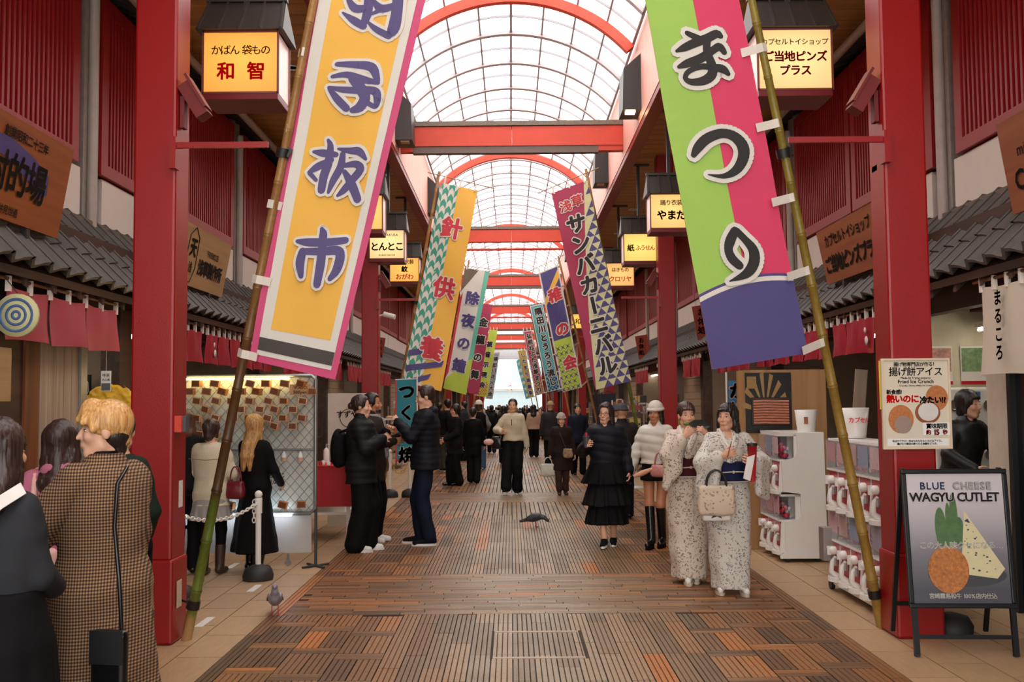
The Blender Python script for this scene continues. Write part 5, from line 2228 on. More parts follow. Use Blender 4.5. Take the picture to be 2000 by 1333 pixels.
t = thing('shop_rail', 'white metal counter frame inside the left front shop', 'frame', (-3.85, 8.75, 0))
MB().tube([(0, 0, 0), (0, 0, 2.0)], .02, 8).tube([(0, 0, 2.0), (-.9, .5, 2.0)], .02, 8).tube([(-.9, .5, 0), (-.9, .5, 2.0)], .02, 8).build('tubing', WHITEM, t)

# ---- framed wall of wooden boxes
WIRE = mat('galvanised_wire', '8f9290', .35, .7)
st = thing('display_fence', 'galvanised mesh fence display of small wooden boxes with cloth skirt', 'display', (0, 9.84, 0))
x0, x1, z0, z1 = -3.55, -1.93, .52, 1.87
MB().tube([(x0, 0, z0), (x0, 0, z1), (x1 - .04, 0, z1), (x1, 0, z1 - .04), (x1, 0, z0 + .05), (x1 - .05, 0, z0), (x0, 0, z0)], .019, 8).build('frame', WIRE, st)
MB().tube([(x0, 0, 1.14), (x1, 0, 1.14)], .012, 8).build('mid_rail', WIRE, st)
MB().bx(x0, x1, .035, .05, z0, z1).build('backing_sheet', mat('frosted_backing', 'c6cbc2', .5), st)
q = MB()
pit = .078
for sg in (1, -1):
    c = -3
    while c < 4:
        # line x*? : z = z0 + sg*(x-x0)*1.15 + c
        pts = []
        for xx in (x0, x1):
            pts.append((xx, z0 + sg * (xx - x0) * 1.15 + c))
        (ax_, az), (bx_, bz) = pts
        lo, hi = z0, z1
        ta, tb = 0.0, 1.0
        dz = bz - az
        if abs(dz) > 1e-6:
            t1, t2 = sorted(((lo - az) / dz, (hi - az) / dz))
            ta, tb = max(0, t1), min(1, t2)
        if tb - ta > .01:
            q.tube([(ax_ + (bx_ - ax_) * ta, .004 * sg, az + dz * ta), (ax_ + (bx_ - ax_) * tb, .004 * sg, az + dz * tb)], .0026, 4, cap=False)
        c += pit * 1.35
q.build('chain_mesh', WIRE, st, kind='stuff')
MB().bx(x0 + .35, x1 - .25, -.07, -.05, 1.835, 1.85).build('upper_light_strip', glow('strip_warm', 'ffe08a', 30), st)
MB().bx(x0 + .3, x1 - .22, -.06, -.045, .50, .515).build('lower_light_strip', glow('strip_cool', 'dcecff', 24), st)
MB().grid(lambda u, v: (x0 + .1 + (x1 - .15 - x0) * u, .06 + .012 * math.sin(26 * u) * (1 - v), .13 + .38 * v), 24, 4, thick=.004).build('cloth_skirt', cloth('skirt_grey', 'b5b0aa'), st)
for xx in (x0 + .2, x1 - .28):
    MB().lathe([(.03, -.012), (.03, .012)], (xx, .06, .032), 12, axis=1).tube([(xx, .06, .04), (xx, .06, .12)], .012, 6).build('caster', mat('caster_grey', '777472', .4), st)
MB().tube([(x1 + .005, 0, 0.02), (x1 + .005, 0, .6)], .015, 8).tube([(x1 - .1, -.12, .012), (x1 + .11, .12, .012)], .012, 6).tube([(x1 - .1, .12, .012), (x1 + .11, -.12, .012)], .012, 6).build('foot_post', mat('grey_iron', '4a4c4e', .4, .5), st)
BOXW = wood('box_cedar', 'a8642c', 'c98446', 0, scale=30, rnd=.18)
BOXL = wood('box_pale', 'c99a70', 'e0b890', 0, scale=30, rnd=.15)


def masu(px, py, pale, k, row='', col=0):
    p = P(px, py, 9.80)
    t = thing('wooden_box', None, 'box', (p.x, 9.80, p.z), group='wooden boxes on the mesh fence')
    q = MB().prism([(-.043, 0, -.033), (.043, 0, -.033), (.043, 0, .033), (-.043, 0, .033)], (0, 0, 0), (0, -.06, 0))
    q.build('box_body', BOXL if pale else BOXW, t)
    MB().bx(-.034, .034, -.062, -.0605, -.025, .025).build('opening', mat('box_inside', '6b3c1c' if not pale else '9a5a3c', .7), t)
    t.rotation_euler = (0.0, .12 * (k % 3 - 1) + .15, .25 * ((k * 7) % 5 - 2) / 2)
    t['label'] = ('small pale wooden box with painted lid' if pale else 'small square cedar box') + ', %s in the %s row on the mesh fence' % (ORD[col], row)


boxes = {400: [125, 275, 570, 722, 873, 1030], 468: [60, 192, 345, 497, 645, 793, 1105], 550: [127, 278, 430, 575, 725, 877, 1030], 622: [205, 500, 652, 797, 945],
         697: [130, 280, 428, 575, 725, 875, 1028], 766: [60, 205, 655, 800, 948], 840: [130, 280]}
k = 0
for r_, (yy, xs) in enumerate(boxes.items()):
    for c_, x in enumerate(xs):
        masu(360 + x / 4.443, 660 + yy / 4.443, yy > 500, k, ('top', 'second', 'third', 'fourth', 'fifth', 'sixth', 'seventh')[r_], c_)
        k += 1
for c_, (px, py) in enumerate(((420, 986), (453, 987), (554, 986), (588, 985))):
    masu(px, py, False, k, 'bottom', c_)
    k += 1
for k, px in enumerate((452, 526, 555, 587)):
    p = P(px, 893, 9.80)
    t = thing('glass_jar', 'clear sake jar with printed label hanging on the mesh fence, %s from left' % ORD[k], 'jar', (p.x, 9.79, p.z), group='clear jars on the mesh fence')
    MB().lathe([(.026, -.04), (.028, .0), (.022, .03), (.012, .045), (.012, .055)], n=12).build('jar', mat('clear_plastic', 'd8dcda', .15, spec=.8), t)
    MB().lathe([(.029, -.035), (.030, -.005)], n=12).build('wrapper', mat('peach_label', 'd09a78', .5), t)
    MB().tube([(0, 0, .055), (0, .01, .09)], .003, 5).build('hook', WIRE, t)
for px0, py0, px1, py1, txt, m, lb in ((566, 751, 606, 772, ('マス1つ', '500yen'), WTAN, 'tan handwritten price card reading 500yen'), (529, 921, 550, 949, ('みくじ', '1,000'), WHITEM, 'white handwritten price card reading 1,000')):
    a, b = P(px0, py1, 9.76), P(px1, py0, 9.76)
    t = thing('price_card', lb + ' on the mesh fence', 'sign', (a.x, 9.76, a.z))
    w, h = b.x - a.x, b.z - a.z
    MB().bx(0, w, 0, .006, 0, h).bx(w / 2 - .005, w / 2 + .005, .006, .09, h * .5, h * .5 + .01).build('card', m, t)
    put(MB(), hline(txt[0], w / 2, h * .72, h * .42) + hline(txt[1], w / 2, h * .27, h * .42), lambda u, v: (u, -.002, v), .02).build('lettering', INK, t)

# ---- stall past the fence: board, table with red cloth
t = thing('stall_board', 'white stall board with line drawing behind the backpack woman', 'sign', (0, 13.0, 0))
a, b = P(640, 900, 13.0), P(735, 768, 13.0)
MB().bx(a.x, b.x, 0, .03, 0, b.z).build('panel', mat('cream_board', 'cdc2b2', .6), t)
q = MB()
q.tube([(a.x + .28 + .12 * math.cos(k * PI / 8), -.006, 1.4 + .12 * math.sin(k * PI / 8)) for k in range(17)], .004, 5, cap=False)
put(q, hline('すずや', a.x + .25, 1.45, .1), lambda u, v: (u, -.003, v), .02)
put(q, [('葉', a.x + .55, 1.58, .1), ('実', a.x + .62, 1.35, .08)], lambda u, v: (u, -.003, v), .01)
q.build('lettering', INK, t)
t = thing('stall_table', 'stall table with red cloth beside the mesh fence', 'table', (-2.35, 12.0, 0))
MB().bx(-.35, .48, -.4, .5, .82, .86).build('tabletop', WHITEM, t)
for (u, v) in ((-.32, -.37), (.45, -.37), (.45, .47), (-.32, .47)):
    MB().bx(u - .02, u + .02, v - .02, v + .02, 0, .82).build('leg', WHITEM, t)
MB().bx(-.3, .44, -.36, .46, .3, .33).build('shelf', WHITEM, t)
o = MB().grid(lambda u, v: (.1 + .42 * u + .0, -.41 + .01 * math.sin(20 * u), .40 + .47 * v), 8, 3, thick=.004).bx(-.36, .50, -.42, .52, .861, .868).build('tablecloth', cloth('table_red', 'b01c24'), None, label='bright red cloth over the stall table', cat='tablecloth')
o.location = (-2.35, 12.0, 0)
for i in range(8):
    for j in range(2):
        o = MB().lathe([(.02, 0), (.024, .03), (.012, .05)], n=10).build('trinket', WHITEM if (i + j) % 2 else INKD, None, label=('tiny white trinket' if (i + j) % 2 else 'tiny dark red trinket') + ', %s from left in the %s row on the red stall cloth' % (ORD[i], ('front', 'back')[j]), cat='trinket', group='trinkets on the red cloth')
        o.location = (-2.62 + i * .095, 11.72 + j * .16, .868)
for k in range(3):
    t = thing('pump_bottle', 'white pump bottle on the stall, %s from left' % ORD[k], 'bottle', (-2.28 + .12 * k, 12.3, .868), group='pump bottles on the stall')
    MB().lathe([(.035, 0), (.035, .15), (.012, .18)], n=12).build('bottle_body', WHITEM, t)
    MB().tube([(0, 0, .18), (0, 0, .22), (.04, 0, .22)], .006, 6).build('pump', WHITEM, t)

# teal nobori by the second left pillar
t = thing('nobori', 'teal vertical flag with white characters and red edge by the second left pillar', 'banner', (0, 15.6, 0))
a, b, c, d = P(772, 742, 15.6), P(812, 735, 15.6), P(812, 905, 15.6), P(772, 902, 15.6)
z_ = a.z
MB().prism([(a.x, 0, d.z), (b.x, 0, d.z), (b.x, 0, a.z), (a.x, 0, a.z)], (0, 0, 0), (0, .004, 0)).build('cloth', CRD, t)
MB().prism([(a.x + .02, -.004, d.z + .03), (b.x, -.004, d.z + .03), (b.x, -.004, a.z), (a.x + .02, -.004, a.z)], (0, 0, 0), (0, .003, 0)).build('teal_field', cloth('deep_teal', '1e7c8c'), t)
put(MB(), vline('つくし焼', (a.x + b.x) / 2 + .01, a.z - .02, .27, .33), lambda u, v: (u, -.007, v), .05).build('lettering', CW, t)
MB().tube([(b.x + .02, .01, 0), (b.x + .02, .01, a.z + .15)], .012, 6).build('pole', WHITEM, t)
MB().tube([(a.x, 0, a.z), (b.x + .02, .01, a.z + .01)], .008, 6).build('arm', WHITEM, t)
t = thing('nobori', 'small blue flag with red characters beside the crab stick poster', 'banner', (0, 11.6, 0))
a, b = P(1424, 820, 11.6), P(1455, 744, 11.6)
MB().bx(a.x, b.x, 0, .004, a.z, b.z).build('cloth', cloth('sky_blue', '2c7cb0'), t)
put(MB(), vline('かに', (a.x + b.x) / 2, b.z - .01, .2, .21), lambda u, v: (u, -.006, v), .07).build('letter_outline', CW, t)
put(MB(), vline('かに', (a.x + b.x) / 2, b.z - .01, .2, .21), lambda u, v: (u, -.009, v), .03).build('lettering', CRD, t)
MB().tube([(a.x - .02, .01, 0), (a.x - .02, .01, b.z + .1)], .012, 6).build('pole', WHITEM, t)

# ---- stanchions and chains
def stanchion(x, y, label, h=.80, group=None):
    t = thing('stanchion', label, 'post', (x, y, 0), group=group)
    MB().lathe([(.135, 0), (.14, .04), (.12, .10), (.05, .135), (.03, .14)], n=20).build('base', mat('rubber_base', '262524', .6), t)
    MB().tube([(0, 0, .13), (0, 0, h - .06)], .026, 12).lathe([(.034, h - .2), (.034, h - .06)], n=12).build('pole', WHITEM, t)
    MB().ball((0, 0, h - .03), .036, 12).build('knob', WHITEM, t)
    return t


def chain(p0, p1, sag, m, label, L=.052):
    p0, p1 = Vector(p0), Vector(p1)
    n = max(4, int((p1 - p0).length * 1.08 / (L * .72)))
    t = thing('chain', label, 'chain', p0)
    pr = [p0.lerp(p1, i / n) - Vector((0, 0, sag * 4 * (i / n) * (1 - i / n))) - p0 for i in range(n + 1)]
    for i in range(n):
        a, b = pr[i], pr[i + 1]
        d = (b - a).normalized()
        c = (a + b) / 2
        s_ = d.cross(Vector((0, 0, 1))).normalized() if i % 2 else d.cross(Vector((0, 0, 1))).normalized().cross(d)
        pts = []
        for k in range(9):
            th = 2 * PI * k / 8
            pts.append(c + d * math.cos(th) * L * .5 + s_ * math.sin(th) * L * .28)
        MB().tube(pts, .0055, 5, cap=False).build('link', m, t)


g1 = G(504, 1133)
stanchion(g1.x, g1.y, 'white post stanchion with black dome base before the mesh fence')
g2 = (-2.72, 8.2)
stanchion(g2[0], g2[1], 'white post stanchion half hidden behind the left front pillar')
chain((g2[0], g2[1], .70), (g1.x, g1.y, .70), .10, WHITEM, 'white plastic chain between the two white stanchions')
chain((g1.x - .035, g1.y - .02, .72), (g1.x - .037, g1.y - .02, .52), .0, WHITEM, 'short white chain end hanging down the stanchion')
ga, gb_ = G(762, 972), G(800, 971)
stanchion(ga.x, ga.y, 'white stanchion with yellow chain by the second left pillar, left one')
stanchion(gb_.x, gb_.y, 'white stanchion with yellow chain by the second left pillar, right one')
chain((ga.x, ga.y, .62), (gb_.x, gb_.y, .62), .22, mat('chain_yellow', 'd8a818', .4), 'yellow plastic chain sagging between two stanchions', .07)
# ---- capsule machines
CLEAR, nt, b_ = new_mat('clear_window')
b_.inputs['Base Color'].default_value = (.9, .92, .95, 1)
b_.inputs['Roughness'].default_value = .05
b_.inputs['Alpha'].default_value = .18
REDP = mat('red_plastic', 'b8202a', .3)
SILV = mat('brushed_steel', 'b5b2ae', .3, .8)
CARDS = [mat('card_' + c, c, .4, var=.35, vs=40) for c in ('c86a7a', 'b8404c', '8a6a90', 'd0a0a0', '4c6a9c', 'b06a50')]
CAPS = [mat('caps_' + c, c, .25) for c in ('b83040', '3a5a98', 'c8ccd0', 'c87a90')]


def machine_mesh():
    sh_ = MB()
    w, d = .118, .34
    sh_.prism([(-w, .0, .02), (-w, d, .02), (-w, d, .59), (-w, .16, .59), (-w, .16, .335), (-w, .02, .325)], (0, 0, 0), (.006, 0, 0))
    sh_.prism([(w - .006, .0, .02), (w - .006, d, .02), (w - .006, d, .59), (w - .006, .16, .59), (w - .006, .16, .335), (w - .006, .02, .325)], (0, 0, 0), (.006, 0, 0))
    sh_.bx(-w, w, .0, d, .325, .34).bx(-w, w, .03, d, .02, .03).bx(-w, w, .02, d, .57, .59).bx(-w, w, d - .01, d, .02, .59)
    shell = sh_.mesh('shell', WHITEM)
    face = MB().add([(-w + .01, .035, .04), (w - .01, .035, .04), (w - .01, .015, .32), (-w + .01, .015, .32)], [(0, 1, 2, 3)]).mesh('front_plate', REDP)
    knob = MB().lathe([(.035, .02), (.035, -.02), (.02, -.035), (.001, -.035)], (0, 0, .25), 14, axis=1).bx(-.012, .012, -.05, -.02, .215, .285).mesh('knob', WHITEM)
    coin = MB().bx(-.055, .055, .0, .02, .13, .19).mesh('coin_plate', SILV)
    chute = MB().lathe([(.06, .0), (.075, -.04), (.08, -.055)], (0, .03, .055), 14, axis=2, sx=1, sy=.8).mesh('chute', WHITEM)
    chute = MB().prism([(-.09 * 1.1 + .0, .03, .0)] + [(.100 * math.sin(a), .03 - .075 * math.cos(a) * 1.0, .0) for a in [(-PI / 2 + PI * i / 10) for i in range(11)]] + [(.099, .03, .0)], (0, 0, 0), (0, 0, .035)).mesh('dish', WHITEM)
    neck = MB().tube([(0, .03, .04), (0, -.02, .08), (0, -.01, .16), (0, .02, .2)], [.030, .024, .017, .015], 10).mesh('outlet', WHITEM)
    win = MB().bx(-w + .004, w - .004, .0, .004, .345, .575).bx(-w + .004, w - .004, .0, .16, .571, .575).mesh('window', CLEAR)
    return shell, face, knob, coin, chute, neck, win


MM = machine_mesh()
rnd = random.Random(3)


def capsules(w=.1, n=16):
    q = MB()
    for i in range(n):
        q.ball((rnd.uniform(-w, w) * .8, rnd.uniform(.05, .13), .365 + .035 * (i // 5) + rnd.uniform(0, .02)), .025, 8, i % 4)
    return q.mesh('capsules', CAPS)


CM_ = [capsules() for _ in range(3)]


def capsule_machine(x, y, z, rz, label, k):
    t = thing('capsule_machine', label, 'machine', (x, y, z), rz, group='capsule toy machines')
    for nme, me in zip(('shell', 'front_plate', 'knob', 'coin_plate', 'dish', 'outlet', 'window'), MM):
        ob(nme, me, t)
    ob('capsules', CM_[k % 3], t, kind='stuff')
    MB().bx(-.10, .10, .006, .010, .40, .56).build('display_card', CARDS[k % 6], t)
    return t


for r_ in range(2):
    for c in range(3):
        capsule_machine(2.62, 9.98 + .25 * c, .07 + .59 * r_, -PI / 2, '%s capsule machine, %s from the white side panel, behind the kimono women' % ('upper' if r_ else 'lower', ORD[c]), c + 3 * r_)
t = thing('machine_rack', 'white rack end panel with two scooped cutouts holding capsule machines', 'rack', (0, 9.83, 0))
pf = [(3.08, .04), (3.07, 1.26), (2.81, 1.265), (2.81, 1.07), (2.78, 1.02), (2.65, .99), (2.66, .69), (2.83, .665), (2.83, .46), (2.80, .42), (2.67, .395), (2.67, .10), (2.62, .06), (2.62, .04)]
MB().prism([(x, 0, z) for x, z in pf], (0, 0, 0), (0, .03, 0)).build('side_panel', WHITEM, t)
MB().bx(2.64, 3.08, .03, .79, 1.25, 1.268).bx(3.0, 3.08, .03, .79, .04, 1.25).build('shell', WHITEM, t)
MB().bx(2.66, 3.05, .02, .79, .035, .065).build('deck', WHITEM, t)
for x in (2.7, 3.0):
    MB().lathe([(.03, -.012), (.03, .012)], (x, .06, .03), 12, axis=1).build('caster', mat('caster_black', '1c1b1b', .5), t)
t = thing('tub', 'white bucket with small picture label standing on the machine rack', 'tub', (2.95, 10.0, 1.268))
MB().lathe([(.085, 0), (.11, .22), (.105, .22), (.08, .01)], n=24).build('bucket', WHITEM, t)
MB().prism([(-.05, -.103, .08), (-.012, -.106, .08), (-.014, -.112, .15), (-.052, -.108, .15)], (0, 0, 0), (0, -.002, 0)).build('sticker', CARDS[5], t)
for r_ in range(2):
    for c in range(5):
        capsule_machine(2.66, 7.35 + .25 * c, .09 + .585 * r_, -PI / 2, '%s capsule machine, %s in the bank beside the right front pillar' % ('upper' if r_ else 'lower', ORD[c]), c + 2 + r_)
t = thing('machine_cart', 'low cart and grey coin box under the capsule machines by the right front pillar', 'cart', (2.66, 7.25, 0))
MB().bx(.02, .36, -.03, 1.27, .05, .088).build('deck', WHITEM, t)
MB().bx(-.07, .05, 1.13, 1.25, .25, .52).build('coin_box', SILV, t)
for y in (.05, 1.22):
    MB().lathe([(.045, -.015), (.045, .015)], (.02, y, .045), 14, axis=0).build('caster', mat('caster_black', '1c1b1b', .5), t)
t = thing('tub', 'white bucket with red katakana on the bank of machines by the pillar', 'tub', (2.86, 8.3, 1.27))
MB().lathe([(.08, 0), (.11, .25), (.105, .25), (.075, .01)], n=24).build('bucket', WHITEM, t)
put(MB(), hline('カプセル', 0, .15, .05), lambda a, b: (.1 * math.sin(a / .1) , -.1 * math.cos(a / .1) - .002 - (b - .1) * .08, b), .02).build('lettering', INKR, t)

# crab stick poster cabinet behind the machines
t = thing('poster_cabinet', 'tan plywood cabinet with crab stick poster behind the capsule machines', 'cabinet', (0, 10.72, 0))
a, b = P(1455, 850, 10.72), P(1612, 722, 10.72)
MB().bx(a.x, b.x, 0, .35, 0.0, b.z).build('carcass', PLY, t)
xm = P(1546, 800, 10.72).x
MB().bx(a.x + .01, xm, -.012, 0, a.z + .02, b.z - .03).build('poster', mat('black_poster', '1c1814', .3), t)
q = MB()
cx, cz = a.x + .22, b.z - .45
for k in range(7):
    th0, th1 = R(20 + k * 24), R(30 + k * 24)
    q.add([(cx, -.0135, cz), (cx + .42 * math.cos(th0) * .6, -.0135, cz + .42 * math.sin(th0)), (cx + .42 * math.cos(th1) * .6, -.0135, cz + .42 * math.sin(th1))], [(0, 1, 2)])
q.bx(a.x + .03, a.x + .13, -.016, -.013, b.z - .2, b.z - .07)
q.build('gold_rays', mat('gold_print', 'a0804a', .35, var=.2), t)
MB().bevbox(a.x + .07, xm - .02, -.03, -.014, a.z + .1, a.z + .4, .006).build('tray', mat('tray_black', '33292a', .3), t)
for k in range(9):
    z = a.z + .125 + k * .029
    MB().tube([(a.x + .09, -.035, z), (a.x + .2, -.042, z + .006), (xm - .04, -.035, z - .002)], .014, 6).build('crab_stick', mat('crab_stick_red', 'd07a60', .4, var=.6, vs=16, stretch=(1, 1, 14)), t)

# framed poster on the right front pillar
t = thing('framed_poster', 'cream framed poster of fried ice with red characters on right pillar', 'poster', (0, 6.70, 0))
a, b = P(1724, 878, 6.70), P(1852, 700, 6.70)
W_, H_ = b.x - a.x, b.z - a.z
t.location = (a.x, 6.70, a.z)
MB().bx(.008, W_ - .008, -.012, 0, .008, H_ - .008).build('sheet', cloth('poster_cream', 'd9cdb8'), t)
FRM = mat('frame_cream', 'd8c4aa', .4)
for nme, (u0, u1, v0, v1) in {'a': (0, W_, 0, .014), 'b': (0, W_, H_ - .014, H_), 'c': (0, .014, .014, H_ - .014), 'd': (W_ - .014, W_, .014, H_ - .014)}.items():
    MB().bx(u0, u1, -.022, 0, v0, v1).build('frame_bar', FRM, t)
pf = lambda u, v: (u * W_, -.0125, v * H_)
pg = lambda u, v: (u, -.0135, v)
FRY = mat('fried_crust', 'b8703a', .5, var=.35, vs=60)
FRYD = mat('fried_crust_dark', '8a4a26', .5, var=.3, vs=50)  # darker crust colour for one of the printed balls
ICE = mat('mochi_white', 'd6cfc8', .5)


def disc(cx, cy, rx, ry, d, n=28, a0=0, a1=360, rot=0):
    pts = []
    for i in range(n + 1):
        th = R(a0 + (a1 - a0) * i / n)
        u, v = rx * math.cos(th), ry * math.sin(th)
        u, v = u * math.cos(rot) - v * math.sin(rot), u * math.sin(rot) + v * math.cos(rot)
        pts.append((cx + u, -d, cy + v))
    return MB().add(pts[:-1] if a1 - a0 == 360 else pts, [tuple(range(len(pts) - (1 if a1 - a0 == 360 else 0)))])


disc(W_ * .80, H_ * .56, .075, .085, .0128).build('fried_ball_print', FRY, t)
disc(W_ * .27, H_ * .33, .085, .095, .0132).build('fried_ball_print', FRY, t)
disc(W_ * .30, H_ * .27, .058, .060, .0136).build('filling_print', mat('filling_brown', '9a8478', .5), t)
disc(W_ * .66, H_ * .40, .085, .075, .0134).build('fried_ball_print', FRYD, t)
disc(W_ * .67, H_ * .41, .068, .062, .0138).build('mochi_print', ICE, t)
MB().bx(W_ * .58, W_ * .98, -.0150, -.0145, H_ * .15, H_ * .29).build('white_label', WHITEM, t)
MB().bx(W_ * .06, W_ * .95, -.0145, -.014, H_ * .035, H_ * .115).build('caption_box', WHITEM, t)
T3 = lambda it, m, bold=.02, d=.0155: put(MB(), it, lambda u, v: (u, -d, v), bold).build('lettering', m, t)
T3(hline('揚げ物専門店が作る！', W_ / 2, H_ * .935, .031), INK)
T3(hline('揚げ餅アイス', W_ / 2, H_ * .855, .064), INK, .012)
T3(hline('Made by frying experts', W_ / 2, H_ * .785, .020) + hline('Fried Ice Crunch', W_ / 2, H_ * .745, .034) + hline('Crunchy, Chewy, Melty Ice Cream', W_ / 2, H_ * .70, .015), INK, .02)
T3(hline('新食感!', W_ * .18, H_ * .63, .034), INK, .03)
T3(hline('熱いのに', W_ * .30, H_ * .555, .058), INKR, .045)
T3(hline('冷たい!?', W_ * .74, H_ * .54, .052), cloth('poster_ink_blue', '2c3a5c'), .045)
T3(hline('賞味期限', W_ * .78, H_ * .252, .038), INK, .03, .0165)
T3(hline('約', W_ * .66, H_ * .185, .034) + hline('15', W_ * .775, H_ * .185, .05) + hline('秒', W_ * .90, H_ * .185, .034), INKD, .05, .0165)
T3(hline('衣はサクサク！中はもちもち＆とろけるアイス。', W_ / 2, H_ * .09, .0165) + hline('揚げたて限定の熱つひえ体験をどうぞ。', W_ / 2, H_ * .058, .0165), INK, .03, .0165)
for k, (px0, py0, px1, py1) in enumerate(((1719, 705, 1725, 800),)):
    a = P(px0, py1, 6.71)
    b = P(px1, py0, 6.71)
    o = MB().bx(0, b.x - a.x, -.002, .002, 0, b.z - a.z).build('sticker', mat('sticker_yellow', 'd8c82a', .5), None, label='narrow yellow sticker at the left edge of the framed poster', cat='sticker')
    o.location = (a.x, 6.712, a.z)
for px, py, w, h, c, lb, sx in ((1708, 330, .05, .02, 'dcd6d0', 'small white notice sticker high on the right front pillar', 1), (353, 965, .04, .09, 'dcd6cc', 'white paper notice on the left front pillar side', -1),
                                (350, 1160, .05, .09, 'cdb8a0', 'worn paper notice on the base of the left front pillar', -1)):
    X = 2.57 if sx > 0 else -2.28
    if 'base' in lb:
        X = -2.264
    p = PX(px, py, X - sx * .004)
    o = MB().bx(-.001, .001, -w, w, -h, h).build('sticker', mat('sticker_' + c, c, .5, var=.2, vs=60), None, label=lb, cat='sticker')
    o.location = p
t = thing('intercom', 'grey card reader box with pink holder on the left front pillar side', 'device', (-2.265, 6.83, 1.43))
MB().bx(-.015, .05, -.04, .03, -.02, .09).build('housing', mat('device_grey', '4c4e54', .4), t)
MB().bx(-.015, .03, -.075, -.042, -.02, .09).build('holder', RED_B, t)

# A-frame sign
t = thing('a_frame_sign', 'black A-frame poster stand advertising blue cheese wagyu cutlet, right foreground', 'sign')
gl, gr = G(1787, 1277), G(1992, 1285)
yb_ = (gl.y + gr.y) / 2
TLs, BRs = P(1768, 927, yb_ + .10), P(1990, 1197, yb_ + .03)
W_ = .655
t.location = (gl.x - .045, yb_, 0)
t.rotation_euler = (0, 0, R(-3))
tilt = R(-6)
H_, zb0 = .86, .285
hinge = Matrix.Translation((0, .10, zb0 + H_)) @ Matrix.Rotation(tilt, 4, 'X') @ Matrix.Translation((0, 0, -(zb0 + H_)))
fn = lambda u, v, d=0: hinge @ Vector((u, -d, zb0 + v))
ABK = mat('anodised_black', '17171a', .35, .3)


def apl(mb, name, m, fnz=hinge):
    mb.v = [tuple(fnz @ Vector(v)) for v in mb.v]
    return mb.build(name, m, t)


for (u0, u1, v0, v1) in ((0, W_, 0, .03), (0, W_, H_ - .03, H_), (0, .03, .03, H_ - .03), (W_ - .03, W_, .03, H_ - .03)):
    apl(MB().bevbox(u0, u1, -.014, .014, zb0 + v0, zb0 + v1, .006), 'frame_bar', ABK)
apl(MB().bx(.012, .045, -.012, .012, -.012 + .01, zb0), 'leg', ABK)
apl(MB().bx(W_ - .045, W_ - .012, -.012, .012, -.012 + .01, zb0), 'leg', ABK)
apl(MB().bx(.03, W_ - .03, -.006, .006, .10, .125), 'crossbar', ABK)
back = Matrix.Translation((0, .13, zb0 + H_)) @ Matrix.Rotation(-tilt + R(9), 4, 'X') @ Matrix.Translation((0, 0, -(zb0 + H_)))
apl(MB().bx(.012, .04, .0, .02, .015, zb0 + H_), 'leg', ABK, back)
apl(MB().bx(W_ - .04, W_ - .012, .0, .02, .015, zb0 + H_), 'leg', ABK, back)
apl(MB().bx(.03, W_ - .03, .0, .012, .2, .225), 'crossbar', ABK, back)
m, nt, b_ = new_mat('poster_slate')
tcn = nd(nt, 'TexCoord')
sp = nd(nt, 'SeparateXYZ')
nt.links.new(tcn.outputs['Object'], sp.inputs[0])
cr = nd(nt, 'ValToRGB')
cr.color_ramp.elements[0].color, cr.color_ramp.elements[0].position = lin('4e4d55'), .40
cr.color_ramp.elements[1].color, cr.color_ramp.elements[1].position = lin('c9c0c4'), 1.05
e = cr.color_ramp.elements.new(.62)
e.color = lin('77747c')
e = cr.color_ramp.elements.new(.80)
e.color = lin('aaa3a8')
nt.links.new(sp.outputs['Z'], cr.inputs[0])
nt.links.new(cr.outputs[0], b_.inputs['Base Color'])
b_.inputs['Roughness'].default_value = .3
apl(MB().bx(.03, W_ - .03, .0, .004, zb0 + .03, zb0 + H_ - .03), 'poster_sheet', m)


def pr(mb, name, mt, d):
    mb.v = [tuple(fn(v[0], v[2], d)) for v in mb.v]
    return mb.build(name, mt, t)


def tx(items, mt, bold=.02, d=.006):
    q = put(MB(), items, lambda u, v: (u, 0, v), bold)
    return pr(q, 'lettering', mt, d)


GRN = mat('leaf_green', '4a6a3c', .5, var=.3, vs=30)
CHS = mat('cheese_print', 'cfc39a', .5, var=.08, vs=20)
pr(disc(.37, .20, .24, .07, 0), 'plate_print', mat('plate_slate', '3f3f46', .4), .001)
for k, (u, v, rx, ry) in enumerate(((.225, .50, .035, .12), (.275, .53, .018, .12), (.31, .56, .025, .15), (.34, .47, .03, .09), (.265, .43, .07, .06))):
    pr(disc(u, v, rx, ry, 0, 18), 'leaf_print', GRN, .0015 + k * .0004)
q = MB().add([(.375, 0, .60), (.33, 0, .21), (.55, 0, .18), (.60, 0, .24)], [(0, 1, 2, 3)])
pr(q, 'cheese_print', CHS, .004)
rr = random.Random(5)
q = MB()
for i in range(26):
    v = rr.uniform(.22, .55)
    k = (.6 - v) / .4
    u = rr.uniform(.375 - .04 * k + .01, .375 + .2 * k - .01)
    for w_ in [rr.uniform(.004, .010)]:
        q.add([(u + w_ * math.cos(j * PI / 3), 0, v + w_ * .7 * math.sin(j * PI / 3)) for j in range(6)], [tuple(range(6))])
pr(q, 'blue_mould_print', cloth('mould', '3c4258'), .0045)
pr(disc(.255, .235, .125, .145, 0, 32), 'cutlet_print', mat('cutlet_crumb', 'b5713c', .6, var=.55, vs=45, bump=.6, bs=150), .005)
tx(hline('BLUE', .19, .755, .064, 1.05), WHITEM, .05, .0055)
tx(hline('BLUE', .19, .755, .064, 1.05), cloth('headline_blue', '3c4c84'), .025, .0065)
tx(hline('CHEESE', .435, .755, .064, 1.08), cloth('headline_dark', '4c4650'), .045, .0055)
tx(hline('CHEESE', .435, .755, .064, 1.08), WHITEM, .020, .0085)
tx(hline('WAGYU CUTLET', .325, .685, .078, .88), WHITEM, .06, .0055)
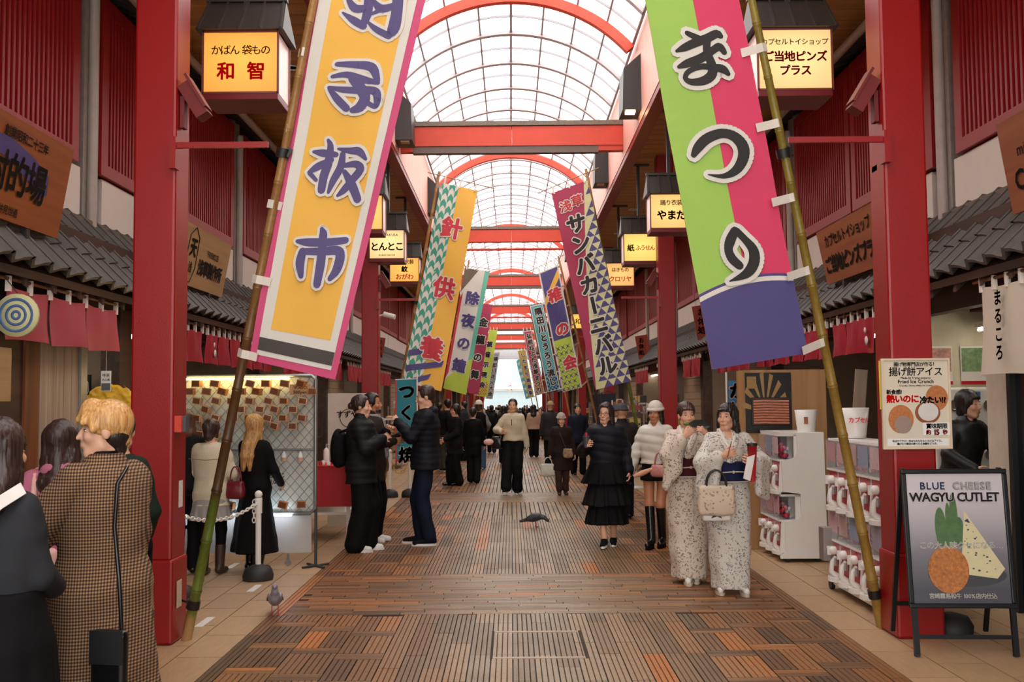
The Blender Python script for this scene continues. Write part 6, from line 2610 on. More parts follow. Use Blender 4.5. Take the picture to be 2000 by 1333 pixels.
tx(hline('WAGYU CUTLET', .325, .685, .078, .88), cloth('headline_ink', '3a3036'), .035, .0065)
tx(hline('この大人味クセになる…', .34, .385, .050), WHITEM, .03, .0065)
tx(hline('宮崎霧島和牛 100%店内仕込', .33, .075, .035), WHITEM, .02, .0065)
for k, (dx, lb) in enumerate(((.27, 'round dark rubber base weight under the A-frame, left one'), (.52, 'round dark rubber base weight under the A-frame, right one'))):
    o = MB().lathe([(.14, 0), (.145, .05), (.11, .11), (.04, .13)], n=20).build('base_weight', mat('rubber_base', '262524', .6), None, label=lb, cat='weight')
    o.location = (t.location.x + dx, yb_ + .62, 0)

# right front shop: column, door, machines inside
rw = thing('wall_right_shopfront', None, None, kind='structure')
MB().bx(3.80, 3.98, 7.60, 7.97, 0, 2.4).build('white_column', mat('cream_column', 'c9b9a6', .6), rw)
MB().bx(3.78, 3.84, 4.4, 7.58, 0, 2.4).build('black_door', mat('black_glass', '0d0c0d', .15), rw)
for y in (7.5, 6.8):
    MB().bx(3.74, 3.8, y - .03, y + .03, 0, 2.4).build('door_post', ABK, rw)
MB().bx(3.98, 4.9, 8.12, 8.5, 0, .96).build('counter', mat('counter_white', 'b8afa5', .5), rw)
MB().bx(3.86, 5.6, 9.33, 9.43, 0, 2.6).build('inner_wall', mat('yellow_cream_wall', 'd6cdb0', .6), rw)
for i in range(5):
    for j in range(3):
        t2 = thing('capsule_machine', 'white capsule machine in the bank behind the shop clerk, row %s, column %s' % (('one', 'two', 'three')[j], ('one', 'two', 'three', 'four', 'five')[i]), 'machine', (4.02 + .31 * i, 9.2, .35 + .45 * j), 0, group='capsule machines behind the clerk')
        MB().bevbox(-.15, .15, -.1, .12, 0, .44, .02).build('shell', WHITEM, t2)
        MB().lathe([(.05, -.102), (.055, -.115), (.04, -.115), (.038, -.104)], (0.02, 0, .28), 18, axis=1).build('dial', SILV, t2)
        MB().bx(-.13, -.07, -.112, -.1, .05, .12).bx(.08, .12, -.112, -.1, .06, .1).build('coin_plate', SILV, t2)
        MB().bx(-.12, -.05, -.106, -.1, .34, .40).bx(.05, .10, -.106, -.1, .36, .40).build('sticker', cloth('sticker_blue', '3c70b0'), t2)
for i in range(4):
    t2 = thing('poster', 'small %s poster above the machines behind the clerk' % ('pink', 'green and red', 'pale blue', 'orange')[i], 'poster', (4.0 + .34 * i, 9.32, 1.72), group='small posters behind the clerk')
    MB().bx(-.13, .13, -.006, 0, 0, .36).build('sheet', WHITEM, t2)
    MB().bx(-.12, .12, -.009, -.006, .12, .34).build('picture', mat('pic%d' % i, ('c88a80', '7c9a70', '90a8b8', 'c89048')[i], .5, var=.6, vs=24), t2)
    MB().bx(-.13, .13, -.009, -.006, 0, .03).build('price_band', REDP, t2)

# ---- generic shelves of goods further down both rows
GOODS = [mat('goods_' + c, c, .5, var=.3, vs=30) for c in ('b8a890', '8a3a34', '4a5a7a', 'c8b060', 'd8d0c4', '6a4a3a', '3c3a3c', 'a06a4a')]
gm_ = [MB().bevbox(-.07, .07, -.05, .05, 0, h, .006).mesh('package', GOODS[k]) for k, h in enumerate((.12, .16, .1, .14, .18, .13, .15, .11))]


def rack(s, y, w, x, h, label, rows=4, light=False):
    t = thing('display_rack', label, 'rack', (s * x, y, 0), 0, group='display racks along the shops')
    m = mat('rack_metal', '8f8a84', .4, .3) if light else DWOOD
    for a in (0, w):
        for d in (-.16, .16):
            MB().bx(d - .015, d + .015, a - .015, a + .015, 0, h).build('post', m, t)
    rr = random.Random(int(y * 10) + (5 if s > 0 else 0))
    for r_ in range(rows):
        z = .25 + (h - .3) * r_ / (rows - 1)
        sh = MB().bx(-.18, .18, 0, w, z - .012, z).build('shelf', m, t)
        if r_ < rows:
            n = int(w / .17)
            for i in range(n):
                o = ob('package', gm_[rr.randrange(8)], sh, (rr.uniform(-.03, .03), .1 + i * .165, z))
    return t


RK = [(1, 13.2, 1.3, 3.4, 1.5), (1, 17.9, 1.5, 2.95, 1.6), (1, 19.9, 1.6, 2.8, 1.4), (1, 22.2, 1.6, 2.95, 1.6), (1, 24.6, 1.6, 2.75, 1.5), (1, 29, 2, 2.9, 1.6), (1, 33, 2, 2.9, 1.5), (1, 38.6, 2, 3, 1.6),
      (-1, 15.4, 1.1, 3.3, 1.5), (-1, 18.4, 1.6, 2.9, 1.3), (-1, 21.0, 1.6, 3.1, 1.6), (-1, 24.0, 1.6, 2.8, 1.5), (-1, 29, 2, 2.9, 1.6), (-1, 33, 2, 2.9, 1.5), (-1, 12.9, 1.2, 3.3, 1.4)]
ns = {1: 0, -1: 0}
for (s, y, w, x, h) in sorted(RK, key=lambda r: r[1]):
    rack(s, y, w, x, h, 'rack of small packaged goods in the %s shop row, %s from the front' % ('left' if s < 0 else 'right', ORD[ns[s]]), light=(y > 17))
    ns[s] += 1
# postcard spinners / hanging cloths in the right row
for k, (px, y) in enumerate(((1216, 17.6), (1238, 18.3), (1196, 19.5))):
    t = thing('card_rack', 'white wire rack of postcards beyond the glasses woman, %s from the left' % ('second', 'third', 'first')[k], 'rack', (P(px, 800, y).x, y, 0))
    MB().tube([(0, 0, 0), (0, 0, 1.6)], .015, 6).lathe([(.18, 0), (.18, .02), (.02, .04)], n=12).build('stand', WHITEM, t)
    for i in range(9):
        MB().box((0, -.06, .5 + i * .12), (.22, .01, .09), Euler((-.25, 0, 0)).to_matrix()).build('postcard', GOODS[(i * 3 + k) % 8], t)
# hanging dark clothes and bright fascia panels inside far shops
for k, (s, y, x) in enumerate(((1, 26.2, 2.55), (1, 26.8, 2.55), (1, 31, 2.7), (-1, 31, 2.6))):
    t = thing('hanging_garment', 'dark garment on a hanger in the %s row, %s' % ('left' if s < 0 else 'right', ('nearest', 'next', 'third', 'nearest there', 'farthest', 'farthest there')[k]), 'clothing', (s * x, y, 1.85))
    MB().prism([(-.2, 0, -.08), (.2, 0, -.08), (.17, 0, -.95), (-.17, 0, -.95)], (0, -.05, 0), (0, .05, 0)).build('cloth', cloth('dark_blue', '20232e'), t)
    MB().tube([(-.2, 0, -.07), (0, 0, 0), (.2, 0, -.07)], .01, 5).tube([(0, 0, 0), (0, 0, .75)], .006, 5).build('hanger', DARK, t)
# wooden shutters and panels on the shop fronts in the middle distance
for s in (-1, 1):
    wl = thing('wall_%s_shutters' % ('left' if s < 0 else 'right'), None, None, kind='structure')
    for (y0, y1) in ((19.9, 22.3), (30.3, 33), (40.7, 43.5)):
        n = 16
        for i in range(n):
            MB().bx(s * (SD[s]['shop'] + .02), s * (SD[s]['shop'] + .05), y0 + .15, y1, .02 + i * .145, .155 + i * .145).build('shutter_slat', mat('shutter_beige', '9c8468', .5), wl)
    q = MB()
    for y in (16.0, 26.5, 37.0, 45, 52, 60, 68, 76):
        MB().bx(s * 4.9, s * 5.0, y, y + 1.8, .9, 2.1).build('lit_cabinet', glow('lit_case', 'ffdca8', 1.6), wl)
t = thing('table', 'tan display cabinet top behind the far end of the right machine bank', 'table', (3.3, 12.0, 0))
MB().bx(-.25, .25, -.5, .6, .80, .84).build('tabletop', PLY, t)
for (u, v) in ((-.22, -.47), (.22, -.47), (.22, .57), (-.22, .57)):
    MB().bx(u - .02, u + .02, v - .02, v + .02, 0, .80).build('leg', PLY, t)
t = thing('plank', 'pale plank leaning against the wall right of the crab stick cabinet', 'plank', (3.55, 10.35, 0))
MB().box((0, 0, .95), (.12, .03, 1.9), Euler((0, .1, 0)).to_matrix()).build('board', PALEW, t)
t = thing('air_conditioner', 'small white outdoor fan unit on the left wall behind the banner', 'appliance', (-3.3, 17.8, 5.0))
MB().bx(-.7, .22, -.13, .13, 0, .5).build('casing', WHITEM, t)
MB().lathe([(.19, -.135), (.19, -.14), (.02, -.14)], (0, 0, .25), 18, axis=1).build('fan_grille', DARK, t)
t = thing('security_camera', 'white bullet camera on an arm by the second left pillar', 'camera', (-2.2, 17.25, 3.1))
MB().tube([(-.09, 0, 0), (.0, -.02, .02)], .015, 6).build('bracket', WHITEM, t)
MB().tube([(0, -.02, .03), (.2, -.06, -.03)], .045, 12).build('housing', WHITEM, t)

# ---- pigeons
def pigeon(label, x, y, rz, c1, c2, low=False):
    t = thing('pigeon', label, 'bird', (x, y, 0), rz)
    F = Field(.006)
    F.ell((0, .02, .12), (.052, .10, .055), rotm(0, -.25, 0), .02)
    if low:
        F.chain([(0, -.05, .13), (0, -.10, .125), (0, -.135, .10)], [.038, .026, .022], .015)
        F.ell((0, -.148, .088), (.021, .025, .022), None, .008)
        F.seg((0, -.163, .078), (0, -.180, .058), .008, .003, .004)
    else:
        F.chain([(0, -.05, .15), (0, -.085, .19), (0, -.095, .225)], [.038, .024, .022], .015)
        F.ell((0, -.105, .235), (.021, .027, .021), None, .008)
        F.seg((0, -.125, .232), (0, -.148, .224), .008, .003, .004)
    F.seg((0, .09, .10), (0, .20, .07), .030, .016, .015)
    for g in (-1, 1):
        F.ell((g * .042, .04, .125), (.016, .095, .036), rotm(0, -.3, 0), .006)
    m = mat('plumage_' + c1, c1, .5, var=.35, vs=35)
    F.build('body', m, t)
    for g in (-1, 1):
        MB().tube([(g * .022, .01, .08), (g * .024, .0, .035), (g * .024, .005, .005)], .005, 6).tube([(g * .024, .0, .004), (g * .03, -.035, .003)], .004, 5).tube([(g * .024, .0, .004), (g * .016, -.033, .003)], .004, 5).build('leg', mat('pigeon_leg', 'a8504c', .5), t)
        MB().ball((g * .019, -.155, .093) if low else (g * .019, -.112, .239), .0042, 6).build('eye', REDP, t)
        MB().prism([(g * .059, -.01, .13), (g * .06, .03, .10), (g * .056, .045, .102), (g * .057, .0, .135)], (0, 0, 0), (g * .003, 0, 0)).build('wing_bar', mat('wing_bar_' + c2, c2, .6), t)


g = G(537, 1202)
pigeon('pale grey and white pigeon walking at the left plank edge', g.x, g.y, R(12), '8e8a94', '3a3840')
g = G(1047, 1030)
pigeon('dark grey pigeon crossing the middle of the planks', g.x, g.y, R(78), '34343c', '1a1a20', low=True)

# ================================================================ THE PEOPLE
def at(px, pyf, pyt, d=None):
    """floor spot under a pixel column and the standing height that reaches pixel row pyt"""
    if d is None:
        g = G(px, pyf)
    else:
        g = P(px, 800, d)
    return (g.x, g.y), P(px, pyt, g.y).z * 1.7 / 1.712


def fabric(name, c, rough=.75, var=.08, bump=.25, bs=400):
    return mat('fab_' + name, c, rough, var=var, vs=9, bump=bump, bs=bs, spec=.15)


FB = fabric('black', '0c0b0d')
FB2 = fabric('soft_black', '141215')
NYL = mat('nylon_black', '111114', .68, var=.1, spec=.25)
NYLN = mat('nylon_midnight', '10121a', .68, var=.1, spec=.25)
DEN = fabric('navy_denim', '141b2c', bump=.4)
JEAN = fabric('blue_jeans', '4a5f7c', bump=.4)
CRM = fabric('cream', 'cfc2a8')
IVO = fabric('ivory', 'd8d0c2')
GRYF = fabric('charcoal_wool', '2f3034')
PNK = fabric('dusty_pink', 'b0647c')
PPK = fabric('pale_pink', 'd8a9a0')
BRNF = fabric('dark_brown', '2e2420')
LEA = mat('black_leather', '0f0e0f', .22)
LEAB = mat('brown_leather', '3a261c', .45)
WSH = mat('white_shoe', 'ddd9d4', .4)


def houndstooth():
    m, nt, b = new_mat('houndstooth_wool')
    L = nt.links
    tcn = nd(nt, 'TexCoord')
    sp = nd(nt, 'SeparateXYZ')
    L.new(tcn.outputs['Object'], sp.inputs[0])
    ad = nd(nt, 'Math', operation='SUBTRACT')
    L.new(sp.outputs['X'], ad.inputs[0])
    L.new(sp.outputs['Y'], ad.inputs[1])

    def band(src, k, ph=0.0):
        mu = nd(nt, 'Math', operation='MULTIPLY_ADD')
        mu.inputs[1].default_value = k
        mu.inputs[2].default_value = ph
        L.new(src, mu.inputs[0])
        fr = nd(nt, 'Math', operation='FRACT')
        L.new(mu.outputs[0], fr.inputs[0])
        gt = nd(nt, 'Math', operation='GREATER_THAN')
        gt.inputs[1].default_value = .5
        L.new(fr.outputs[0], gt.inputs[0])
        return gt.outputs[0]
    u = band(ad.outputs[0], 62, 50)
    v = band(sp.outputs['Z'], 74, 50)
    add = nd(nt, 'Math', operation='ADD')
    L.new(u, add.inputs[0])
    L.new(v, add.inputs[1])
    ml = nd(nt, 'Math', operation='MULTIPLY')
    ml.inputs[1].default_value = .5
    L.new(add.outputs[0], ml.inputs[0])
    cr = nd(nt, 'ValToRGB')
    cr.color_ramp.elements[0].color = lin('a88660')
    cr.color_ramp.elements[1].color = lin('261a16')
    e = cr.color_ramp.elements.new(.5)
    e.color = lin('6b4e38')
    L.new(ml.outputs[0], cr.inputs[0])
    L.new(cr.outputs[0], b.inputs['Base Color'])
    b.inputs['Roughness'].default_value = .9
    nz = nd(nt, 'TexNoise', Scale=300.0)
    L.new(tcn.outputs['Object'], nz.inputs['Vector'])
    bp = nd(nt, 'Bump', Strength=.3, Distance=.004)
    L.new(nz.outputs['Fac'], bp.inputs['Height'])
    L.new(bp.outputs[0], b.inputs['Normal'])
    return m


def floral(name, ground, ink, sc=26, th=.30):
    m, nt, b = new_mat('floral_' + name)
    L = nt.links
    tcn = nd(nt, 'TexCoord')
    n0 = nd(nt, 'TexNoise', Scale=9.0, Detail=2.0)
    L.new(tcn.outputs['Object'], n0.inputs['Vector'])
    mx0 = nd(nt, 'MixRGB', blend_type='LINEAR_LIGHT')
    mx0.inputs[0].default_value = .10
    L.new(tcn.outputs['Object'], mx0.inputs[1])
    L.new(n0.outputs['Color'], mx0.inputs[2])
    vo = nd(nt, 'TexVoronoi', Scale=float(sc * 1.6))
    L.new(mx0.outputs[0], vo.inputs['Vector'])
    n1 = nd(nt, 'TexNoise', Scale=float(sc * 2.6), Detail=3.0, Distortion=1.6)
    L.new(tcn.outputs['Object'], n1.inputs['Vector'])
    a = nd(nt, 'Math', operation='LESS_THAN')
    a.inputs[1].default_value = th
    L.new(vo.outputs['Distance'], a.inputs[0])
    g = nd(nt, 'Math', operation='GREATER_THAN')
    g.inputs[1].default_value = .485
    L.new(n1.outputs['Fac'], g.inputs[0])
    n2 = nd(nt, 'TexNoise', Scale=float(sc * .35), Detail=1.0)
    L.new(tcn.outputs['Object'], n2.inputs['Vector'])
    g2 = nd(nt, 'Math', operation='GREATER_THAN')
    g2.inputs[1].default_value = .36
    L.new(n2.outputs['Fac'], g2.inputs[0])
    mu = nd(nt, 'Math', operation='MULTIPLY')
    L.new(a.outputs[0], mu.inputs[0])
    L.new(g.outputs[0], mu.inputs[1])
    mu2 = nd(nt, 'Math', operation='MULTIPLY')
    L.new(mu.outputs[0], mu2.inputs[0])
    L.new(g2.outputs[0], mu2.inputs[1])
    mx = nd(nt, 'MixRGB')
    mx.inputs[1].default_value = lin(ground)
    mx.inputs[2].default_value = lin(ink)
    L.new(mu2.outputs[0], mx.inputs[0])
    L.new(mx.outputs[0], b.inputs['Base Color'])
    b.inputs['Roughness'].default_value = .8
    return m


def strap(f, pts, m, r=.012, name='strap', flat=.35, parent=None):
    """a band following points in the figure's frame"""
    pts = [Vector(p) for p in pts]
    q = MB().tube(pts, r, 8)
    return q.build(name, m, parent or f.root)


def bag(label, f, c, w, h, d, m, handle=None, hm=None, name='handbag', cat='bag', bulge=.5, soft=True, rz=0.0, taper=1.0, extra=None):
    """bag in the figure's own frame but a thing of its own; c = centre of its top edge"""
    M = f.root.matrix_basis
    wc = Matrix.LocRotScale(f.root.location, f.root.rotation_euler, f.root.scale) @ Vector(c)
    t = thing(name, label, cat, wc, f.root.rotation_euler.z + rz)
    t.scale = f.root.scale
    F = Field(.009)
    F.box((0, 0, -h / 2), (w / 2, d / 2, h / 2), None, min(.03, d * .45), .01)
    if bulge:
        F.ell((0, 0, -h * .6), (w * .52, d * .62, h * .42), None, .03)
    if soft:
        F.disp = lambda x, y, z: (.003 * np.sin(30 * x + 11 * z) * np.cos(24 * z + 8 * x)).astype(np.float32) + 0 * y
    F.build('bag_body', m, t)
    if handle:
        for dy in (-d * .3, d * .3):
            n = 12
            MB().tube([(w * .28 * math.cos(PI * i / n), dy, handle * math.sin(PI * i / n) - .01) for i in range(n + 1)], .008, 7).build('handle', hm or m, t)
    if extra:
        extra(t)
    return t


def backpack(label, f, m, y=.15, z=1.18, w=.15, h=.21, d=.085):
    wc = Matrix.LocRotScale(f.root.location, f.root.rotation_euler, f.root.scale) @ Vector((0, f.sy(z) + y, z))
    t = thing('backpack', label, 'backpack', wc, f.root.rotation_euler.z)
    t.scale = f.root.scale
    F = Field(.012)
    F.ell((0, .02, 0), (w, d, h), None, .02)
    F.box((0, .0, -.02), (w * .85, d * .7, h * .85), None, .04, .03)
    F.box((0, d * .75, -.07), (w * .6, .03, h * .4), None, .02, .015)
    F.build('bag_body', m, t)
    for g in (-1, 1):
        MB().tube([(g * .08, -.0, h * .8), (g * .10, -.09, h * .95), (g * .125, -.22, h * .75), (g * .13, -.25, h * .1), (g * .12, -.12, -h * .6)], .014, 8).build('shoulder_strap', m, t)
    MB().tube([(-w * .7, d * .9, .02), (0, d * 1.12, .06), (w * .7, d * .9, .02)], .004, 5).build('zip', mat('zip_metal', '8c8880', .3, .8), t)
    return t


# ---------- 1 blond figure in the long checked coat, left foreground
(xy, h) = at(205, 0, 779, 4.15)
HT = houndstooth()
f = Fig('person with short blond hair in a long brown checked wool coat, seen from behind', xy, -122, h, head=(54, 3, 0), res=.013, fres=.005, skin='fair',
        LH=(.33, -.27, .86), RH=(-.25, -.16, .86), LE=(.9, .5, -.3), RE=(-.6, .5, -.3), wide=1.06)
f.top('coat', HT, hem=.16, t=.036, arm=.078, cuff=.062, flare=.10, collar='fold', wr=.004, hemr=(.29, .25), folds=(7, .010, .4, .16, 1.0))
F = Field(.011)
_a, _b, _c = f.sh[1], f.el[1] + np.array((.05, .02, 0)), f.wr[1] + np.array((.03, -.02, -.03))
F.chain([_a + np.array((-.01, 0, -.02)), _b, _c], [.080, .086, .068], k=.02)
F.disp = f.wrinkle(.006, 30)
F.build('sleeve', HT, f.root)
f.shoes(LEA)
F = Field(.009)
F.loft([(1.40, 0, .006, .075, .072), (1.485, 0, .004, .060, .062)], k=.01)
F.build('turtleneck', FB, f.root)
F = Field(.006)
M = f.hm
BLD = hairm('blond', 'a8703a', 'e0b070')
F.ell(f.H((0, .020, .036)), (.090, .106, .096), M, .01)
F.box(f.H((0, -.13, -.115)), (.070, .070, .165), M, .03, .012, True)
F.box(f.H((0, -.06, -.24)), (.2, .10, .165), M, .02, .01, True)
F.box(f.H((0, -.02, -.115)), (.2, .045, .085), M, .02, .012, True)
for (a, b) in (((0, -.055, .10), (-.06, -.085, .030)), ((0, -.055, .10), (.055, -.085, .035)), ((.0, -.06, .10), (.0, -.100, .048)), ((0, -.04, .11), (-.083, -.045, -.0)), ((0, -.04, .11), (.083, -.045, -.0))):
    F.seg(f.H(a), f.H(b), .024, .013, .02)
F.seg(f.H((0, .06, 0)), f.H((0, .068, -.05)), .058, .040, .02)
hc = f.hc
F.disp = lambda x, y, z: (.0014 * np.sin(46 * np.arctan2(y - hc[1] - .02, x - hc[0]) + 7 * np.sin(9 * z))).astype(np.float32)
F.build('hair', BLD, f.root, label='blond hair with dark roots')
F = Field(.008)
F.ell(f.H((0, .040, -.030)), (.070, .066, .052), M, .01)
F.seg(f.H((0, .045, -.05)), f.H((0, .052, -.088)), .052, .040, .02)
F.build('undercut', BLK, f.root, label='dark hair under the blond at the nape')
MB().tube([f.H((-.078, .01, -.045)), f.H((-.078, .01, -.075))], .003, 6).build('earring', mat('silver', 'c8c4c0', .2, .9), f.root)
bag('narrow black leather bag hanging at the hip of the checked coat', f, (.225, .365, .80), .15, .30, .05, LEA, name='shoulder_bag', soft=False, bulge=0, rz=R(112),
    extra=lambda t: (MB().tube([(.05, .0, 0), (.045, -.015, .20), (.01, .005, .40), (-.04, .10, .56), (-.07, .22, .62)], .0085, 8).build('strap', LEA, t), MB().bx(-.07, .07, -.032, -.026, -.13, -.0).build('flap', mat('black_leather_matte', '1a1a1c', .4), t),
                     MB().tube([(.05, 0, -.01), (.05, 0, .05)], .008, 6).build('clasp', SILV, t)))

# ---------- 2 dark-haired woman at the left edge
(xy, h) = at(2, 0, 812, 3.5)
f = Fig('person with dark hair in a cropped charcoal jacket at the left edge', xy, 172, h, head=(-6, 4, 0), res=.014, fres=.007, LH=(.17, -.22, .95), RH=(-.06, -.26, 1.02), RE=(-.3, .5, -.5), wide=.84)
f.top('jacket', GRYF, hem=.98, t=.030, arm=.060, cuff=.050, collar='fold', wr=.003, hemr=(.165, .14))
f.skirt(FB, 1.05, .12, (.165, .145), (.28, .26), (9, .010), mid=(.85, .215, .19))
f.shoes(LEA)
f.hair(DBR, 'long', .27, fringe=False, vol=1.05)
q = MB()
pts = [(-.135, .05, 1.44), (-.11, .15, 1.395), (-.03, .20, 1.31), (.07, .205, 1.22), (.16, .175, 1.14), (.22, .09, 1.07)]
for a, b in zip(pts[:-1], pts[1:]):
    a, b = Vector(a), Vector(b)
    n = Vector((.5, 0, .83)) * .024
    q.prism([a - n, b - n, b + n, a + n], (0, 0, 0), (0, .006, 0))
q.build('shoulder_strap', WSH, f.root, label='wide white shoulder strap')

# ---------- 3 woman in the pink hoodie
(xy, h) = at(122, 0, 816, 5.0)
f = Fig('person in a dusty pink hoodie with pale pink bag strap behind the checked coat', xy, 205, h, head=(-14, 2, 0), res=.015, fres=.009, LH=(.22, -.12, 1.0), RH=(-.24, -.05, .84))
f.top('hoodie', PNK, hem=.84, t=.035, arm=.068, cuff=.05, collar='hood')
f.skirt(PPK, 1.0, .30, (.16, .13), (.24, .21), (9, .012))
f.shoes(WSH)
f.hair(DBR, 'long', .30, fringe=False)
strap(f, [(.12, -.06, 1.42), (.13, .06, 1.40), (.14, .165, 1.2), (.15, .18, 1.0)], PPK, .017, 'bag_strap')
bag('pale pink cloth bag on the back of the pink hoodie', f, (.12, .22, 1.02), .22, .27, .08, PPK, name='tote_bag')

# ---------- 4 person in dark green beyond
(xy, h) = at(236, 0, 796, 5.4)
f = Fig('person in a dark green jacket mostly hidden by the left front pillar', xy, 190, h, res=.018, fres=.012, LH=(.12, -.22, .95), RH=(-.12, -.22, .95), wide=.82)
f.top('jacket', fabric('dark_green', '1e2a22'), t=.03)
f.trousers(FB)
f.shoes(LEA)
f.hair(BLK, 'short')

# ---------- 5 two women right of the pillar
(xy, h) = at(364, 0, 797, 9.5)
f = Fig('person with long brown hair just right of the left front pillar', xy, 185, h, res=.018, fres=.011, LH=(.2, -.25, 1.0))
f.top('jacket', FB2, t=.03)
f.trousers(FB)
f.shoes(LEA)
f.hair(BRN, 'long', .22, fringe=False)
(xy, h) = at(411, 1124, 817)
f = Fig('person in a cream sherpa jacket and grey ruffled skirt behind the bamboo', xy, 176, h, head=(-10, 8, 0), res=.014, fres=.01, LH=(.17, -.25, .98), RH=(-.17, -.22, .98), LF=(.07, .02, 0), RF=(-.08, -.06, 0))
f.top('jacket', fabric('sherpa_cream', 'd3c8ae', bump=.7, bs=120), hem=.76, t=.045, arm=.075, cuff=.055, wr=.005, hemr=(.21, .17))
f.skirt(fabric('grey_ruffle', '9a9794'), .84, .60, (.19, .15), (.23, .19), (15, .012))
F = Field(.014)
for g in (1, -1):
    F.chain([f.hip[g], f.kn[g], f.an[g]], [.088, .062, .046], k=.02)
F.build('tights', FB, f.root)
f.shoes(LEAB, kind='boot', top=.55)
f.hair(DBR, 'bob', fringe=False, vol=1.05)
q = MB().tube([(-.19, .168, 1.275), (0, .195, 1.26), (.19, .168, 1.275)], .004, 5)
q.build('yoke_seam', fabric('seam_brown', '8c7a60'), f.root)
bag('small dark red leather handbag with twisted handle between the two women', f, (-.285, .03, 1.02), .19, .19, .10, mat('oxblood_leather', '6a1420', .3), handle=.17, name='handbag')

# ---------- 6 woman with long wavy fair hair and long black coat
(xy, h) = at(497, 1118, 809)
f = Fig('person with long wavy fair hair in an ankle-length black coat', xy, 158, h, head=(-8, 6, 0), res=.014, fres=.009, LH=(.16, -.25, .95), RH=(-.18, -.22, .95), LF=(.1, -.06, 0), RF=(-.08, .04, 0), skin='fair')
f.top('coat', FB, hem=.22, t=.030, arm=.062, cuff=.045, wr=.003, hemr=(.26, .24), folds=(6, .010, .2, .22, .95))
f.shoes(LEA, kind='boot', top=.4)
f.hair(hairm('fair', '8a5c2c', 'd0a468'), 'long', .47, vol=1.12, fringe=False, back=.02)

# ---------- 7 couple facing right
(xy, h) = at(706, 1077, 770)
f = Fig('person with dark hair bun, black quilted jacket and wide trousers, eating', xy, 88, h, head=(0, 4, 0), res=.013, fres=.008, skin='fair', LH=(.05, -.27, 1.30), RH=(-.08, -.24, 1.22), LE=(.5, -.1, -.9), RE=(-.5, 0, -.9),
        LF=(.09, -.04, 0), RF=(-.09, .05, 0), wide=1.12)
f.top('jacket', NYL, hem=.74, t=.045, arm=.078, cuff=.055, puff=.006, pz=.07, collar='stand', hemr=(.215, .175))
f.trousers(FB, hem=.09, w=(.115, .115, .118))
f.shoes(WSH, sole=WSH)
f.hair(DBR, 'bun', fringe=False, vol=1.02)
backpack('black backpack worn by the person with the hair bun', f, FB, y=.235, z=1.12, w=.14, h=.215)
o = thing('snack', 'bite-sized snack held up by the person with the hair bun', 'food', Matrix.LocRotScale(f.root.location, f.root.rotation_euler, f.root.scale) @ Vector((.02, -.34, 1.335)))
MB().ball((0, 0, 0), (.03, .02, .02), 10).build('bite', mat('snack_tan', 'b8865a', .6), o)
(xy, h) = at(728, 0, 766, 11.5)
f = Fig('bearded person with dark curly hair standing behind the backpack wearer', xy, 78, h, female=False, res=.015, fres=.009, LH=(.06, -.30, 1.20), RH=(-.1, -.28, 1.15), LE=(.4, 0, -.9), RE=(-.4, 0, -.9), skin='tan')
f.top('coat', BRNF, hem=.70, t=.035, arm=.07, cuff=.05, collar='stand', female=False)
f.trousers(FB)
f.shoes(WSH)
f.hair(BLK, 'short', vol=1.05, fringe=False)
F = Field(.008)
F.ell(f.H((0, -.052, -.085)), (.050, .045, .040), f.hm, .01)
F.build('beard', BLK, f.root)
F = Field(.011)
F.loft([(1.36, 0, 0, .10, .10), (1.46, 0, 0, .085, .085)], k=.02)
F.seg((.04, -.10, 1.38), (.05, -.15, .98), .038, .030, .02)
F.build('scarf', mat('zebra_knit', '8a8684', .8, var=.9, vs=45), f.root)
bag('mustard brown crossbody bag on the bearded person', f, (.17, -.06, .98), .20, .20, .09, mat('tan_leather', '6e5028', .5), name='crossbody_bag')

# ---------- 8 man in the black quilted jacket
(xy, h) = at(832, 1064, 751)
f = Fig('tall person in black quilted jacket and navy jeans looking down at food', xy, -84, h, female=False, head=(2, 14, 0), res=.013, fres=.008, skin='fair', LH=(.04, -.29, 1.30), RH=(-.10, -.27, 1.28), LE=(.4, .1, -.9), RE=(-.4, .1, -.9),
        LF=(.10, .04, 0), RF=(-.10, -.06, 0), wide=1.02)
f.top('jacket', NYLN, hem=.80, t=.040, arm=.078, cuff=.052, puff=.006, pz=.062, collar='hood', female=False, hemr=(.205, .165))
f.trousers(DEN, hem=.06, w=(.100, .080, .064), wr=.005)
f.shoes(FB, sole=WSH)
f.hair(hairm('short_brown', '1c120e', '3e2a20'), 'short', fringe=False, vol=.98)
o = thing('snack', 'paper tray of food held by the tall person in the quilted jacket', 'food', Matrix.LocRotScale(f.root.location, f.root.rotation_euler, f.root.scale) @ Vector((-.02, -.385, 1.33)))
MB().prism([(-.07, -.05, 0), (.07, -.05, 0), (.06, .05, 0), (-.06, .05, 0)], (0, 0, 0), (0, 0, .02)).build('tray', mat('zebra_print', 'a8a4a0', .6, var=.8, vs=60), o)
MB().ball((0, 0, .03), (.045, .035, .02), 10).build('bite', mat('snack_tan', 'b8865a', .6), o)

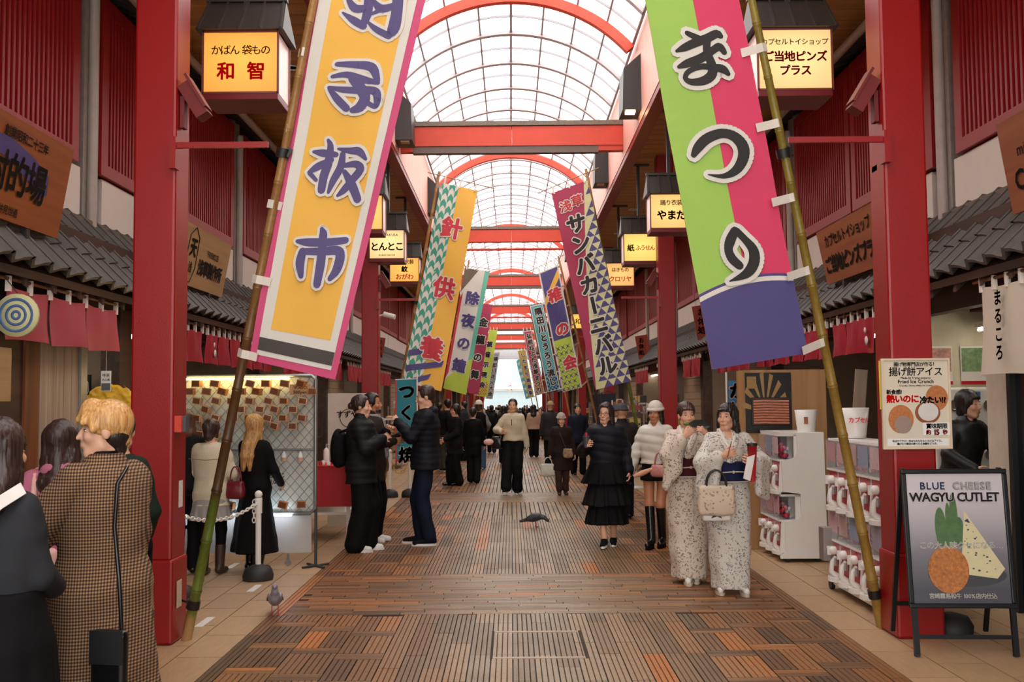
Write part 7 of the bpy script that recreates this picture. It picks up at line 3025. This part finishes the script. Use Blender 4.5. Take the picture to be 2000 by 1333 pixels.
# ---------- 9 dark group by the second pillar
(xy, h) = at(890, 949, 789)
f = Fig('person with dark bob in a long black jacket and wide black trousers', xy, -70, h, head=(0, 8, 0), res=.015, fres=.009, LH=(.12, -.24, .98), RH=(-.14, -.22, .95), LF=(.08, .05, 0), RF=(-.08, -.08, 0))
f.top('coat', FB2, hem=.66, t=.04, arm=.072, cuff=.06, hemr=(.21, .17))
f.trousers(FB, hem=.06, w=(.11, .105, .10))
f.shoes(LEA)
f.hair(BLK, 'bob', vol=1.05)
(xy, h) = at(925, 944, 795)
f = Fig('person in black with hand at the side just behind the dark bob', xy, 170, h, res=.018, fres=.012, RH=(-.24, -.1, .80), LF=(.08, -.06, 0), RF=(-.08, .06, 0))
f.top('coat', FB, hem=.62, t=.035, arm=.068, cuff=.055)
f.trousers(FB2, w=(.10, .09, .085))
f.shoes(LEA)
f.hair(BLK, 'short')
(xy, h) = at(874, 921, 779)
f = Fig('person with black backpack left of the dark bob, seen from behind', xy, -150, h, female=False, res=.018, fres=.012)
f.top('jacket', FB2, t=.04, female=False)
f.trousers(fabric('khaki_dark', '3c3a32'))
f.shoes(FB, sole=WSH)
f.hair(BLK, 'short')
backpack('black backpack with a yellow stripe in the mid-distance', f, FB, y=.21, z=1.18)
(xy, h) = at(936, 919, 783)
f = Fig('person in a cream knit beanie, dark vest and blue jeans, seen from behind', xy, 176, h, res=.016, fres=.011, LF=(.08, .08, 0), RF=(-.08, -.1, 0), LH=(.2, -.2, 1.0), RH=(-.2, -.2, 1.0))
f.top('jacket', fabric('grey_sleeves', '7c7874'), hem=.9, t=.022, arm=.06, cuff=.05)
f.top('vest', FB, hem=.84, t=.045, sleeve=0, arm=.03, cuff=.03)
f.trousers(JEAN, w=(.10, .082, .08))
f.shoes(WSH)
f.beanie(IVO)
f.hair(BRN, 'bob', vol=.95, fringe=False)

# ---------- 11 woman in the ivory cardigan
(xy, h) = at(1003, 964, 778)
f = Fig('person in an ivory knit jacket and black wide trousers walking towards us', xy, -8, h, head=(2, 2, 0), res=.013, fres=.007, LH=(.25, .04, .80), RH=(-.18, -.22, 1.12), LE=(.5, .6, 0), RE=(-.6, .3, -.6),
        LF=(.08, -.08, .0), RF=(-.10, -.26, .02))
f.top('cardigan', fabric('ivory_knit', 'cdc0a6', bump=.6, bs=150), hem=.94, t=.035, arm=.070, cuff=.058, wr=.004, hemr=(.19, .155))
f.trousers(FB, hem=.10, w=(.105, .095, .098), wr=.005)
f.shoes(FB, sole=WSH)
f.hair(BLK, 'bun', fringe=False, vol=.98)
MB().tube([(.0, -.165, 1.33), (.0, -.17, 1.22)], .006, 6).build('ribbon_tie', FB, f.root)
bag('black shoulder bag with a fluffy pink charm carried by the ivory jacket wearer', f, (-.30, .02, 1.02), .20, .22, .09, LEA, handle=.12, name='handbag',
    extra=lambda t: MB().ball((-.14, -.03, -.10), (.10, .06, .06), 12).build('fluffy_charm', fabric('fluff_pink', 'e0b8ae', bump=1, bs=60), t))

# ---------- 12 older person with hat
(xy, h) = at(1098, 967, 808)
f = Fig('small older person in a pale knit hat and dark brown coat with checked pouch', xy, 4, h, head=(0, 6, 0), res=.013, fres=.007, LH=(.26, -.05, .86), RH=(-.27, -.04, .74), LF=(.07, .0, 0), RF=(-.07, -.08, 0), wide=1.08)
f.top('coat', fabric('coat_espresso', '241b19'), hem=.52, t=.045, arm=.078, cuff=.058, collar='stand', hemr=(.235, .19))
f.trousers(fabric('brown_cord', '3e2a22'), hem=.12, w=(.10, .075, .07), wr=.007)
f.shoes(LEAB)
f.hair(hairm('grey', '4a4644', '8a8684'), 'bob', vol=.97)
f.beanie(fabric('hat_oatmeal', 'b4aca0', bump=.6, bs=160))
strap(f, [(-.08, -.12, 1.38), (.0, -.205, 1.15), (.08, -.225, .95)], LEAB, .008)
bag('checked fabric pouch on the front of the older person', f, (.10, -.255, .98), .19, .19, .05, mat('patchwork', '8c7658', .8, var=.8, vs=22), name='pouch')
bag('white tote bag in the hand of the older person', f, (-.30, -.05, .66), .30, .26, .10, fabric('tote_white', 'c8c8bc'), handle=.14, name='tote_bag')

# ---------- 13 woman in glasses
(xy, h) = at(1186, 1066, 786)
f = Fig('person in glasses, short black puffer jacket and tiered black skirt', xy, -10, h, head=(-12, 4, 4), res=.013, fres=.006, LH=(.27, -.02, .88), RH=(-.21, -.27, 1.20), RE=(-.5, .2, -.9), LF=(.07, .06, .0), RF=(-.02, -.16, .0), wide=1.08, curl=(.5, .75), RN=(.4, -.6, .2))
f.skirt(FB, 1.0, .74, (.19, .16), (.30, .25), (13, .012), name='skirt_tier')
f.skirt(FB2, .80, .48, (.20, .17), (.29, .25), (15, .014), name='skirt_tier')
f.skirt(FB, .56, .26, (.20, .17), (.26, .23), (15, .014), name='skirt_tier')
f.top('jacket', NYLN, hem=.92, t=.048, arm=.080, cuff=.060, puff=.009, pz=.10, collar='stand', hemr=(.20, .165))
f.shoes(FB, sole=WSH)
f.hair(hairm('dark_wavy', '140c0c', '3c2622'), 'long', .33, vol=1.08, fringe=False)
q = MB()
HM = Matrix(f.hm.tolist()).to_4x4()
HM.translation = Vector(f.hc)
for g in (1, -1):
    q.tube([(g * .033 + .024 * math.cos(2 * PI * i / 14), -.092, .002 + .020 * math.sin(2 * PI * i / 14)) for i in range(15)], .0022, 5, cap=False)
    q.tube([(g * .057, -.090, .004), (g * .076, .0, .004)], .002, 5)
q.tube([(-.009, -.094, .004), (.009, -.094, .004)], .0022, 5)
o = q.build('glasses', mat('glasses_dark', '3a1a1c', .3), f.root)
o.matrix_basis = HM
o = thing('drink_cup', 'dark drink pouch with red cap held by the person in glasses', 'cup', Matrix.LocRotScale(f.root.location, f.root.rotation_euler, f.root.scale) @ Vector((-.20, -.335, 1.25)))
MB().lathe([(.022, -.06), (.034, .05), (.034, .06)], n=12).build('cup_body', mat('cup_grey', '4a4444', .4), o)
MB().lathe([(.014, .06), (.014, .09), (.006, .10)], n=10).build('cap', REDP, o)
(xy, h) = at(1214, 0, 790, 13.6)
f = Fig('person in a dark padded coat and cap directly behind the glasses wearer', xy, 175, h, female=False, res=.018, fres=.012)
f.top('coat', fabric('charcoal_brown', '2a2322'), hem=.7, t=.05, arm=.08, cuff=.06, female=False, collar='stand')
f.trousers(FB)
f.shoes(LEA)
f.beanie(fabric('cap_grey', '4c4a4c'))

# ---------- 14 woman in the white puffer
(xy, h) = at(1284, 1067, 786)
f = Fig('person in cropped ivory puffer, black shorts and knee-high boots, white beanie', xy, -22, h, head=(-4, 2, 0), res=.012, fres=.006, skin='tan', LH=(.20, -.12, .92), RH=(-.32, -.06, .84), RE=(-.6, .3, -.3), LF=(.07, -.04, .02), RF=(-.02, -.20, .02))
f.top('jacket', mat('puffer_ivory', 'd2ccc0', .7, var=.05), hem=.98, t=.045, arm=.078, cuff=.056, puff=.008, pz=.10, collar='stand', hemr=(.185, .155))
f.skirt(FB, 1.02, .78, (.165, .13), (.195, .165), (9, .006), name='shorts')
f.shoes(LEA, kind='boot', top=.98, sole=FB, dz=.02)
f.hair(hairm('long_dark', '120a09', '33201c'), 'long', .36, vol=1.0, fringe=False)
f.beanie(fabric('beanie_white', 'd4cabc', bump=.6, bs=120))
F = Field(.01)
F.loft([(1.40, 0, 0, .07, .068), (1.49, 0, 0, .058, .058)], k=.01)
F.build('turtleneck', FB, f.root)
bag('small quilted pink handbag at the hip of the ivory puffer wearer', f, (.10, -.235, .98), .20, .14, .07, mat('quilted_pink', 'c08078', .4, var=.25, vs=40), handle=.15, name='handbag',
    extra=lambda t: MB().tube([(-.08, -.02, -.05), (-.2, -.04, -.10), (-.30, -.04, -.14)], [.02, .035, .02], 10).build('scarf_charm', fabric('peach_fluff', 'd8a488', bump=1, bs=60), t))


# ---------- 15, 16 the two kimono wearers
def kimono(f, m, obi, obim, trim=CW, hem=.05, side=1):
    F = Field(.011)
    K = [(hem, .0, -.025, .170, .165), (.30, 0, -.015, .185, .178), (.60, 0, 0, .195, .175), (.88, 0, 0, .192, .158), (1.05, 0, 0, .165, .140), (1.25, 0, f.sy(1.2), .180, .140), (1.35, 0, f.sy(1.3), .165, .120), (1.41, 0, .005, .11, .095), (1.455, 0, .012, .068, .066)]
    F.loft(K, k=.02, folds=(5, .006, .9, hem, 1.0))
    for g in (1, -1):
        a, b, c = f.sh[g], f.el[g], f.wr[g]
        e = b + (c - b) * .72
        F.seg((0, 0, 1.385), a, .05, .066, .03)
        F.seg(a, b, .066, .070, .03)
        F.seg(b, e, .070, .066, .02)
        for t in (0, .25, .5, .75, 1.0):
            p = b + (e - b) * t
            dl = np.array((g * .02, 0.01, -.30 + .03 * t))
            F.seg(p, p + dl, .040, .034, .035)
    F.box((0, -.17, 1.45), (.030, .12, .09), rotm(0, .35, 0), .01, .012, True)
    F.disp = f.wrinkle(.004, 16)
    F.build('kimono', m, f.root)
    # overlapping front edge and collar bands
    band = MB()
    for (off, mm) in ((0, trim),):
        pass
    for g in (1, -1):
        pts = [(g * .015, .075, 1.468), (g * .060, .03, 1.468), (g * .066, -.035, 1.44), (g * .045, -.098, 1.375), (g * -.004, -.142, 1.28), (g * -.03, -.150, 1.20)]
        MB().tube([Vector(p) for p in pts], [.010, .012, .013, .014, .014, .012], 8).build('under_collar', trim, f.root, label='white under collar')
        pts = [(g * .02, .083, 1.455), (g * .072, .035, 1.455), (g * .082, -.035, 1.425), (g * .066, -.104, 1.355), (g * .016, -.152, 1.26), (g * -.02, -.160, 1.17)]
        MB().tube([Vector(p) for p in pts], [.013, .018, .020, .020, .020, .018], 8).build('collar_band', m, f.root)
    F = Field(.01)
    F.loft([(1.00, 0, 0, .188, .164), (1.10, 0, 0, .182, .160), (1.18, 0, f.sy(1.2), .188, .160)], k=.01)
    F.build('obi', obi, f.root)
    F = Field(.009)
    n = 26
    F.build if False else None
    MB().tube([(.190 * math.cos(2 * PI * i / n), .166 * math.sin(2 * PI * i / n), 1.085 + .004 * math.sin(i)) for i in range(n + 1)], .0065, 6, cap=False).build('obi_cord', obim, f.root)
    MB().ball((.02, -.174, 1.087), (.014, .008, .014), 10).build('obi_clasp', obim, f.root)
    MB().tube([(.192 * math.cos(2 * PI * i / n), .168 * math.sin(2 * PI * i / n), .998) for i in range(n + 1)], .008, 6, cap=False).build('sash_edge', obim, f.root)
    # fold line of the wrapped front
    MB().tube([(.03, -.172, .98), (.035, -.172, .6), (.02, -.150, .3), (-.01, -.155, hem + .01)], .006, 6).build('front_edge', m, f.root)
    # tabi and zori
    for g in (1, -1):
        a = f.an[g]
        z = a[2] - .085
        F = Field(.008)
        F.seg((a[0], a[1] + .03, z + .062), (a[0], a[1] - .02, z + .066), .036, .038, .02)
        F.seg((a[0], a[1] - .03, z + .056), (a[0] + g * .008, a[1] - .135, z + .045), .038, .028, .02)
        F.seg(a, a + np.array((0, .0, .09)), .042, .046, .02)
        F.build('tabi_sock', WSH, f.root)
        q = MB()
        prof = [(a[0] + g * .004 + .043 * math.cos(2 * PI * i / 16), a[1] - .055 + .125 * math.sin(2 * PI * i / 16), z + .002) for i in range(16)]
        q.prism(prof, (0, 0, 0), (0, 0, .024))
        so = q.build('zori_sandal', mat('zori_beige', 'c8b8a4', .4), f.root)
        MB().tube([(a[0] - .036, a[1] - .04, z + .03), (a[0] - .02, a[1] - .085, z + .088), (a[0] + .004, a[1] - .125, z + .078), (a[0] + .028, a[1] - .085, z + .088), (a[0] + .04, a[1] - .04, z + .03)], .007, 6).build('sandal_strap', mat('zori_strap', 'b8a090', .4), so)


KIM_A = floral('beige', 'cdbfae', '7a6450', 22, .42)
KIM_B = floral('grey', 'cecabf', '6a6872', 24, .40)
(xy, h) = at(1347, 1137, 783)
f = Fig('person in beige floral kimono biting a snack from a dark wrapper', xy, -6, h, head=(14, 6, 0), res=.013, fres=.0055, skin='light', LH=(.16, -.30, 1.40), RH=(-.03, -.26, 1.385), LE=(.7, .1, -.7), RE=(-.7, .1, -.8), LF=(.05, .02, 0), RF=(-.02, -.10, 0), curl=(.8, .8), LN=(-.8, -.1, .4), RN=(.7, .3, .4))
kimono(f, KIM_A, fabric('obi_maroon', '4a1c22'), fabric('cord_white', 'c8bcb0'))
f.hair(hairm('soft_brown', '24160f', '54392b'), 'bun', vol=1.0)
o = thing('snack', 'seaweed snack in a dark wrapper held by the beige kimono wearer', 'food', Matrix.LocRotScale(f.root.location, f.root.rotation_euler, f.root.scale) @ Vector((.06, -.335, 1.50)), R(0))
MB().prism([(-.07, 0, .0), (-.02, -.01, .03), (.07, -.01, .035), (.13, 0, -.02), (.08, 0, -.055), (-.03, 0, -.03)], (0, 0, 0), (0, .03, 0)).build('wrapper', mat('wrapper_black', '1a1716', .3), o)
MB().ball((-.08, .01, -.0), (.03, .02, .018), 10).build('bite', mat('snack_olive', '6a7a34', .6, var=.3, vs=40), o)
(xy, h) = at(1427, 1158, 785)
f = Fig('person in grey-white floral kimono with navy sash and red cup', xy, -3, h, head=(-34, 3, 0), res=.013, fres=.005, skin='light', LH=(.18, -.27, 1.19), RH=(-.08, -.29, 1.24), LE=(.7, .1, -.7), RE=(-.8, .1, -.7), LF=(.10, -.07, .0), RF=(-.10, .0, .0), curl=(.75, .95), LN=(-.8, .2, .3), RN=(.8, .3, .2))
kimono(f, KIM_B, fabric('obi_navy', '1c2444'), fabric('cord_white', 'c8bcb0'))
f.hair(BLK, 'long', .24, vol=1.0, back=-.0)
WM = Matrix.LocRotScale(f.root.location, f.root.rotation_euler, f.root.scale)
o = thing('drink_cup', 'tall red paper cup with white napkin held by the grey kimono wearer', 'cup', WM @ Vector((.155, -.355, 1.20)))
MB().lathe([(.020, -.17), (.040, .12), (.042, .12), (.042, .128)], n=18).build('cup_body', REDP, o)
MB().lathe([(.043, .118), (.043, .135), (.03, .14)], n=18).build('lid', BLKS, o)
MB().prism([(-.05, -.035, .03), (.01, -.045, .05), (-.03, -.035, -.16), (-.085, -.03, -.14)], (0, 0, 0), (0, -.006, 0)).build('napkin', WSH, o)
o = thing('skewer', 'thin wooden skewer in the raised hand of the grey kimono wearer', 'skewer', WM @ Vector((-.06, -.35, 1.28)))
MB().tube([(0, 0, -.05), (.035, -.01, .08)], .004, 6).build('stick', BWOOD, o)
bag('cream floral tote bag hanging from the arm of the grey kimono wearer', f, (-.155, -.31, .985), .31, .26, .09, floral('tote', 'cbb9a4', '9a8270', 12, .30), handle=.14, hm=BLKS, name='tote_bag')
bag('white printed paper bag below the cream floral tote', f, (-.155, -.285, .78), .25, .11, .05, WSH, name='paper_bag', soft=False, bulge=0,
    extra=lambda t: MB().prism([(-.03, -.027, -.05), (.0, -.027, -.035), (.03, -.027, -.055), (.045, -.027, -.085), (.0, -.027, -.065), (-.05, -.027, -.085)], (0, 0, 0), (0, -.002, 0)).build('star_print', BLKS, t))

# ---------- 17 clerk leaning on the counter in the right front shop
(xy, h) = ((3.95, 8.85), 1.66)
f = Fig('shop clerk with black hair in a black jacket leaning at the right counter', xy, 12, h, head=(28, 6, 0), res=.015, fres=.009, lean=.25, LH=(.12, -.42, 1.02), RH=(-.14, -.40, 1.02), LE=(.8, 0, -.6), RE=(-.8, 0, -.6))
f.top('jacket', mat('coated_black', '161618', .45), t=.04, arm=.07, cuff=.05, collar='fold')
f.trousers(FB)
f.shoes(LEA)
f.hair(BLK, 'bob', vol=1.06)

# ---------- the crowd further down
def bg(px, top, d, yaw, label, coat, leg=FB, hair=None, hk='bob', bp=None, hat=None, group=None, hem=.75, female=True):
    (xy, h) = at(px, 0, top, d)
    f = Fig(label, xy, yaw, h, group=group, female=female, res=.026, fres=.016, face=abs(yaw) < 60, hands=True, LF=(.08, .1 * (px % 3 - 1), 0), RF=(-.08, -.1 * (px % 3 - 1), 0))
    f.top('coat', coat, hem=hem, t=.045, arm=.075, cuff=.055, collar='stand')
    f.trousers(leg, w=(.10, .085, .08))
    f.shoes(LEA)
    if hat:
        f.beanie(hat)
    else:
        f.hair(hair or BLK, hk, .3, fringe=abs(yaw) < 60)
    if bp:
        backpack(bp[0], f, bp[1], y=.2, z=1.18)
    return f


bg(1042, 790, 28.5, 178, 'person with long dark hair in a beige-pink jacket, seen from behind', fabric('beige_pink', 'b89680'), hk='long', hem=.9)
bg(1075, 785, 24.0, 184, 'stooping person in a dark grey jacket and sand-coloured cap', fabric('dark_grey', '33302f'), hat=fabric('sand', 'a08c68'), female=False, hem=.7)
bg(984, 792, 25.5, 176, 'person in black with a dark bag behind the ivory jacket wearer', FB2, hk='long')
bg(858, 786, 25.0, 180, 'person in dark jacket just behind the tall quilted jacket wearer', FB2, hair=BLK, hk='short', female=False)
bg(905, 784, 27.0, -100, 'person in dark clothes with pale mask between the two dark groups', fabric('slate_dark', '2c2e34'), hk='short', female=False)
bg(960, 791, 31.0, 182, 'person with round backpack right of the cream beanie', FB, hk='short', bp=('round black backpack right of the cream beanie', FB2))
bg(1128, 788, 21.5, 15, 'person in dark navy looking at goods left of the glasses wearer', fabric('navy_dark', '1c2030'), hk='short', female=False)
bg(1022, 795, 33.0, 186, 'person in a black coat left of the beige-pink jacket', FB, hk='bob')
proto = []
for k, (c, hk) in enumerate(((FB, 'short'), (FB2, 'bob'), (fabric('dark_olive', '33342a'), 'short'), (fabric('mid_grey', '4a4848'), 'long'), (fabric('camel', '8a6c4c'), 'bob'), (fabric('dull_blue', '2c3850'), 'short'), (fabric('dull_white', 'a8a098'), 'bob'))):
    proto.append(bg(905 + 25 * k, 796 + k % 3, 37 + 2.2 * k, 180 if k % 3 else 0, 'small distant pedestrian %s far down the arcade' % ('in plain black', 'in soft black with bobbed hair', 'in dark olive', 'in mid grey with long hair', 'in a camel coat', 'in dull blue', 'in dull white')[k], c, hk=hk,
                    hair=(BLK, DBR, BLK, BRN, DBR, BLK, BRN)[k], group='distant crowd', female=bool(k % 2)))
rr = random.Random(11)
for i in range(34):
    src = proto[(i * 5) % 7].root
    o = copy_tree(src)
    d = 34 + i * 1.35
    x = rr.uniform(-1.75, 1.95)
    o.location = (x, d, 0)
    o.rotation_euler.z = R(rr.choice((0, 180, 170, 190, 10, -12)))
    o['label'] = src['label'].replace('small distant pedestrian', 'tiny pedestrian among the packed crowd').replace(' far down the arcade', ', half hidden by others')
    o['group'] = 'packed crowd at the far end: ' + src['label'].split('pedestrian ')[1].split(' far')[0]
